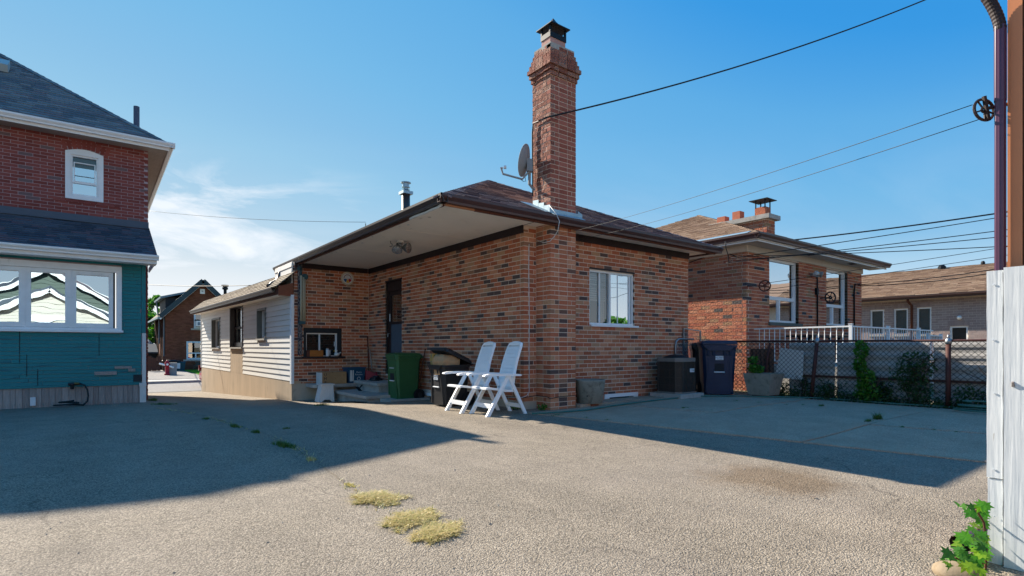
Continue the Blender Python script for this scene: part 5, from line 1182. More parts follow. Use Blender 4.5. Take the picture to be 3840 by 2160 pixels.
# ------------------------------------------------------------------ wheeled bins (built facing -Y at the origin)
def cart(name, label, cat_, m, w_, d_, h_, group, lid_m=None, lid=0., wheels=True, skirt=True):
    t = thing(name, label, 'wheeled bin', (0,0,0), group)
    def ringz(wt, dt, z, sh=0, c=.05):
        return [(-wt+c,-dt+sh,z),(wt-c,-dt+sh,z),(wt,-dt+c+sh,z),(wt,dt-c+sh,z),(wt-c,dt+sh,z),(-wt+c,dt+sh,z),(-wt,dt-c+sh,z),(-wt,-dt+c+sh,z)]
    bw, bd, tw_, td = w_*.425, d_*.40, w_*.5, d_*.48
    lv = [(bw,bd,.03),(bw*1.04,bd*1.05,h_*.3),(tw_*.97,td*.96,h_*.86),(tw_,td,h_*.9),(tw_*1.04,td*1.03,h_*.9),(tw_*1.04,td*1.03,h_*.945),(tw_*.9,td*.9,h_*.945),(bw*.9,bd*.9,.1)]
    mb = MB(); vs = []
    for a, b, z in lv: vs += ringz(a, b, z)
    n = len(lv); mb.add(vs, [tuple(range(8))[::-1]]+[(i*8+k, i*8+(k+1)%8, i*8+8+(k+1)%8, i*8+8+k) for i in range(n-1) for k in range(8)]+[tuple(range((n-1)*8, n*8))])
    body = mb.build('body', m, t)
    # lid: shallow crowned shell hinged at the back, pitched open by angle
    ca, sa = math.cos(lid), math.sin(lid); hy, hz = td*1.03, h_*.95
    def hp(x, y, z): y0 = y-hy; return (x, hy+y0*ca+z*sa*1, hz+(-y0)*sa*1+z*ca)
    mb = MB(); vs = []; L_ = [(1.06,1.08,0),(1.07,1.09,.045),(.95,.95,.075),(.5,.5,.092),(.08,.1,.094)]
    for a, b, z in L_: vs += [hp(x, y, z) for x, y, _ in ringz(tw_*a, td*b, 0, c=.06*a)]
    mb.add(vs, [tuple(range(8))[::-1]]+[(i*8+k, i*8+(k+1)%8, i*8+8+(k+1)%8, i*8+8+k) for i in range(len(L_)-1) for k in range(8)]+[tuple(range(len(L_)*8-8, len(L_)*8))])
    mb.build('lid', lid_m or m, t)
    if skirt:
        mb = MB(); mb.hexa([hp(x, y, z) for x, y, z in ((-tw_*.98,-td*1.09,.005),(tw_*.98,-td*1.09,.005),(tw_*.98,-td*1.045,.0),(-tw_*.98,-td*1.045,.0),(-tw_*.98,-td*1.09,.045),(tw_*.98,-td*1.09,.045),(tw_*.98,-td*1.05,.045),(-tw_*.98,-td*1.05,.045))])
        mb.hexa([(-tw_*.62,-td*1.09,h_*.84),(tw_*.62,-td*1.09,h_*.84),(tw_*.62,-td*1.04,h_*.84),(-tw_*.62,-td*1.04,h_*.84),(-tw_*.98,-td*1.1,h_*.945),(tw_*.98,-td*1.1,h_*.945),(tw_*.98,-td*1.03,h_*.945),(-tw_*.98,-td*1.03,h_*.945)])
        for k in (-.5,-.25,.25,.5): mb.hexa([(k*tw_*1.3-.012,-td*1.0,h_*.75),(k*tw_*1.3+.012,-td*1.0,h_*.75),(k*tw_*1.3+.03,-td*.96,h_*.75),(k*tw_*1.3-.03,-td*.96,h_*.75),(k*tw_*1.3-.03,-td*1.05,h_*.86),(k*tw_*1.3+.03,-td*1.05,h_*.86),(k*tw_*1.3+.03,-td*.96,h_*.86),(k*tw_*1.3-.03,-td*.96,h_*.86)])
        mb.build('front_skirt', lid_m or m, t)
    # lifting recess and catch bar
    fy = lambda z: -(bd*1.05+(td*.96-bd*1.05)*(z/h_-.3)/.56)
    mb = MB(); z0, z1 = h_*.44, h_*.60; mb.hexa([(-.09,fy(z0)-.004,z0),(.09,fy(z0)-.004,z0),(.09,fy(z0)+.02,z0),(-.09,fy(z0)+.02,z0),(-.09,fy(z1)-.004,z1),(.09,fy(z1)-.004,z1),(.09,fy(z1)+.02,z1),(-.09,fy(z1)+.02,z1)]); mb.build('lift_recess', M['ink'], t)
    mb = MB(); mb.tube([(-.1,fy(z0)-.012,z0),(.1,fy(z0)-.012,z0)], .012, 8); mb.build('catch_bar', M['label_white'], t)
    # panel ribs down the front
    mb = MB()
    for s in (-1, 1):
      mb = MB(); mb.hexa([(s*bw*.86-.02,-bd*1.045,h_*.06),(s*bw*.86+.02,-bd*1.045,h_*.06),(s*bw*.86+.02,-bd*.9,h_*.06),(s*bw*.86-.02,-bd*.9,h_*.06),(s*tw_*.62-.02,fy(h_*.66)-.012,h_*.66),(s*tw_*.62+.02,fy(h_*.66)-.012,h_*.66),(s*tw_*.62+.02,fy(h_*.66)+.04,h_*.66),(s*tw_*.62-.02,fy(h_*.66)+.04,h_*.66)]); mb.build('rib', m, t)
    mb = MB(); mb.tube([(-tw_*.8,td*1.0,h_*.93),(-tw_*.8,td*1.22,h_*.95),(tw_*.8,td*1.22,h_*.95),(tw_*.8,td*1.0,h_*.93)], .015, 8); mb.build('handle', m, t)
    if wheels:
        for s in (-1, 1):
            c = (s*(bw+.035), bd*.98, .125); mb = MB(); mb.lathe(c, [(.05,-.03),(.115,-.03),(.125,-.018),(.125,.018),(.115,.03),(.05,.03)], 20, axis=(1,0,0)); wl = mb.build('wheel', M['tyre'], t, smooth=False)
            mb = MB(); mb.lathe(c, [(.05,-.034),(.06,0),(.05,.034)], 12, axis=(1,0,0)); mb.build('hub', M['black_plastic'], wl)
    return t, fy
def stand(t, x, y, a): t.location = (x, y, gz(x, y)+.004); t.rotation_euler = (0, 0, math.radians(a)); return t
# front of a bin turned to face -X: rotate -90
b1, fy = cart('green_bin', 'green wheeled bin with a city emblem standing by the concrete steps', 'bin', M['green_plastic'], .52, .60, .97, 'wheeled bins', skirt=False)
def side_decal(t, w_, d_, h_):
    pass
# emblem on the side that faces the yard (its own right-hand side)
sx_ = lambda z: (.52*.425*1.04+(.52*.5*.97-.52*.425*1.04)*((z/.97)-.3)/.56)
def on_side(mb, y0, y1, z0, z1, o=.004, m=1): mb.hexa([(m*(sx_(z0)+.001),y0,z0),(m*(sx_(z0)+o),y0,z0),(m*(sx_(z0)+o),y1,z0),(m*(sx_(z0)+.001),y1,z0),(m*(sx_(z1)+.001),y0,z1),(m*(sx_(z1)+o),y0,z1),(m*(sx_(z1)+o),y1,z1),(m*(sx_(z1)+.001),y1,z1)])
mb = MB(); SD = -1
on_side(mb, -.06, .06, .64, .665, m=SD); on_side(mb, -.052, .052, .672, .69, m=SD); on_side(mb, -.05, -.018, .69, .745, m=SD); on_side(mb, .006, .05, .69, .755, m=SD); on_side(mb, .02, .05, .755, .785, m=SD); on_side(mb, -.045,-.03,.745,.76, m=SD)
mb.build('emblem', M['label_white'], b1); mb = MB(); mb.fbox(Fr((0,fy(.7)),(1,0),(0,-1)), -.1, .1, .685, .70, .0, .01); mb.build('front_lettering', M['label_white'], b1)
mb = MB(); mb.tube([(-.1,-.28,.95),(-.1,-.26,1.0),(.06,-.24,1.0),(.06,-.22,.96)], .012, 6); mb.build('lid_latch', M['black_plastic'], b1)
stand(b1, 5.2, 10.62, -90)
b2, fy2 = cart('black_bin', 'black wheeled bin with its lid propped open by a paper bag behind the chairs', 'bin', M['black_plastic'], .52, .60, .76, 'wheeled bins', lid=.42)
def plate(t, fy, z, wd, ht, rows):
    fr = Fr((0, fy(z)), (1,0), (0,-1)); mb = MB(); mb.fbox(fr, -wd, wd, z-ht, z+ht, .004, .012); pl = mb.build('number_plate', M['label_white'], t)
    text_mb(rows[0], ht*.95, (0, fy(z)-.014, z+ht*.05), (1,0,0), (0,0,1)).build('lettering', M['ink'], pl); text_mb(rows[1], ht*.7, (0, fy(z)-.014, z-ht*.8), (1,0,0), (0,0,1)).build('lettering', M['ink'], pl)
plate(b2, fy2, .50, .07, .04, ('GARBAGE', 'L2049 06'))
stand(b2, 4.98, 8.36, -90)
b3, fy3 = cart('blue_bin', 'large dark blue wheeled bin facing the yard at the end of the fence', 'bin', M['blue_plastic'], .66, .70, 1.08, 'wheeled bins'); plate(b3, fy3, .76, .075, .04, ('LR 50425', '00050588'))
stand(b3, 10.2, 6.42, -48)
b4, fy4 = cart('black_bin', 'black wheeled bin half hidden between the air conditioner and the blue bin', 'bin', M['black_plastic'], .56, .64, 1.04, 'wheeled bins'); mb = MB(); mb.fbox(Fr((0,fy4(.66)),(1,0),(0,-1)), -.05,.04,.63,.68,.003,.01); mb.build('sticker', M['label_white'], b4)
stand(b4, 10.62, 6.98, -50)
# paper bag in the open bin
t = thing('paper_bag', 'crumpled brown paper bag sticking out of the open black bin', 'paper bag', (4.9, 8.33, .75))
mb = MB(); n = 14; vs = []
for j, (z, rx, ry) in enumerate(((.55,.2,.19),(.68,.21,.2),(.78,.23,.21),(.87,.21,.17),(.90,.17,.13))):
    for k in range(n):
        a = 2*math.pi*k/n; s = (abs(math.cos(a))**4+abs(math.sin(a))**4)**-.25; q = 1+rnd(-.05,.05); vs.append((4.90+rx*s*q*math.cos(a), 8.34+ry*s*q*math.sin(a), z+rnd(-.012,.012)))
mb.add(vs, [(j*n+k, j*n+(k+1)%n, j*n+n+(k+1)%n, j*n+n+k) for j in range(4) for k in range(n)]+[tuple(range(4*n, 5*n))]); mb.build('bag', M['paper'], t)
mb = MB(); mb.hexa([(4.70,8.42,.70),(4.72,8.56,.68),(4.78,8.56,.68),(4.78,8.42,.70),(4.69,8.44,.92),(4.70,8.58,.90),(4.78,8.58,.90),(4.78,8.44,.92)]); mb.build('printed_side', mat('yellow_print','#a98a4a',.8,.3,12,c2='#6d735e',c2f=(.5,.6)), t)

# ------------------------------------------------------------------ two resin recliners (built facing -X at the origin)
def make_chair():
    t = thing('folding_chair', 'white resin folding chair', 'chair', (0,0,0), 'white resin chairs'); W_ = .245
    m = M['resin']
    for s in (-1, 1):
        y = s*W_
        mb = MB(); mb.hexa([(-.0,y-.02,0),(.065,y-.02,0),(.065,y+.02,0),(-.0,y+.02,0),(.365,y-.02,.60),(.425,y-.02,.60),(.425,y+.02,.60),(.365,y+.02,.60)]); mb.build('leg', m, t)
        y2 = s*(W_-.028); mb = MB(); mb.hexa([(.70,y2-.018,0),(.755,y2-.018,0),(.755,y2+.018,0),(.70,y2+.018,0),(.395,y2-.018,.595),(.45,y2-.018,.595),(.45,y2+.018,.595),(.395,y2+.018,.595)]); mb.build('leg', m, t)
        mb = MB(); prof = [(-.03,.618),(.04,.632),(.25,.636),(.42,.628),(.60,.618),(.63,.60),(.60,.588),(.40,.594),(.1,.598),(-.02,.59),(-.04,.60)]
        mb.prism([(x, y-.034, z) for x, z in prof], (0,.068,0)); mb.build('armrest', m, t)
    mb = MB()
    for s in (-1, 1): mb.beam((.66, s*(W_-.03), .13), (.72, s*(W_-.03), .02), .012, .03)
    mb.beam((.105,-W_+.02,.145),(.105,W_-.02,.145),.028,.065); mb.build('stretcher', m, t)
    mb = MB(); mb.beam((.672,-W_+.045,.12),(.672,W_-.045,.12),.028,.06); mb.build('stretcher', m, t)
    mb = MB(); prof = [(.02,.42),(.06,.428),(.2,.415),(.36,.385),(.5,.375),(.52,.345),(.36,.352),(.2,.385),(.06,.40),(.02,.395)]
    mb.prism([(x, -W_+.03, z) for x, z in prof], (0, 2*(W_-.03), 0)); mb.build('seat', m, t)
    # back: curved shell, narrower and rounded at the top
    cur = lambda u: (.50+.20*u+.05*math.sin(u*math.pi)*-.6, .375+.72*u)
    n = 14; fr_, bk = [], []
    def half(u): return (.215-.03*u)*(1 if u < .94 else math.sqrt(max(.02, 1-((u-.94)/.06)**2*.25)))
    mb = MB(); vs = []
    for i in range(n+1):
        u = i/n; x, z = cur(u); h = half(u); e = .03
        vs += [(x-.022,-h,z),(x-.022,-h+e,z),(x-.008,-h+e,z),(x-.008,h-e,z),(x-.022,h-e,z),(x-.022,h,z),(x+.02,h,z+.004),(x+.02,-h,z+.004)]
    f = [(i*8+k, i*8+(k+1)%8, i*8+8+(k+1)%8, i*8+8+k) for i in range(n) for k in (0,1,3,4,5,6,7)]
    mb.add(vs, f+[tuple(range(8))[::-1]])
    x, z = cur(1); h = half(1); k_ = 7
    top = [(x+.0+.012*math.sin(math.pi*i/k_), -h+2*h*i/k_, z+.03*math.sin(math.pi*i/k_)) for i in range(k_+1)]
    mb.add([(a-.022,b,c) for a,b,c in top]+[(a+.02,b,c) for a,b,c in top]+[(x-.022,-h+2*h*i/k_,z-.035) for i in range(k_+1)], [(i,i+1,k_+2+i,k_+1+i) for i in range(k_)]+[(2*k_+2+i,2*k_+3+i,i+1,i) for i in range(k_)]+[tuple(range(k_,-1,-1))])
    mb.build('backrest', m, t)
    for i in range(11):                                # slats of the woven-look back panel
        u0, u1 = .06+i*.079, .06+i*.079+.073; (x0,z0),(x1,z1) = cur(u0), cur(u1); h = half(u1)-.032
        mb = MB(); mb.hexa([(x0-.016,-h,z0),(x0-.016,h,z0),(x0-.004,h,z0),(x0-.004,-h,z0),(x1-.016,-h,z1),(x1-.016,h,z1),(x1-.004,h,z1),(x1-.004,-h,z1)]); mb.build('back_slat', M['resin_back'], t)
    return t
c1 = make_chair(); c1['label'] = 'white resin folding chair nearer the chimney corner, the right one of the pair'
c1.location = (4.60, 6.90, .0); c1.rotation_euler = (0,0,math.radians(-4))
c2 = copy_tree(c1); c2['label'] = 'white resin folding chair nearer the black bin, the left one of the pair'
c2.location = (4.52, 7.50, .0); c2.rotation_euler = (0,0,math.radians(-3))

# ------------------------------------------------------------------ porch corner
st = thing('concrete_steps', 'two pale concrete steps below the porch door', 'steps', (5.0, 12, -.2))
def step(x0, x1, y0, y1, z0, z1, nose=.04):
    mb = MB(); mb.prism([(x0+.06,y0+.05,z0),(x1,y0+.05,z0),(x1,y1-.03,z0),(x0+.06,y1-.03,z0)], (0,0,z1-z0-.06)); mb.prism([(x0,y0,z1-.06),(x1,y0,z1-.06),(x1,y1,z1-.06),(x0,y1,z1-.06)], (0,0,.06)); return mb
step(4.42,5.60,10.75,12.75,-.3,.02).build('lower_step', M['concrete'], st); step(4.92,5.60,11.35,12.72,.0,.235).build('upper_step', M['concrete'], st); 
mb = MB(); mb.box(4.72,5.6,10.2,10.74,-.3,-.04); mb.build('side_slab', M['concrete'], st)
bn = thing('stone_bench', 'concrete slab bench along the porch end wall', 'bench', (4.8, 13.2, -.2))
mb = MB(); mb.prism([(4.02,12.95,.08),(4.1,12.86,.08),(5.6,12.86,.08),(5.6,13.46,.08),(4.02,13.46,.08)], (0,0,.075)); mb.build('seat_slab', M['concrete'], bn)
mb = MB(); mb.box(4.42,4.60,12.95,13.44,-.3,.08); mb.box(5.30,5.5,12.95,13.44,-.3,.08); mb.build('support', M['parge'], bn)
mb = MB(); mb.box(4.3,5.6,13.3,13.45,-.35,.08); mb.build('back_kerb', M['parge'], bn)
bxs = thing('lettered_box', 'stained plywood box with letters U M P on its end, on the slab bench', 'box', (4.5, 13.1, .155))
mb = MB(); A_ = [P(1170,1443,Z=.156), P(1190,1447,Z=.156)]
y0 = 12.92; mb.box(4.20,4.82,y0,y0+.3,.157,.44); mb.build('panel', M['cardboard'], bxs); mb = MB(); mb.box(4.192,4.197,y0,y0+.3,.157,.43); mb.box(4.198,4.235,y0-.006,y0-.001,.157,.432); mb.build('white_edge', M['old_white'], bxs)
mb = MB()
for i, ch in enumerate('UMP'): text_mb(ch, .1, (4.31, y0-.008, .345-.093*i), (1,0,0), (0,0,1)).build('lettering', M['ink'], bxs)
rb_ = thing('recycling_box', 'blue recycling box with white lettering on the slab bench', 'recycling box', (5.0, 13.1, .155))
bx0, bx1, by0, by1 = 4.86, 5.30, 12.93, 13.28
mb = MB(); vs = [(bx0+.03,by0+.03,.157),(bx1-.03,by0+.03,.157),(bx1-.03,by1-.03,.157),(bx0+.03,by1-.03,.157),(bx0,by0,.50),(bx1,by0,.50),(bx1,by1,.50),(bx0,by1,.50),(bx0-.015,by0-.015,.505),(bx1+.015,by0-.015,.505),(bx1+.015,by1+.015,.505),(bx0-.015,by1+.015,.505),(bx0-.015,by0-.015,.535),(bx1+.015,by0-.015,.535),(bx1+.015,by1+.015,.535),(bx0-.015,by1+.015,.535),(bx0+.02,by0+.02,.535),(bx1-.02,by0+.02,.535),(bx1-.02,by1-.02,.535),(bx0+.02,by1-.02,.535),(bx0+.05,by0+.05,.2),(bx1-.05,by0+.05,.2),(bx1-.05,by1-.05,.2),(bx0+.05,by1-.05,.2)]
mb.add(vs, [(3,2,1,0)]+[(a+k, a+(k+1)%4, a+4+(k+1)%4, a+4+k) for a in (0,4,8,12,16) for k in range(4)]+[(20,21,22,23)]); mb.build('tub', M['box_blue'], rb_)
tl = Vector((0,-.026,.34)).normalized(); yf = lambda z: by0+.03-.03*(z-.157)/.343-.002
text_mb('Metro', .055, (5.14, yf(.40), .40), (1,0,0), tl).build('lettering', M['label_white'], rb_); text_mb('Recycles', .055, (5.14, yf(.34), .345), (1,0,0), tl).build('lettering', M['label_white'], rb_)
mb = MB()
for k in range(3):                                     # three chasing arrows
    a0 = 2*math.pi*k/3+math.pi/2
    for j in range(5):
        a, b = a0+j*.3, a0+j*.3+.26; r = .04; mb.poly([Vector((5.14+q*math.cos(aa), yf(.26+q*math.sin(aa)), .26+q*math.sin(aa))) for aa, q in ((a,r-.007),(b,r-.007),(b,r+.007),(a,r+.007))][::-1])
    e = a0+1.75; mb.poly([Vector((5.14+q*math.cos(aa), yf(.26+q*math.sin(aa)), .26+q*math.sin(aa))) for aa, q in ((e-.2,.056),(e-.2,.024),(e+.15,.04))])
mb.build('arrow_mark', M['label_white'], rb_)
mb = MB()
for xx, ww in ((4.945,.03),(4.995,.018)):
    mb.hexa([(xx-ww,yf(.2)-.003,.2),(xx+ww,yf(.2)-.003,.2),(xx+ww,yf(.2),.2),(xx-ww,yf(.2),.2),(xx-ww,yf(.47)-.003,.47),(xx+ww*.5,yf(.47)-.003,.47),(xx+ww*.5,yf(.47),.47),(xx-ww,yf(.47),.47)])
mb.build('worn_sticker', M['old_white'], rb_)
rd = thing('red_tub', 'red plastic tub tipped on its side on the slab bench', 'tub', (5.5, 13.05, .155))
mb = MB(); mb.hexa([(5.30,12.9,.157),(5.52,12.72,.157),(5.60,13.0,.157),(5.34,13.2,.157),(5.30,12.92,.47),(5.5,12.78,.38),(5.58,13.0,.37),(5.34,13.2,.46)]); mb.hexa([(5.5,12.70,.157),(5.535,12.69,.157),(5.615,12.98,.157),(5.58,13.0,.157),(5.49,12.76,.42),(5.53,12.75,.41),(5.605,12.99,.40),(5.57,13.0,.41)]); mb.build('tub', M['red_plastic'], rd)
mb = MB()
for c_, r_ in (((5.35,12.45,.27),(.16,.2,.05)),((5.28,12.28,.28),(.12,.12,.06)),((5.42,12.55,.29),(.1,.1,.07))):
    n = 10; vs = [(c_[0]+r_[0]*math.cos(2*math.pi*k/n)*q+rnd(-.02,.02), c_[1]+r_[1]*math.sin(2*math.pi*k/n)*q+rnd(-.02,.02), c_[2]-r_[2]+zz) for q, zz in ((1,0),(1,r_[2]),(.6,r_[2]*1.7)) for k in range(n)]; mb.add(vs, [(j*n+k, j*n+(k+1)%n, j*n+n+(k+1)%n, j*n+n+k) for j in range(2) for k in range(n)]+[tuple(range(2*n,3*n))])
tag(mb.build('black_bag', M['black_plastic'], loc=(5.35,12.4,.235)), 'crumpled black bag lying on the upper concrete step', 'bag')
sl_ = thing('step_stool', 'white step stool with peeling paint in front of the slab bench', 'stool', (4.45, 12.75, -.22))
gx, gy = P(1222,1500,Z=gz(4.3,12.45)).x, 12.42; z0 = gz(4.3,12.4); 
A0_ = P(1193,1500,Y=12.45); xl, xr = P(1196,1500,Y=12.42).x, P(1254,1500,Y=12.42).x; xtl, xtr = P(1207,1445,Y=12.46).x, P(1250,1445,Y=12.46).x; zt_ = P(1225,1444,Y=12.46).z
mb = MB()
outl = [(xl,z0),(xl+.06,z0),(xl+.12,z0+.05),(xr-.12,z0+.05),(xr-.06,z0),(xr,z0),(xtr,zt_),(xtl,zt_)]
mb.prism([(x,12.42+(.04 if z > z0+.1 else 0),z) for x, z in outl], (0,.02,0)); mb.build('front_board', M['old_white'], sl_)
mb = MB(); mb.prism([(x,12.72-(.04 if z > z0+.1 else 0),z) for x, z in outl], (0,.02,0)); mb.build('back_board', M['old_white'], sl_)
for a, b in ((xl, xtl), (xr-.016, xtr-.016)):
    mb = MB(); mb.hexa([(a,12.441,z0),(a+.016,12.441,z0),(a+.016,12.719,z0),(a,12.719,z0),(b,12.481,zt_),(b+.016,12.481,zt_),(b+.016,12.679,zt_),(b,12.679,zt_)]); mb.build('side_board', M['old_white'], sl_)
mb = MB(); mb.box(xtl-.03,xtr+.03,12.43,12.73,zt_+.002,zt_+.022); mb.build('top_board', M['old_white'], sl_)
mt = thing('doormat', 'black rubber doormat on the asphalt before the steps', 'doormat', (4.5, 11.3, -.13)); g = MB()
cs = [P(1248,1508,Z=-.16), P(1330,1517,Z=-.14), P(1420,1507,Z=-.12), P(1330,1502,Z=-.15)]
cs = [Vector((c.x, c.y, gz(c.x, c.y)+.004)) for c in cs]; g.prism(cs, (0,0,.012)); g.build('mat', M['tyre'], mt)
# rods and boards on the end wall
pb = thing('awning_roller', 'rolled cream awning arm fixed to a peeling board at the porch end wall', 'awning', (3.9, 13.4, .8))
mb = MB(); a0, a1 = fR.px(1116, 1200)[0], fR.px(1131, 1200)[0]; mb.fbox(fR, a0, a1, .84, SOF-.02, .003, .045); mb.build('post_board', mat('peeling_board','#8d857c',.9,.3,10,.5,60,.004,c2='#2a2c3c',c2f=(.44,.52),stretch=(3,3,.8)), pb)
zb_, zt2 = fR.px(1131, 1205)[1], fR.px(1128, 1035)[1]
for k, x in enumerate((a1-.035, a1+.02, a1+.055)):
    mb = MB(); p = fR.pt(x, zb_, .09-.012*k); mb.lathe(p, [(.024,0),(.024,zt2-zb_-.04*k)], 10); mb.build('awning_rod', mat('cream_tube%s' % ('' if k == 0 else ' worn'),'#b8ae92',.5,.08,5), pb, smooth=True)
vg_ = mat('verdigris_iron','#3c5a5c',.7,.2,20); MB().fbox(fR, a1-.08, a1+.06, zb_-.07, zb_+.0, .03, .12).build('lower_bracket', vg_, pb); mb = MB(); mb.fbox(fR, a1-.05, a1-.02, zt2-.0, zt2+.22, .03, .08); mb.lathe(fR.pt(a1+.06, zt2-.02, .05), [(.075,0),(.075,.03),(.05,.035)], 12, axis=(0,-1,0)); mb.lathe(fR.pt(a1-.07, zt2+.17, .05), [(.05,0),(.05,.03)], 12, axis=(0,-1,0)); mb.build('bracket', mat('verdigris_bracket','#3c5a5c',.7,.2,20), pb)
dl = thing('wall_thermometer', 'round wall thermometer with coloured dial on the porch brick', 'thermometer', (5.05, 13.47, 2.76)); q = P(1302,1045,Y=13.47)
mb = MB(); mb.lathe(q, [(.165,0),(.17,.012),(.165,.03),(.135,.034),(.13,.022)], 28, axis=(0,-1,0), capt=False); mb.build('rim', mat('cream_dial_rim','#c9bca4',.5,.06,9), dl, smooth=False)
mb = MB(); mb.lathe(q+Vector((0,-.02,0)), [(.13,0),(.13,.006)], 28, axis=(0,-1,0)); mb.build('dial', M['label_white'], dl)
def petal(a0, a1, r0, r1, o): return [q+Vector((r*math.cos(a), -o, r*math.sin(a))) for a, r in [(a0+(a1-a0)*k/5, r1) for k in range(6)]+[(a1-(a1-a0)*k/5, r0) for k in range(6)]]
for nm, m_, a0_, a1_, r0_, r1_ in (('dial_mark','dial_blue',3.3,4.3,.03,.105),('dial_mark','dial_yellow',4.35,5.1,.01,.11),('dial_mark','dial_red',5.15,6.15,.03,.105)): MB().poly(petal(a0_, a1_, r0_, r1_, .028)).build(nm, M[m_], dl)
mb = MB(); mb.poly(petal(.0, math.pi, .088, .104, .0285)); mb.build('dial_arc', M['rust'], dl); mb = MB(); mb.beam(q+Vector((0,-.034,0)), q+Vector((.09,-.034,.002)), .006, .004); mb.build('needle', M['ink'], dl)
for k in range(9):
    a = -2.2+k*.22
    mb = MB(); c = q+Vector((.15*math.cos(a), -.0355, .15*math.sin(a))); mb.obox(c, (.006*math.cos(a),0,.006*math.sin(a)), (0,.001,0), (-.004*math.sin(a),0,.004*math.cos(a))); mb.build('rim_mark', M['ink'], dl)
# things on the kitchen sill
zs = .806
mb = MB(); mb.box(4.10,4.42,13.40,13.52,zs,zs+.15); w_ = thing('sill_planter_box', 'orange wooden box on the kitchen window sill', 'box', (4.25, 13.45, zs)); mb.build('panel', M['orange_wood'], w_); MB().box(4.03,4.098,13.40,13.52,zs,zs+.15).build('end_board', M['brown_wood'], w_)
jr = thing('glass_jar', 'glass jar of white powder in the middle of the kitchen sill', 'jar', (4.6, 13.43, zs)); q = P(1228,1320,Y=13.43); mb = MB(); mb.lathe((q.x,13.43,zs), [(.035,0),(.038,.01),(.038,.15),(.03,.17)], 14); mb.build('jar_body', M['label_white'], jr, smooth=True); MB().lathe((q.x,13.43,zs+.17), [(.034,0),(.034,.03)], 14).build('lid', M['steel'], jr)
mb = MB(); mb.lathe((q.x+.055,13.44,zs), [(.03,0),(.03,.16)], 12); tag(mb.build('clear_bottle', M['lens'], loc=(q.x+.055,13.44,zs), smooth=True), 'clear bottle beside the jar on the kitchen sill', 'bottle')
dk = thing('duck_figurine', 'white ceramic duck at the right end of the kitchen sill', 'figurine', (4.85, 13.43, zs)); q = P(1263,1322,Y=13.43); mb = MB()
mb.lathe((q.x,13.43,zs), [(.03,0),(.06,.02),(.068,.05),(.05,.078),(.02,.09)], 14); mb.lathe((q.x-.02,13.43,zs+.075), [(.022,0),(.024,.03),(.034,.05),(.036,.07),(.025,.09),(.005,.097)], 12); mb.beam((q.x+.04,13.43,zs+.06),(q.x+.1,13.43,zs+.095),.05,.02); mb.build('duck_body', M['duck'], dk, smooth=True); MB().beam((q.x-.05,13.43,zs+.135),(q.x-.09,13.43,zs+.13),.022,.012).build('beak', M['dial_yellow'], dk)
# handles leaning in the corner, broom by the window
for (pa, pb_, r, lab, m_) in (((1378,1260),(1384,1400),.017,'old wooden handle leaning in the porch corner','brown_wood'),((1386,1310),(1395,1385),.02,'weathered wooden stick leaning low in the porch corner','grey_board')):
    a, b = P(*pa, Y=13.38), P(*pb_, Y=13.25); mb = MB(); mb.tube([a, b], r, 7); tag(mb.build('wooden_handle', M[m_], loc=b, smooth=True), lab, 'tool handle', 'handles in the porch corner')
bm = thing('broom', 'brown broom leaning on the porch wall between the green and black bins', 'broom', (5.5, 10.45, -.08)); a = P(1595,1308,X=5.58); b = Vector((5.47, a.y+.13, gz(5.47,10.5)+.14)); MB().tube([a, b], .014, 7).build('broom_handle', M['brown_wood'], bm, smooth=True)
mb = MB(); mb.hexa([(b.x-.05,b.y-.11,b.z-.14),(b.x+.05,b.y-.11,b.z-.14),(b.x+.05,b.y+.11,b.z-.14),(b.x-.05,b.y+.11,b.z-.14),(b.x-.025,b.y-.05,b.z+.05),(b.x+.025,b.y-.05,b.z+.05),(b.x+.025,b.y+.05,b.z+.05),(b.x-.025,b.y+.05,b.z+.05)]); mb.build('broom_head', M['brown_wood'], bm)
# shovel lying on the slab end
mb = MB(); a, b = P(1345,1458,Y=12.2), P(1372,1430,Y=12.5); mb.tube([a, b], .016, 6); mb.obox(a, (.05,.02,-.05), (.03,-.03,0), (0,.004,.004)); tag(mb.build('garden_trowel', M['black_metal'], loc=b), 'dark hand tool propped between bench and steps', 'garden tool')
# floodlight, hook and the dish
q = P(1502, 905, Z=SOF-.005); fr2 = flood((q.x, q.y, SOF-.14), [((-.25,-.45,-.75),(-.07,.0,.0)),((.5,-.8,-.1),(.1,-.02,.02))], (q.x+.02, q.y+.03, SOF-.002), 'twin floodlight under the porch ceiling', M['steel'], .10)
MB().lathe((q.x, q.y, SOF-.035), [(.07,0),(.075,.033)], 16).build('ceiling_plate', M['old_white'], fr2)
q = P(1465, 905, Z=SOF-.01); mb = MB(); mb.tube([(q.x,q.y,SOF),(q.x,q.y,SOF-.05),(q.x+.03,q.y,SOF-.06),(q.x+.03,q.y,SOF-.10),(q.x,q.y,SOF-.115),(q.x-.02,q.y,SOF-.1)], .006, 5); tag(mb.build('ceiling_hook', M['black_metal'], loc=(q.x,q.y,SOF)), 'small dark hook screwed into the porch ceiling', 'hook')
ds_ = thing('satellite_dish', 'grey satellite dish with feed arm beside the brick chimney', 'satellite dish', (5.8, 7.0, 3.9))
Rv, Fv = Vector((RT[0], RT[1], 0)), Vector((FW[0], FW[1], 0)); c = P(1967, 602, D=9.05); n = (-Rv*math.cos(math.radians(17))+Fv*math.sin(math.radians(17))).normalized(); n = (n*math.cos(math.radians(14))+Vector((0,0,1))*math.sin(math.radians(14))).normalized()
mb = MB(); pr_ = [(.262*t_, .062*(t_*t_)) for t_ in (.02,.25,.5,.75,.9,1.)]; mb.lathe(c-n*.05, pr_+[(.266,.064),(.264,.054)]+[(r, h-.008) for r, h in pr_[::-1]], 30, axis=n, capb=True, capt=True); mb.build('reflector', M['grey_dish'], ds_, smooth=True)
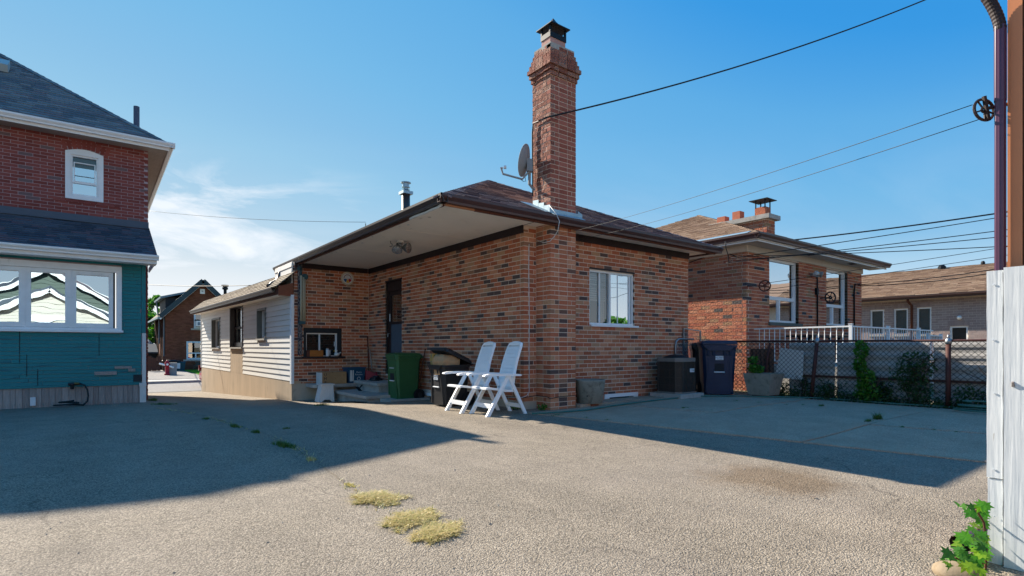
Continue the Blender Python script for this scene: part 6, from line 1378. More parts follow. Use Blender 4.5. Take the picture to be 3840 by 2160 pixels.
mb = MB(); bc = c-n*.09-Vector((0,0,.04)); mb.obox(bc-Rv*.0+Vector((0,0,-.03)), n*.05, Fv*.05, Vector((0,0,.1))); mb.tube([bc+Vector((0,0,-.1)), P(1985,690,D=9.1), P(2003,712,D=9.2)], .024, 8); mb.build('mount', M['grey_dish'], ds_)
mb = MB(); a = P(1958,672,D=9.0); e = P(1886,652,D=9.0); mb.tube([bc+Vector((0,0,-.12)), a, e, P(1879,628,D=9.0)], .018, 8); mb.build('feed_arm', M['grey_dish'], ds_)
mb = MB(); e2 = P(1880,629,D=9.0); mb.tube([e2, P(1888,629,D=9.0)], .016, 8); mb.tube([P(1890,627,D=9.0), P(1899,627,D=9.0)], .03, 12); mb.build('receiver', M['label_white'], ds_)
mb = MB(); mb.tube([P(1953,673,D=9.0), P(1962,680,D=9.0), P(1972,680,D=9.02), P(1969,665,D=9.0)], .005, 5); mb.build('dish_cable', M['cable'], ds_)
# ------------------------------------------------------------------ cables
def sag(p, q, s=.0, n=16): 
    p, q = Vector(p), Vector(q); return [p+(q-p)*i/n-Vector((0,0,4*s*(i/n)*(1-i/n))) for i in range(n+1)]
def wire(name, path, r, m, label, cat='cable', group=None, n=5):
    mb = MB(); mb.tube(path, r, n); o = mb.build(name, m, loc=path[0], smooth=True); return tag(o, label, cat, group)
a = P(2045, 441, Y=CY0-.03); b = P(3300, -40, D=10.5); far = b+(b-a)*1.2
cs_ = thing('service_cable', 'thick black service cable from the chimney up to the top right', 'cable', a, 'overhead lines')
MB().tube(sag(a, far, .55, 30), .013, 6).build('span', M['cable'], cs_, smooth=True)
MB().tube([a, P(2020,452,Y=CY0-.03), Vector((CX0-.02,CY0-.02,P(2000,470,X=CX0).z)), P(1999,463,X=CX0-.03), P(1996,500,X=CX0-.03), P(1997,640,X=CX0-.03), P(1998,735,X=CX0-.03)], .011, 6).build('drop', M['cable'], cs_, smooth=True)
PUL = P(3690, 412, D=2.75)
e1 = P(2105, 877, Y=CY0-.02); e2 = P(2172, 897, Y=YB-.06)
d0 = Vector((0,0,.05))
wire('clothesline', sag(P(3646,393,D=2.75), e1, .05), .0022, M['cable'], 'upper clothesline wire running from the pulley to the chimney', 'clothesline', 'clotheslines')
wire('clothesline', sag(P(3668,449,D=2.75), e2, .06), .0022, M['cable'], 'lower clothesline wire running from the pulley to the rear eave', 'clothesline', 'clotheslines')
for i, (x0, y0, D0, y1, r, lab, sg) in enumerate((
    (2925,905,13.5,769,.022,'twisted thick power line above the orange brick bungalow, topmost on the right',.16),
    (2740,968,12.4,798,.012,'second power line from the top, running to the orange brick corner',.1),
    (2722,985,12.4,847,.012,'third power line from the top, at the orange brick corner',.1),
    (2760,975,12.4,866,.012,'fourth power line from the top, beside a close partner',.12),
    (2790,962,12.6,905,.012,'fifth power line, nearly level past the bungalow eave',.1),
    (2872,1062,13.1,921,.008,'upper pulley line crossing the bungalow windows',.06),
    (2874,1086,13.1,952,.008,'lower pulley line crossing the bungalow windows',.06))):
    p = P(x0, y0, D=D0); q = P(3726, y1, D=11.2); q2 = q+(q-p)*1.6
    wire('power_line', sag(p, q2, sg*1.2, 26), r*.75, M['cable'], lab, 'power line', 'power lines on the right')
p = P(2870, 1116, D=19.5)
wire('power_line', sag(P(3217,1068,D=16.3), P(3740,1008,D=14), .05), .012, M['cable'], 'dark line in front of the brown roof of the pale building', 'power line', 'power lines on the right')
wire('power_line', sag(P(3217,1072,D=16.3), P(3740,1020,D=14), .08), .012, M['cable'], 'second dark line close below the first across the brown roof', 'power line', 'power lines on the right')
wire('overhead_line', sag(P(545,789,Y=24), P(1372,833,Y=15.5), .1), .006, M['cable'], 'thin line in the sky between left house and porch eave', 'overhead line', 'lines on the left')
wire('overhead_line', sag(P(530,1066,D=24), P(960,1069,D=20.0), .06), .012, M['cable'], 'dark line passing before the gable house across the street', 'overhead line', 'lines on the left')
wire('overhead_line', sag(P(548,1118,D=30), P(582,1160,D=46), .1), .02, M['cable'], 'short line slanting down towards the distant trees', 'overhead line', 'lines on the left')
mb = MB(); q = P(1371,838,Y=15.3); mb.tube([q, q-Vector((0,0,.35))], .012, 5); tag(mb.build('line_hook', M['black_metal'], loc=q), 'small dark hook on the porch eave holding the thin line', 'hook')
# white cable down the corner strip, dark cable along the foot of the wall
fY = YB-.012; z1 = P(1984,915,Y=fY).z; pts = [P(1984,915,Y=fY), P(1983,1000,Y=fY), P(1985,1200,Y=fY), P(1984,1300,Y=fY), P(1985,1450,Y=fY), P(1984,1470,Y=fY), P(1975,1484,Y=fY), P(1960,1490,Y=fY), P(1930,1491,X=XA-.012), P(1860,1488,X=XA-.012)]
wire('white_cable', pts, .006, M['white_cable'], 'white cable running down the corner strip left of the chimney', 'cable', 'wall cables')
pts = [P(1880,1489,X=XA-.016), P(1950,1487,X=XA-.016), Vector((XA-.016,YB-.016,.2)), P(2010,1484,Y=YB-.02), Vector((CX0-.012,YB-.03,.215)), P(2050,1488,X=CX0-.012), Vector((CX0-.014,CY0-.014,.195)), P(2100,1488,Y=CY0-.014), P(2158,1483,Y=CY0-.014)]
wire('black_cable', pts, .006, M['cable'], 'thin black cable clipped round the foot of the chimney', 'cable', 'wall cables')
q0 = P(2085, 800, Y=CY0-.2); pts = [P(2060,770,Y=CY0-.04), q0, P(2098,830,Y=GY-.02), P(2092,865,Y=GY-.01), P(2080,885,Y=CY0-.06), P(2062,905,Y=CY0-.02), P(2040,910,X=CX0-.02), P(2012,900,Y=YB-.03)]
wire('white_cable', pts, .006, M['white_cable'], 'pale cable looping from the flashing over the gutter to the chimney', 'cable', 'wall cables')
for lab_, pts in zip(('black service wire hanging from the gutter over the orange brick eave','tangled black wire along the top of the orange brick side wall'), ([P(2720,905,D=12.0), P(2722,930,D=12.), P(2730,955,D=12.2), P(2733,985,D=12.4), P(2745,975,D=12.4)], [P(2585,985,X=NX-.02), P(2640,965,X=NX-.02), P(2690,948,X=NX-.02), P(2732,950,X=NX-.02), P(2760,962,X=NX-.02)])):
    wire('service_wire', pts, .011, M['cable'], lab_, 'cable', 'tangled wires at the eave')
# garden hose along the slabs, coil at its right end
pts = []
for x, y in ((1995,1540),(2100,1535),(2200,1527),(2300,1514),(2420,1503),(2520,1495),(2620,1487),(2750,1486),(2900,1489),(3050,1493),(3200,1503),(3350,1515),(3500,1524),(3640,1534),(3760,1545)):
    p = P(x, y, Z=.075); pts.append(Vector((p.x, p.y, gz(p.x, p.y)+.032)))
hs_ = thing('garden_hose', 'green garden hose lying along the concrete slabs with a coil at the right', 'hose', pts[0], 'hoses')
MB().tube(pts, .0135, 6).build('hose_line', M['hose'], hs_, smooth=True)
cpt = []
c = P(3740, 1548, Z=.08)
for k in range(44):
    a_ = 2*math.pi*k/18; cpt.append(Vector((c.x-.05+(.34-.002*k)*math.cos(a_), c.y+(.5-.003*k)*math.sin(a_), gz(c.x, c.y)+.035+.0035*k)))
MB().tube(cpt, .0135, 6).build('hose_coil', M['hose'], hs_, smooth=True)

# ------------------------------------------------------------------ weeds in the cracks
crk = [(545,1520),(700,1545),(800,1570),(900,1600),(1030,1640),(1120,1690),(1200,1745),(1280,1800),(1330,1840),(1380,1880),(1420,1905)]
wp = [P(x, y, Z=0) for x, y in crk]; wp = [P(x, y, Z=gz(q.x, q.y)) for (x, y), q in zip(crk, wp)]
mb = MB()
for a, b in zip(wp, wp[1:]):
    n = 6
    for i in range(n):
        p = a+(b-a)*i/n; q = a+(b-a)*(i+1)/n; w_ = rnd(.002,.009); j = Vector((rnd(-.015,.015),0,0)); mb.add([(p.x-w_+j.x,p.y,gz(p.x,p.y)+.004),(p.x+w_+j.x,p.y,gz(p.x,p.y)+.004),(q.x+w_,q.y,gz(q.x,q.y)+.004),(q.x-w_,q.y,gz(q.x,q.y)+.004)], [(0,1,2,3)])
o = mb.build('asphalt_crack', mat('crack_dirt','#7a6e5e',.95,.3,12)); o['kind'] = 'structure'
big = (((1405,1872),.20,.27,1700,.036,'dry_grass','largest of three yellowed grass clumps, the one farthest up the crack'),((1535,1950),.28,.18,1700,.034,'dry_grass','middle yellowed grass clump on the sunlit asphalt'),((1645,2003),.24,.16,1500,.034,'dry_grass','nearest yellowed grass clump on the sunlit asphalt'))
for (x, y), rx, ry, n, h, m, lab in big:
    p = P(x, y, Z=0); grass_tuft('grass_clump', p, rx, ry, n, h, M[m], lab, 'grass clump', 'yellowed grass clumps', .4, 2.6)
    mb = MB()
mb = MB()                                            # sparse dry blades strung along the crack
for a, b in zip(wp, wp[1:]+[P(1545,1960,Z=0)]):
    for i in range(int(46*(b-a).length)):
        t_ = rnd(0, 1); p = a+(b-a)*t_+Vector((random.gauss(0,.03), 0, 0)); p.z = gz(p.x, p.y)
        if math.sin(p.y*5.1)+math.sin(p.y*2.3+1) < -.3: continue
        d = Vector((rnd(-1,1), rnd(-1,1), 0)).normalized(); k_ = d.cross(Vector((0,0,1)))*.004; h_ = rnd(.012,.035); mb.add([p-k_, p+k_, p+d*h_*1.6+Vector((0,0,h_))], [(0,1,2)])
o = mb.build('crack_grass', M['dry_grass']); o['kind'] = 'stuff'
mb = MB()                                            # loose grit and crumbs on the asphalt
for i in range(700):
    x, y = rnd(-.5, 6.0), rnd(1.2, 9)
    s = rnd(.003, .009)*(1.6 if rnd(0,1) < .06 else 1); z = gz(x, y); n_ = 5; a0 = rnd(0, 6)
    vs = [(x+s*math.cos(a0+6.283*k/n_)*rnd(.7,1.2), y+s*math.sin(a0+6.283*k/n_)*rnd(.7,1.2), z) for k in range(n_)]; mb.add(vs+[(x+rnd(-.3,.3)*s, y+rnd(-.3,.3)*s, z+s*rnd(.5,.9))], [(k, (k+1) % n_, n_) for k in range(n_)])
o = mb.build('loose_grit', mat('grit','#8f8577',.9,.3,40, pvar=.35)); o['kind'] = 'stuff'
small = [((1312,1822),.05,.1,120,.03,'dry_grass','small dry tuft just above the yellowed clumps'),((1165,1725),.06,.1,120,.04,'dry_grass','dry tuft at the edge of the left shadow'),((1060,1672),.10,.34,420,.06,'weed','longest green weed strip in the shaded crack'),((960,1622),.06,.12,160,.05,'weed','green weed in the shaded crack above the longest strip'),((880,1600),.07,.2,220,.05,'weed','dark weed in the shaded crack, second from its upper end'),((775,1572),.05,.1,110,.04,'weed','tiny weed near the upper end of the shaded crack'),((1075,1608),.08,.06,60,.035,'weed','lone pale weed on the shaded asphalt right of the crack'),((610,1512),.35,.3,300,.05,'weed','weeds at the corner of the teal sunroom'),((575,1490),.12,.3,260,.1,'weed','brightest weed tuft beside the teal sunroom corner')]
for (x, y), rx, ry, n, h, m, lab in small:
    p = P(x, y, Z=0); p = P(x, y, Z=gz(p.x, p.y)); grass_tuft('weed_tuft', p, rx, ry, n, h, M[m], lab, 'weed', 'weeds in the asphalt', .15, .7)
slab_w = [((3290,1572),.12,.07,160,.14,'tall grass tuft standing up from a slab joint'),((3255,1580),.1,.06,120,.06,'low grass tuft beside the tall one in the slab joint'),((3385,1602),.09,.04,90,.035,'short weed in the slab joint right of the tall tuft'),((3505,1612),.06,.03,60,.03,'short weed in the slab joint far to the right'),((3585,1620),.06,.03,60,.03,'rightmost short weed in the slab joint'),((3080,1523),.08,.05,110,.07,'small weed by the hose below the leaning fence post'),((3010,1519),.05,.03,50,.04,'tiny weed left of the small weed near the hose'),((2950,1517),.12,.04,90,.03,'flat weed patch near the hose below the fence'),((2850,1510),.14,.05,110,.04,'flat weed patch in front of the stone planter'),((2760,1505),.14,.05,110,.04,'weed patch in front of the blue bin'),((2565,1532),.14,.05,150,.05,'weed in the slab joint below the air conditioner'),((2670,1540),.08,.03,60,.03,'small weed in the slab joint right of the air conditioner'),((2580,1490),.12,.06,170,.09,'weed at the corner of the air conditioner pad'),((2280,1575),.16,.03,110,.03,'weed strip along the joint between asphalt and concrete'),((2200,1567),.08,.03,70,.03,'small weed along the asphalt joint'),((2090,1557),.16,.04,130,.04,'leafy weed strip along the joint near the chimney'),((2470,1594),.08,.03,60,.025,'tiny weed on the joint where the shadow ends'),((1210,1507),.22,.1,220,.07,'weeds at the foot of the return wall beside the stool'),((3140,1592),.1,.03,70,.025,'short weed in the long joint left of the tall tuft')]
for (x, y), rx, ry, n, h, lab in slab_w:
    p = P(x, y, Z=.05); p = P(x, y, Z=gz(p.x, p.y)+.01); grass_tuft('weed_tuft', p, rx, ry, n, h, M['weed'], lab, 'weed', 'weeds in the slab joints', -.1, .8)
for (x, y, n, w_, lab) in ((1935,1532,120,.16,'leafy green weeds under the right chair at the wall foot'),(2035,1535,90,.10,'reddish weeds at the left foot of the chimney'),(2125,1525,70,.10,'small leafy weeds at the front foot of the chimney')):
    p = P(x, y, Z=.02); mb = MB(); leaves(mb, (p.x, p.y, .06), (w_, w_*.6, .055), n, .022, .5); tag(mb.build('leafy_weed', M['leaf'], loc=(p.x, p.y, .02)), lab, 'weed', 'weeds at the wall foot')

# ------------------------------------------------------------------ near right: boards, column, downspout, maple shoots
fP = Fr((3.40, 0), (0,1), (-1,0)); 
def py_(x): return P(x, 1400, X=3.40).y
gb = thing('white_board_post', 'white painted boards with peeling paint at the right edge', 'boards', (3.4, .6, 0))
yA, yB, yC = py_(3700), py_(3760), py_(3766)
zT = P(3730,1015,X=3.40).z; zJ = P(3730,1793,X=3.40).z
def rough_board(y0, y1, z0, z1, o, nm='board', top=0.):
    mb = MB(); n = 26; vs = []
    for k in range(n+1):
        z = z0+(z1-z0)*k/n; w_ = .0012*math.sin(k*1.3)+rnd(-.0008,.0008)
        zz = z
        vs += [(3.40-o,y0+w_,zz),(3.40-o,y1+w_*.5,zz+(top if k == n else 0)),(3.44,y1,zz+(top if k == n else 0)),(3.44,y0,zz)]
    mb.add(vs, [(k*4+i, k*4+(i+1)%4, k*4+4+(i+1)%4, k*4+4+i) for k in range(n) for i in range(4)]+[(3,2,1,0),(n*4,n*4+1,n*4+2,n*4+3)]); return mb.build(nm, PB_, gb)
def peel_mat():
    t = NT('peeling_white_boards'); v = t.mapping((6,14,.8)); n1 = t.noise(3., 6, .62, v, .6); n2 = t.noise(9, 4, .6, t.mapping((2,10,.7)))
    col = t.ramp(n2, [(.3, lin('#c3c8cb')), (.7, lin('#d8dbdc'))]); col = t.mix(t.rng(n1, .70, .73, 0, .6), col, lin('#9a958e'))
    wv = t.new('ShaderNodeTexWave', {'Vector': t.mapping((1,9,.35)), 'Scale': 1.6, 'Distortion': 9., 'Detail': 3.}).outputs[1]
    t.bump(t.math('ADD', t.math('MULTIPLY', wv, .5), n1), .35, .005); return t.fin(col, .7, .3)
PB_ = peel_mat()
rough_board(yB, yA, zJ, zT, 0.); rough_board(yB+.001, yA-.003, -.3, zJ-.004, -.004); rough_board(yC-.26, yC, -.3, P(3800,1000,X=3.39).z, .012, top=.0)
for (x, y) in ((3726,1068),(3724,1275),(3728,1475),(3726,1760),(3728,1935),(3727,2090)):
    q = P(x, y, X=3.398); mb = MB(); mb.lathe(q, [(.005,0),(.005,.002)], 12, axis=(-1,0,0)); mb.lathe(q+Vector((-.0022,0,0)), [(.002,0),(.001,.0006)], 8, axis=(-1,0,0)); mb.build('screw', M['label_white'], gb)
for (x, y, l) in ((3798,1440,.012),):
    q = P(x, y, X=3.386); mb = MB(); mb.hexa([q+Vector(v) for v in ((-.004,-.006,-l),(-.004,.004,-l),(.003,.006,-l),(.003,-.008,-l),(-.008,-.003,l*.6),(-.008,.003,l*.6),(.003,.004,l),(.003,-.004,l))]); mb.build('paint_chip', M['grey_board'], gb)
oc = thing('orange_column', 'tan-orange square column rising behind the white boards', 'column', (3.62, .5, 0)); cx0 = P(3778,500,X=3.60); cx1 = P(3834,500,X=3.60)
mb = MB(); mb.box(3.60, 3.70, cx1.y, cx0.y, -.1, 3.4); mb.build('shaft', M['orange_column'], oc); mb = MB(); mb.box(3.606, 3.70, cx1.y-.3, cx1.y-.004, -.1, 3.4); mb.build('dark_return', M['brown_wood'], oc)
dp = thing('downspout', 'maroon downspout with ribbed elbow beside the orange column', 'downspout', (3.5, .7, 0))
ya_, yb_ = P(3772,500,X=3.56).y, P(3727,500,X=3.56).y; rr = (yb_-ya_)/2; yc = (ya_+yb_)/2
def flute(c, z0, z1, r):
    mb = MB(); n = 36; vs = []
    for z in (z0, z1):
        for k in range(n):
            a_ = 2*math.pi*k/n; s_ = (abs(math.cos(a_))**3.2+abs(math.sin(a_))**3.2)**(-1/3.2); q = r*s_*(1+.045*math.cos(a_*10)); vs.append((c[0]+q*math.cos(a_), c[1]+q*math.sin(a_), z))
    mb.add(vs, [(k, (k+1)%n, n+(k+1)%n, n+k) for k in range(n)]); return mb
zc_ = P(3750,340,X=3.56).z; ze = P(3750,95,X=3.56).z
flute((3.57,yc), .12, zc_, rr*.92).build('pipe', M['purple_pipe'], dp, smooth=True); flute((3.57,yc), zc_-.05, ze, rr).build('pipe', M['purple_pipe'], dp, smooth=True)
mb = MB(); n = 28; path = []; rad = []
for k in range(n+1):
    t_ = k/n; path.append(Vector((3.57-.05*t_*t_, yc+.085*t_**1.6, ze-.02+.26*t_))); rad.append(rr*(1.08+.07*(k % 2)))
mb.tube(path, rad, 18, cap=False); mb.build('ribbed_elbow', M['dark_trim'], dp)
pq = PUL; t = pulley('clothesline_pulley', PUL, (-.5,-.85,.1), .055, M['dark_trim'], 'maroon spoked clothesline pulley hanging beside the downspout at the top right', 5, 'clothesline pulleys')
mb = MB(); x = Vector((.55,-.3,.25)).normalized(); dn = Vector((.22,-.1,-1)).normalized(); vv_ = Vector((-.5,-.85,.1)).normalized()*.012; mb.beam(PUL+vv_-dn*.062, PUL+vv_+dn*.062, .016, .012, (-.5,-.85,.1)); mb.beam(PUL+vv_, PUL+vv_+Vector((.13,-.085,.035)), .014, .012, (-.5,-.85,.1)); mb.build('bracket', M['dark_trim'], t)
# maple shoots at the foot of the boards, stone and pipe end
def maple_leaf(c, n, up, s):
    n = Vector(n).normalized(); y = (Vector(up)-n*Vector(up).dot(n)).normalized(); x = y.cross(n)
    out = [(0,-.35),(.18,-.25),(.5,-.42),(.42,-.12),(.85,.05),(.5,.2),(.55,.5),(.25,.38),(0,1),(-.25,.38),(-.55,.5),(-.5,.2),(-.85,.05),(-.42,-.12),(-.5,-.42),(-.18,-.25)]
    c = Vector(c); mb = MB(); vs = [c]+[c+x*a_*s+y*b_*s+n*(-.12*s*(a_*a_)-.1*s*b_*abs(b_)) for a_, b_ in out]; k = len(out); mb.add(vs, [(0, 1+i, 1+(i+1) % k) for i in range(k)]); return mb
ms_ = thing('maple_shoots', 'bright green maple seedlings at the foot of the white boards', 'plant', P(3640,2120,Z=0))
base = P(3660, 2130, X=3.25)
lp = [(3655,1905,.062),(3690,1890,.06),(3640,1922,.05),(3670,1948,.06),(3690,1965,.05),(3690,1920,.055),(3590,1888,.035),(3618,1898,.035),(3650,1985,.05),(3560,2075,.06),(3600,2062,.055),(3580,2100,.05),(3550,2110,.04),(3620,2090,.05),(3665,2065,.05),(3690,2040,.05),(3640,2045,.04),(3700,2080,.05),(3680,2110,.055),(3640,2120,.055),(3600,2130,.05),(3560,2140,.04),(3700,2130,.06),(3660,2150,.05),(3690,2150,.05),(3620,2150,.05),(3585,2020+60,.04),(3695,2010,.04),(3640,2020,.045),(3670,2022,.045),(3600,2115,.05),(3570,2128,.045),(3545,2105,.04),(3630,2105,.05),(3685,2090,.05),(3655,2100,.05),(3590,2150,.05),(3615,2070,.04)]
lp += [(3690-abs(random.gauss(0,45)), rnd(1990,2155), rnd(.04,.062)) for k in range(46)]+[(3690-abs(random.gauss(0,22)), rnd(1890,1990), rnd(.04,.055)) for k in range(10)]
for (x, y, s) in lp:
    D_ = rnd(2.35, 2.62); c = P(x, y, D=D_); n_ = Vector((-.5+rnd(-.5,.5), -.3+rnd(-.5,.4), .75+rnd(-.3,.3))); maple_leaf(c, n_, (rnd(-1,.3), rnd(-.6,.6), rnd(-.4,.2)), s*.78).build('leaf', M['leaf_bright'] if rnd(0,1) < .6 else M['leaf'], ms_)
mb = MB()
for (pts, r) in (([P(3695,2160,D=2.5),P(3700,2050,D=2.5),P(3690,1960,D=2.5),P(3660,1910,D=2.5)], .005), ([P(3690,2160,D=2.48),P(3640,2120,D=2.45),P(3580,2090,D=2.42)], .004), ([P(3700,2110,D=2.5),P(3650,2115,D=2.48),P(3610,2125,D=2.46)], .005), ([P(3700,1985,D=2.5),P(3665,1985,D=2.48)], .003)): mb.tube(pts, r, 5)
mb.build('stem', mat('reddish_stem','#5c3a2a',.7,.2,20), ms_)
q = P(3590, 2165, D=2.45); mb = MB(); n1_, n2_ = 9, 20; vs = []
for j in range(n1_):
    ph = -math.pi/2+math.pi*j/(n1_-1)
    for k in range(n2_):
        a_ = 2*math.pi*k/n2_; vs.append((q.x+.07*math.cos(ph)*math.cos(a_)*(1+.06*math.sin(3*a_)), q.y+.095*math.cos(ph)*math.sin(a_), .015+.05*math.sin(ph)))
mb.add(vs, [(j*n2_+k, j*n2_+(k+1)%n2_, (j+1)*n2_+(k+1)%n2_, (j+1)*n2_+k) for j in range(n1_-1) for k in range(n2_)]); tag(mb.build('field_stone', M['stone'], loc=(q.x,q.y,0), smooth=True), 'rounded tan stone below the maple seedlings', 'stone')
a = P(3600, 2040, D=2.62); b = P(3680, 2012, D=2.75); mb = MB(); mb.tube([a, a+(b-a)*.5, b, b+Vector((.2,-.05,.02))], .042, 10, cap=False); mb.tube([a+(b-a)*.02, a+(b-a)*.1], .046, 10, cap=False); tag(mb.build('drain_pipe_end', M['brown'], loc=a, smooth=True), 'short brown drain pipe end among the maple leaves', 'drain pipe')
q = P(3050, 1866, Z=.006); mb = maple_leaf(q+Vector((0,0,.008)), (.1,.1,1), (1,.2,0), .028); tag(mb.build('fallen_leaf', M['brown_wood'], loc=q), 'small brown fallen leaf alone on the sunlit asphalt', 'leaf')

# ------------------------------------------------------------------ across the street
YS = 48.0; fS_ = Fr((0, YS), (1,0), (0,-1)); GB = -.72
def ps(x, y): return fS_.px(x, y)
SH = thing('gable_house', 'brown brick gable house with dormer across the street', 'house', (4, YS, GB))
xl_ = ps(619, 1300)[0]; pk = ps(759, 1066); xr_ = pk[0]*2-xl_
ze_ = ps(632, 1178)[1]
slope = (pk[1]-ze_)/(pk[0]-xl_)
wlow = (ps(699,1300)[0], ps(768,1300)[0], ps(720,1348)[1], ps(720,1280)[1]); wup = (ps(727,1200)[0], ps(727,1200)[0]+1.7, ps(740,1232)[1], ps(740,1170)[1]); wat = (ps(750,1)[0], ps(768,1)[0], ps(759,1102)[1], ps(759,1084)[1])
c = MB(); core(c, fS_, xl_, xr_, GB-.3, ze_, [wlow, (wup[0],wup[1],wup[2],ze_)]); 
core(c, fS_, xl_, xr_, GB-.3, GB, [])
c.add([fS_.pt(a, z, o) for o in (-.012,-.25) for a, z in ((xl_,ze_),(wup[0],ze_),(wup[0],wup[3]),(wup[1],wup[3]),(wup[1],ze_),(xr_,ze_),(pk[0],pk[1]))], [(0,1,2,6),(2,3,6),(3,4,5,6)])
c.box(xl_, xl_+.25, YS+.25, YS+9, GB-.3, ze_); c.box(xr_-.25, xr_, YS+.25, YS+9, GB-.3, ze_); c.box(xl_+.3, xr_-.3, YS+1.5, YS+1.6, GB, ze_+.5)
sw = c.build('wall', M['far_brick'], SH)
# brick courses that still read at this distance
mbk = MB(); z = GB; k = 0
def edge(z): return (xl_, xr_) if z < ze_ else (xl_+(z-ze_)/slope, xr_-(z-ze_)/slope)
while z < pk[1]-.15:
    e0, e1 = edge(z+.07); s = e0-(k % 2)*.12
    while s < e1:
        q0, q1 = max(s, e0), min(s+.23, e1); s += .245
        for h in (wlow, wup, wat):
            if h[2] < z+.03 < h[3]:
                if q0 >= h[0] and q1 <= h[1]: q1 = q0; break
                if q0 < h[0] < q1: q1 = h[0]
                elif q0 < h[1] < q1: q0 = h[1]
        if q1-q0 > .03:
            p = [fS_.pt(a, zz, o) for zz in (z, z+.068) for a, o in ((q0,.0),(q1,.0),(q1,-.011),(q0,-.011))]; lay(SH, 'brick', p, sw, M['far_brick'])
    z += .08; k += 1
fSl = Fr((xl_, YS), (0,1), (-1,0)); z = GB; k = 0
while z < ze_-.2:
    s = -(k % 2)*.12
    while s < 8.9:
        q0, q1 = max(s, 0), min(s+.23, 8.9); s += .245
        if q1-q0 > .03: mbk.hexa([fSl.pt(a, zz, o) for zz in (z, z+.068) for a, o in ((q0,.0),(q1,.0),(q1,-.011),(q0,-.011))])
    z += .08; k += 1
o = mbk.build('side_brickwork', M['far_brick'], sw); o['kind'] = 'stuff'
for nm, h, rails in (('w', wlow, ((wlow[0]+.08, wlow[1]-.08, wlow[2]+(wlow[3]-wlow[2])*.35, .09),)), ('w', wup, ((wup[0]+.08, wup[1]-.08, wup[2]+(wup[3]-wup[2])*.42, .07),))):
    wd = window(SH, fS_, *h, fw=.12, inset=-.04, depth=.1, rails=rails, gm=M['glass'], fm=mat('pale_blue_white_frame','#c2d3da',.5,.05,4), sill=(h[0]-.2, h[1]+.1, h[2], .12, .1), sill_m=M['concrete'])
b = MB(); b.fbox(fS_, wlow[0]+(wlow[1]-wlow[0])*.5-.04, wlow[0]+(wlow[1]-wlow[0])*.5+.04, wlow[2]+.1, wlow[2]+(wlow[3]-wlow[2])*.33, -.0, .05); b.build('mullion', M['white'], SH)
b = MB(); b.fbox(fS_, wat[0], wat[1], wat[2], wat[3], -.02, .04); at = b.build('attic_window', M['white'], SH)
b = MB(); m0, m1, mz0, mz1 = wat[0]+(wat[1]-wat[0])*.3, wat[1]-(wat[1]-wat[0])*.3, wat[2]+(wat[3]-wat[2])*.35, wat[3]-(wat[3]-wat[2])*.3
for i in (0,1):
    for j in (0,1): b.fbox(fS_, m0+(m1-m0)*(.5*i+.03), m0+(m1-m0)*(.5*i+.45), mz0+(mz1-mz0)*(.5*j+.03), mz0+(mz1-mz0)*(.5*j+.45), .041, .045)
b.build('pane', M['glass_dim'], at)
ac0 = (ps(733,1)[0], ps(758,1)[0], ps(740,1224)[1], ps(740,1204)[1])
b = MB(); b.fbox(fS_, *ac0, .03, .5); wa = b.build('window_unit', M['white'], SH); b = MB(); b.fbox(fS_, ac0[0]+.08, ac0[1]-.08, ac0[2]+.07, ac0[3]-.1, .501, .51); b.build('grille', mat('unit_grille','#7f8b96',.6,.1,9), wa); MB().fbox(fS_, ac0[0]-.06, ac0[1]+.03, ac0[3]+.01, ac0[3]+.11, .03, .25).build('unit_hood', M['ink'], wa)
# roof with dormer
ov = .35
def rp(a, z, y): return (a, y, z)
cR = MB(); eL = (xl_-.35, ze_-.35*slope); eR = (xr_+.35, ze_-.35*slope); Pk = (pk[0], pk[1]+.12)
for (e, s) in ((eL, 1), (eR, -1)): cR.hexa([(e[0],YS-ov,e[1]),(Pk[0],YS-ov,Pk[1]),(Pk[0],YS+9,Pk[1]),(e[0],YS+9,e[1]),(e[0],YS-ov,e[1]+.2),(Pk[0],YS-ov,Pk[1]+.2),(Pk[0],YS+9,Pk[1]+.2),(e[0],YS+9,e[1]+.2)])
sr = cR.build('roof', M['shingle_olive'], SH)
b = MB(); 
for e in (eL, eR):
    b.beam((e[0],YS-ov-.02,e[1]+.13),(Pk[0],YS-ov-.02,Pk[1]+.13),.06,.34,(0,0,1))
b.build('bargeboard', mat('dark_slate_barge','#33464d',.6,.1,4), SH)
b = MB()
for e in (eL, eR): b.beam((e[0],YS-ov+.0,e[1]-.06),(Pk[0],YS-ov+.0,Pk[1]-.06),.05,.10,(0,0,1))
b.build('rake_trim', M['white'], SH)
b = MB(); gx0 = xl_-.42; b.box(gx0-.08, gx0+.06, YS-ov, YS+9, eL[1]-.02, eL[1]+.12); b.build('gutter', mat('pale_gutter','#8fa3a8',.5,.05,4), SH)
dz = ze_+.35; b = MB(); dx0 = xl_+.1; b.box(dx0, dx0+2.6, YS+.9, YS+5.5, ze_-.1, dz+.95); dm = b.build('dormer', mat('dark_dormer_cladding','#2a2f34',.7,.15,5), SH)
b = MB(); b.hexa([(dx0-.35,YS+.6,dz+.85),(dx0+2.9,YS+.6,dz+1.75),(dx0+2.9,YS+6,dz+1.75),(dx0-.35,YS+6,dz+.85),(dx0-.35,YS+.6,dz+1.0),(dx0+2.9,YS+.6,dz+1.9),(dx0+2.9,YS+6,dz+1.9),(dx0-.35,YS+6,dz+1.0)]); b.build('dormer_roof', mat('blue_grey_dormer_roof','#6f8791',.6,.1,4), dm)
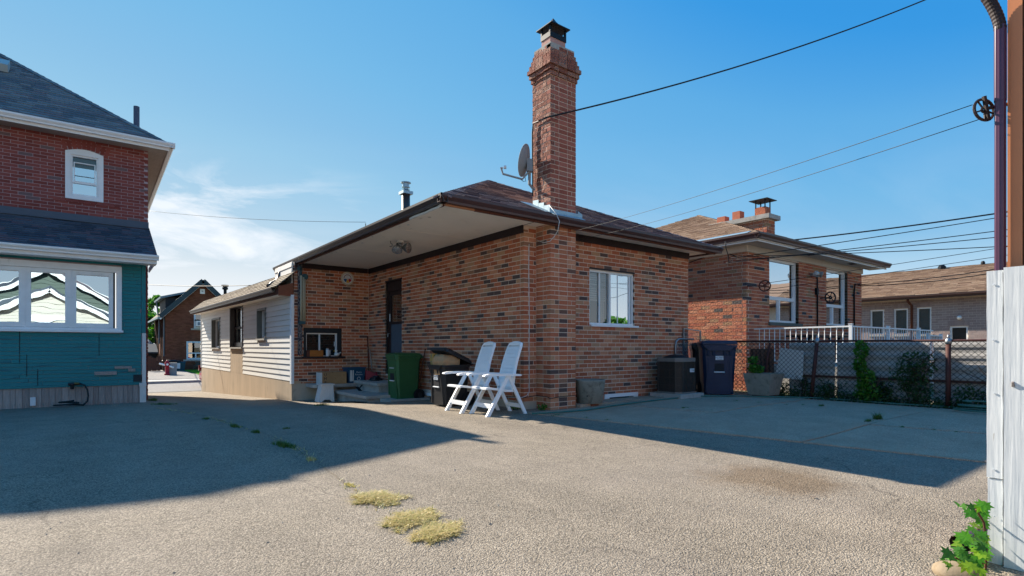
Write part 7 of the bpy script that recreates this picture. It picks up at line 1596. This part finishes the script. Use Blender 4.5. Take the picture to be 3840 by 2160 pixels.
b = MB(); cxx = ps(592,1)[0]; b.tube([(xl_-.05,YS+.2,ze_-.25),(xl_-.05,YS+.2,GB+.2)], .05, 6); b.tube([(xl_-.3,YS+3.2,dz+.8),(xl_-.12,YS+3.2,ze_-.5),(xl_-.12,YS+3.2,ze_-2.2)], .06, 6); b.build('downspout', mat('steel_grey_pipe','#66727a',.5,.1,4), SH)
b = MB(); b.fbox(fSl, 3.6, 4.3, GB+.1, GB+2.3, .0, .03); b.build('side_door', M['rust'], SH)
b = MB(); b.lathe((pk[0]+2.0,YS+2.5,pk[1]-1.3), [(.12,0),(.12,1.2),(.22,1.25),(.22,1.4),(.14,1.45),(.28,1.5),(.28,1.6)], 10); b.build('vent_pipe', M['black_metal'], SH)
emit(SH, 300)
# second dark house, shed roof far left behind
bh = thing('distant_house', 'low distant house with grey roof glimpsed left of the gable house', 'house', (1.2, 60, GB)); MB().box(-2, 3.7, 57, 60, GB, 1.0).build('wall', M['far_brick'], bh); b = MB(); b.prism([(-2.5,56.6,1.0),(4.1,56.6,1.0),(3.5,58.5,1.9),(-2.5,58.5,1.9)], (0,0,.15)); b.build('roof', M['tile_cap'], bh)
bh = thing('garden_shed', 'dark shed roof behind the brown picket gate', 'shed', (3.0, 52, GB)); MB().box(1.5, 3.9, 52.5, 55, GB, .6).build('wall', M['black_metal'], bh); b = MB(); b.prism([(1.2,52.2,.55),(4.0,52.2,.55),(4.0,54,1.2),(1.2,54,1.2)], (0,0,.1)); b.build('roof', M['shingle_dark'], bh)
# picket gate across the drive
GYY = 46.5; pg = thing('picket_gate', 'brown picket gate across the drive left of the gable house', 'gate', (2.5, GYY, GB))
fG = Fr((0, GYY), (1,0), (0,-1)); x = fG.px(549, 1)[0]; x1_ = fG.px(613, 1)[0]; zt_ = fG.px(580, 1336)[1]
i = 0
while x < x1_:
    wdt = .3 if x < fG.px(572,1)[0] else .2
    p = [fG.pt(a, zz, o) for zz in (GB+.05, zt_-(.12 if i % 3 == 1 else 0)) for a, o in ((x,.0),(x+wdt,.0),(x+wdt,-.04),(x,-.04))]; lay(pg, 'picket', p, pg, M['brown_wood']); x += wdt+(.02 if wdt > .25 else .14); i += 1
emit(pg, 300); b = MB(); 
for z in (GB+.4, zt_-.45): b.box(fG.px(549,1)[0], x1_, GYY+.04, GYY+.1, z, z+.12)
b.build('rail', M['brown_wood'], pg)
def far_bin(name, x, w_, y0, y1, m, label, Y):
    fr = Fr((0, Y), (1,0), (0,-1)); a, zb_ = fr.px(x, y1); _, zt__ = fr.px(x, y0); zb_ = GB; t = thing(name, label, 'wheeled bin', fr.pt(a, GB), 'bins across the street')
    mb = MB(); h_ = zt__-GB; mb.hexa([(a-w_*.42,Y-.25,GB),(a+w_*.42,Y-.25,GB),(a+w_*.42,Y+.25,GB),(a-w_*.42,Y+.25,GB),(a-w_*.5,Y-.32,GB+h_*.9),(a+w_*.5,Y-.32,GB+h_*.9),(a+w_*.5,Y+.32,GB+h_*.9),(a-w_*.5,Y+.32,GB+h_*.9)]); mb.build('body', m, t)
    MB().hexa([(a-w_*.55,Y-.36,GB+h_*.9),(a+w_*.55,Y-.36,GB+h_*.9),(a+w_*.55,Y+.36,GB+h_*.9),(a-w_*.55,Y+.36,GB+h_*.9),(a-w_*.45,Y-.3,GB+h_),(a+w_*.45,Y-.3,GB+h_),(a+w_*.45,Y+.3,GB+h_),(a-w_*.45,Y+.3,GB+h_)]).build('lid', m, t); return t
far_bin('distant_bin', 636, .9, 1350, 1405, M['black_plastic'], 'large black bin beside the gable house', 46.9)
far_bin('distant_bin', 655, .7, 1352, 1405, M['black_plastic'], 'second black bin right of the large one by the gable house', 47.0)
t_ = far_bin('distant_bin', 669, .85, 1356, 1400, mat('teal_bin_plastic','#1c4a56',.5,.1,5), 'teal recycling bin with pale mark at the gable house', 47.0); q = P(669,1372,Y=46.6); MB().box(q.x-.12,q.x+.12,46.63,46.64,q.z-.2,q.z+.2).build('mark', M['label_white'], t_)
b = thing('fire_hydrant', 'red fire hydrant with white collars at the end of the drive', 'hydrant', P(627,1405,Y=40.)); q = P(627,1405,Y=40.); zg_ = -.70
mb = MB(); mb.lathe((q.x,40,zg_), [(.16,0),(.16,.08),(.11,.1),(.11,.62),(.15,.64),(.15,.7),(.12,.78),(.06,.86),(.04,.92)], 12); mb.build('barrel', mat('hydrant_red','#a5202b',.5,.1,6), b, smooth=True)
mb = MB(); mb.tube([(q.x-.42,39.95,zg_+.72),(q.x-.12,39.95,zg_+.62)], .055, 8); mb.tube([(q.x+.1,39.95,zg_+.55),(q.x+.34,39.95,zg_+.45)], .055, 8); mb.tube([(q.x,39.85,zg_+.66),(q.x,39.98,zg_+.66)], .07, 8); mb.build('outlet', M['white'], b)
mb = MB(); q = P(641,1405,Y=40.3); mb.box(q.x-.3,q.x+.3,40.1,40.5,-.7,-.2); mb.box(q.x-.25,q.x+.32,40.1,40.5,-.2,.05); tag(mb.build('grey_cart', M['grey_dish'], loc=(q.x,40.3,-.7)), 'grey cart standing right of the red hydrant', 'cart')
# flower bed bush
mb = MB()
for k in range(6): leaves(mb, (6.3+.62*k, 46.9, GB+.32), (.5,.5,.36), 150, .07, .4)
for k in range(260):
    q = Vector((rnd(5.9,9.6), 46.5+rnd(-.1,.2), GB+rnd(.25,.7))); s = .05; mb.add([q+Vector((-s,0,0)),q+Vector((0,-.03,-s)),q+Vector((s,0,0)),q+Vector((0,0,s))], [(0,1,2,3)])
t = thing('flower_bush', 'grey-green flowering bush under the window of the gable house', 'bush', (7.5, 46.9, GB)); mb.build('foliage', leaf_mat('grey_pink_leaf','#4a4f42','#6a5c5c','#525a48'), t)
# trees
def tree(label, x, y, z0, h, r, n, m, size, group=None, seed=1):
    t = thing('tree', label, 'tree', (x, y, z0), group); mb = MB(); mb.tube([(x,y,z0),(x+.1,y,z0+h*.35),(x-.05,y,z0+h*.6)], [r*.09,r*.07,r*.03], 8)
    for k in range(7):
        a = k*.9; mb.tube([(x,y,z0+h*(.3+.04*k)),(x+math.cos(a)*r*.5,y+math.sin(a)*r*.5,z0+h*(.5+.05*k))], [r*.04,r*.012], 5)
    mb.build('trunk', M['bark'], t); mb = MB()
    for k in range(26):
        a = rnd(0,6.28); rr_ = r*math.sqrt(rnd(0,1))*.85; hz_ = rnd(.3,1.); q = (1-abs(hz_-.6)*1.3)
        leaves(mb, (x+rr_*math.cos(a)*q, y+rr_*math.sin(a)*q, z0+h*hz_), (r*.3,r*.3,r*.24), n//26, size)
    mb.build('crown', m, t); return t
tree('leafy green tree beyond the street at the left gap', 3.9, 60, -.9, 5.0, 1.7, 2600, M['leaf'], .14, 'street trees')
tree('tall dark tree beyond the street behind the gable house', 4.7, 65, -.9, 7.0, 1.2, 1800, M['leaf'], .15, 'street trees')
# red car parked at the kerb
rc = thing('red_car', 'red hatchback parked on the street, only its end showing past the siding wing', 'car', (5, 28.6, -.84))
cxl = P(729, 1420, Y=28.5).x; zg_ = -.838
def car(x0, y0, z0):
    Lc = 4.1; Wc = 1.72
    prof = [(.0,.35),(-.02,.55),(.05,.75),(.12,.95),(.45,1.02),(.75,1.28),(1.1,1.42),(2.2,1.42),(2.9,1.05),(3.8,.88),(4.05,.7),(4.1,.4),(4.0,.22),(.1,.22)]
    mb = MB(); n = len(prof); vs = []
    for k, (yy, ins, sc) in enumerate(((0,.0,.9),(.12,.0,1),(Wc-.12,.0,1),(Wc,.0,.9))):
        for x, z in prof: vs.append((x0+Lc/2+(x-Lc/2)*(1 if 0 < k < 3 else .975), y0+yy+(.14*(z-.95)/.5 if z > .95 and k < 2 else -.14*(z-.95)/.5 if z > .95 else 0), z0+.22+(z-.22)*(1 if 0 < k < 3 else .98)))
    mb.add(vs, [(k*n+i, k*n+(i+1)%n, (k+1)*n+(i+1)%n, (k+1)*n+i) for k in range(3) for i in range(n)]+[tuple(range(n)), tuple(range(3*n, 4*n))[::-1]]); mb.build('body', M['red_paint'], rc, smooth=False)
    for x in (.72, 3.3):
        for y in (y0+.02, y0+Wc-.22):
            mb = MB(); mb.lathe((x0+x, y, z0+.31), [(.2,0),(.3,0),(.315,.03),(.315,.17),(.3,.2),(.2,.2)], 22, axis=(0,1,0)); wh = mb.build('tyre', M['tyre'], rc)
            mb = MB(); mb.lathe((x0+x, y-.012, z0+.31), [(.05,0),(.21,0),(.215,.03)], 20, axis=(0,1,0))
            for k in range(5):
                a = k*1.2566; mb.beam((x0+x+.05*math.cos(a), y-.016, z0+.31+.05*math.sin(a)), (x0+x+.2*math.cos(a), y-.016, z0+.31+.2*math.sin(a)), .05, .012, (0,1,0))
            mb.build('rim', M['rim'], wh)
    mb = MB(); mb.box(x0-.035,x0+.12,y0+.06,y0+.3,z0+.75,z0+1.0); mb.box(x0-.035,x0+.12,y0+Wc-.3,y0+Wc-.06,z0+.75,z0+1.0); mb.build('tail_light', mat('tail_light_red','#6d0a18',.15,.05,3), rc)
    mb = MB(); mb.hexa([(x0+.62,y0+.03,z0+1.06),(x0+2.75,y0+.03,z0+1.06),(x0+2.75,y0+.04,z0+1.06),(x0+.62,y0+.04,z0+1.06),(x0+1.0,y0+.1,z0+1.36),(x0+2.2,y0+.1,z0+1.36),(x0+2.2,y0+.12,z0+1.36),(x0+1.0,y0+.12,z0+1.36)]); mb.build('side_window', M['glass_dim'], rc)
car(cxl+.38, 28.3, zg_)

# ------------------------------------------------------------------ behind the photographer: what the panes reflect
gb2 = thing('gabled_garage', 'sage and cream gabled garage with white trim behind the photographer', 'garage', (-1.7, -6, 0))
sage = mat('sage_lap_siding', '#59675f', .7, .06, 2)
def gable(x0, x1, ev, pk_, y0, dp_, wm_, lap, nm):
    c_ = (x0+x1)/2; c = MB(); c.box(x0, x1, y0-dp_, y0-.02, -.1, ev); c.prism([(x0,y0-.02,ev),(x1,y0-.02,ev),(c_,y0-.02,pk_)], (0,-dp_+.02,0)); c.build('wall', wm_, gb2)
    z = .3
    while z < pk_-.15:
        a0, a1 = (x0, x1) if z+.16 < ev else (x0+(z+.16-ev)/(pk_-ev)*(c_-x0), x1-(z+.16-ev)/(pk_-ev)*(x1-c_))
        if a1-a0 > .1: MB().hexa([(a1,y0+.02,z),(a0,y0+.02,z),(a0,y0-.019,z),(a1,y0-.019,z),(a1,y0,z+lap-.005),(a0,y0,z+lap-.005),(a0,y0-.019,z+lap-.005),(a1,y0-.019,z+lap-.005)]).build('lap_board', wm_, gb2)
        z += lap
    for s in (x0-.3, x1+.3):
        MB().beam((s,y0+.25,ev-.2),(c_,y0+.25,pk_+.1),.06,.3).build('bargeboard', M['white'], gb2)
        MB().hexa([(s,y0+.3,ev-.25),(c_,y0+.3,pk_+.22),(c_,y0-dp_-.2,pk_+.22),(s,y0-dp_-.2,ev-.25),(s,y0+.3,ev-.15),(c_,y0+.3,pk_+.32),(c_,y0-dp_-.2,pk_+.32),(s,y0-dp_-.2,ev-.15)]).build('roof', M['shingle_dark'], gb2)
gable(-5.2, 1.5, 2.9, 4.75, -7.5, 6, sage, .2, 'rear'); gable(-4.4, .9, 2.35, 3.55, -5.6, 1.9, M['cream'], .195, 'front')
b = MB(); b.box(-2.3,-1.1,-5.6,-5.55,2.25,2.5); b.build('vent', M['white'], gb2)
gh = thing('orange_garage', 'low orange brick outbuilding behind the photographer', 'garage', (4.5, -10, 0)); MB().box(1.8, 9, -16, -10, 0, 2.9).build('wall', M['neigh_brick'], gh); b = MB(); b.prism([(1.4,-9.6,2.9),(9.4,-9.6,2.9),(5.4,-9.6,4.6)], (0,-7,0)); b.build('roof', M['shingle_tan'], gh)
tree('green tree standing behind the photographer to the right', 35.5, -17, 0, 3.3, 1.9, 1600, M['leaf'], .2, 'trees behind the photographer'); tree('smaller tree standing behind the photographer', 29, -16, 0, 1.9, 1.3, 900, M['leaf'], .18, 'trees behind the photographer')
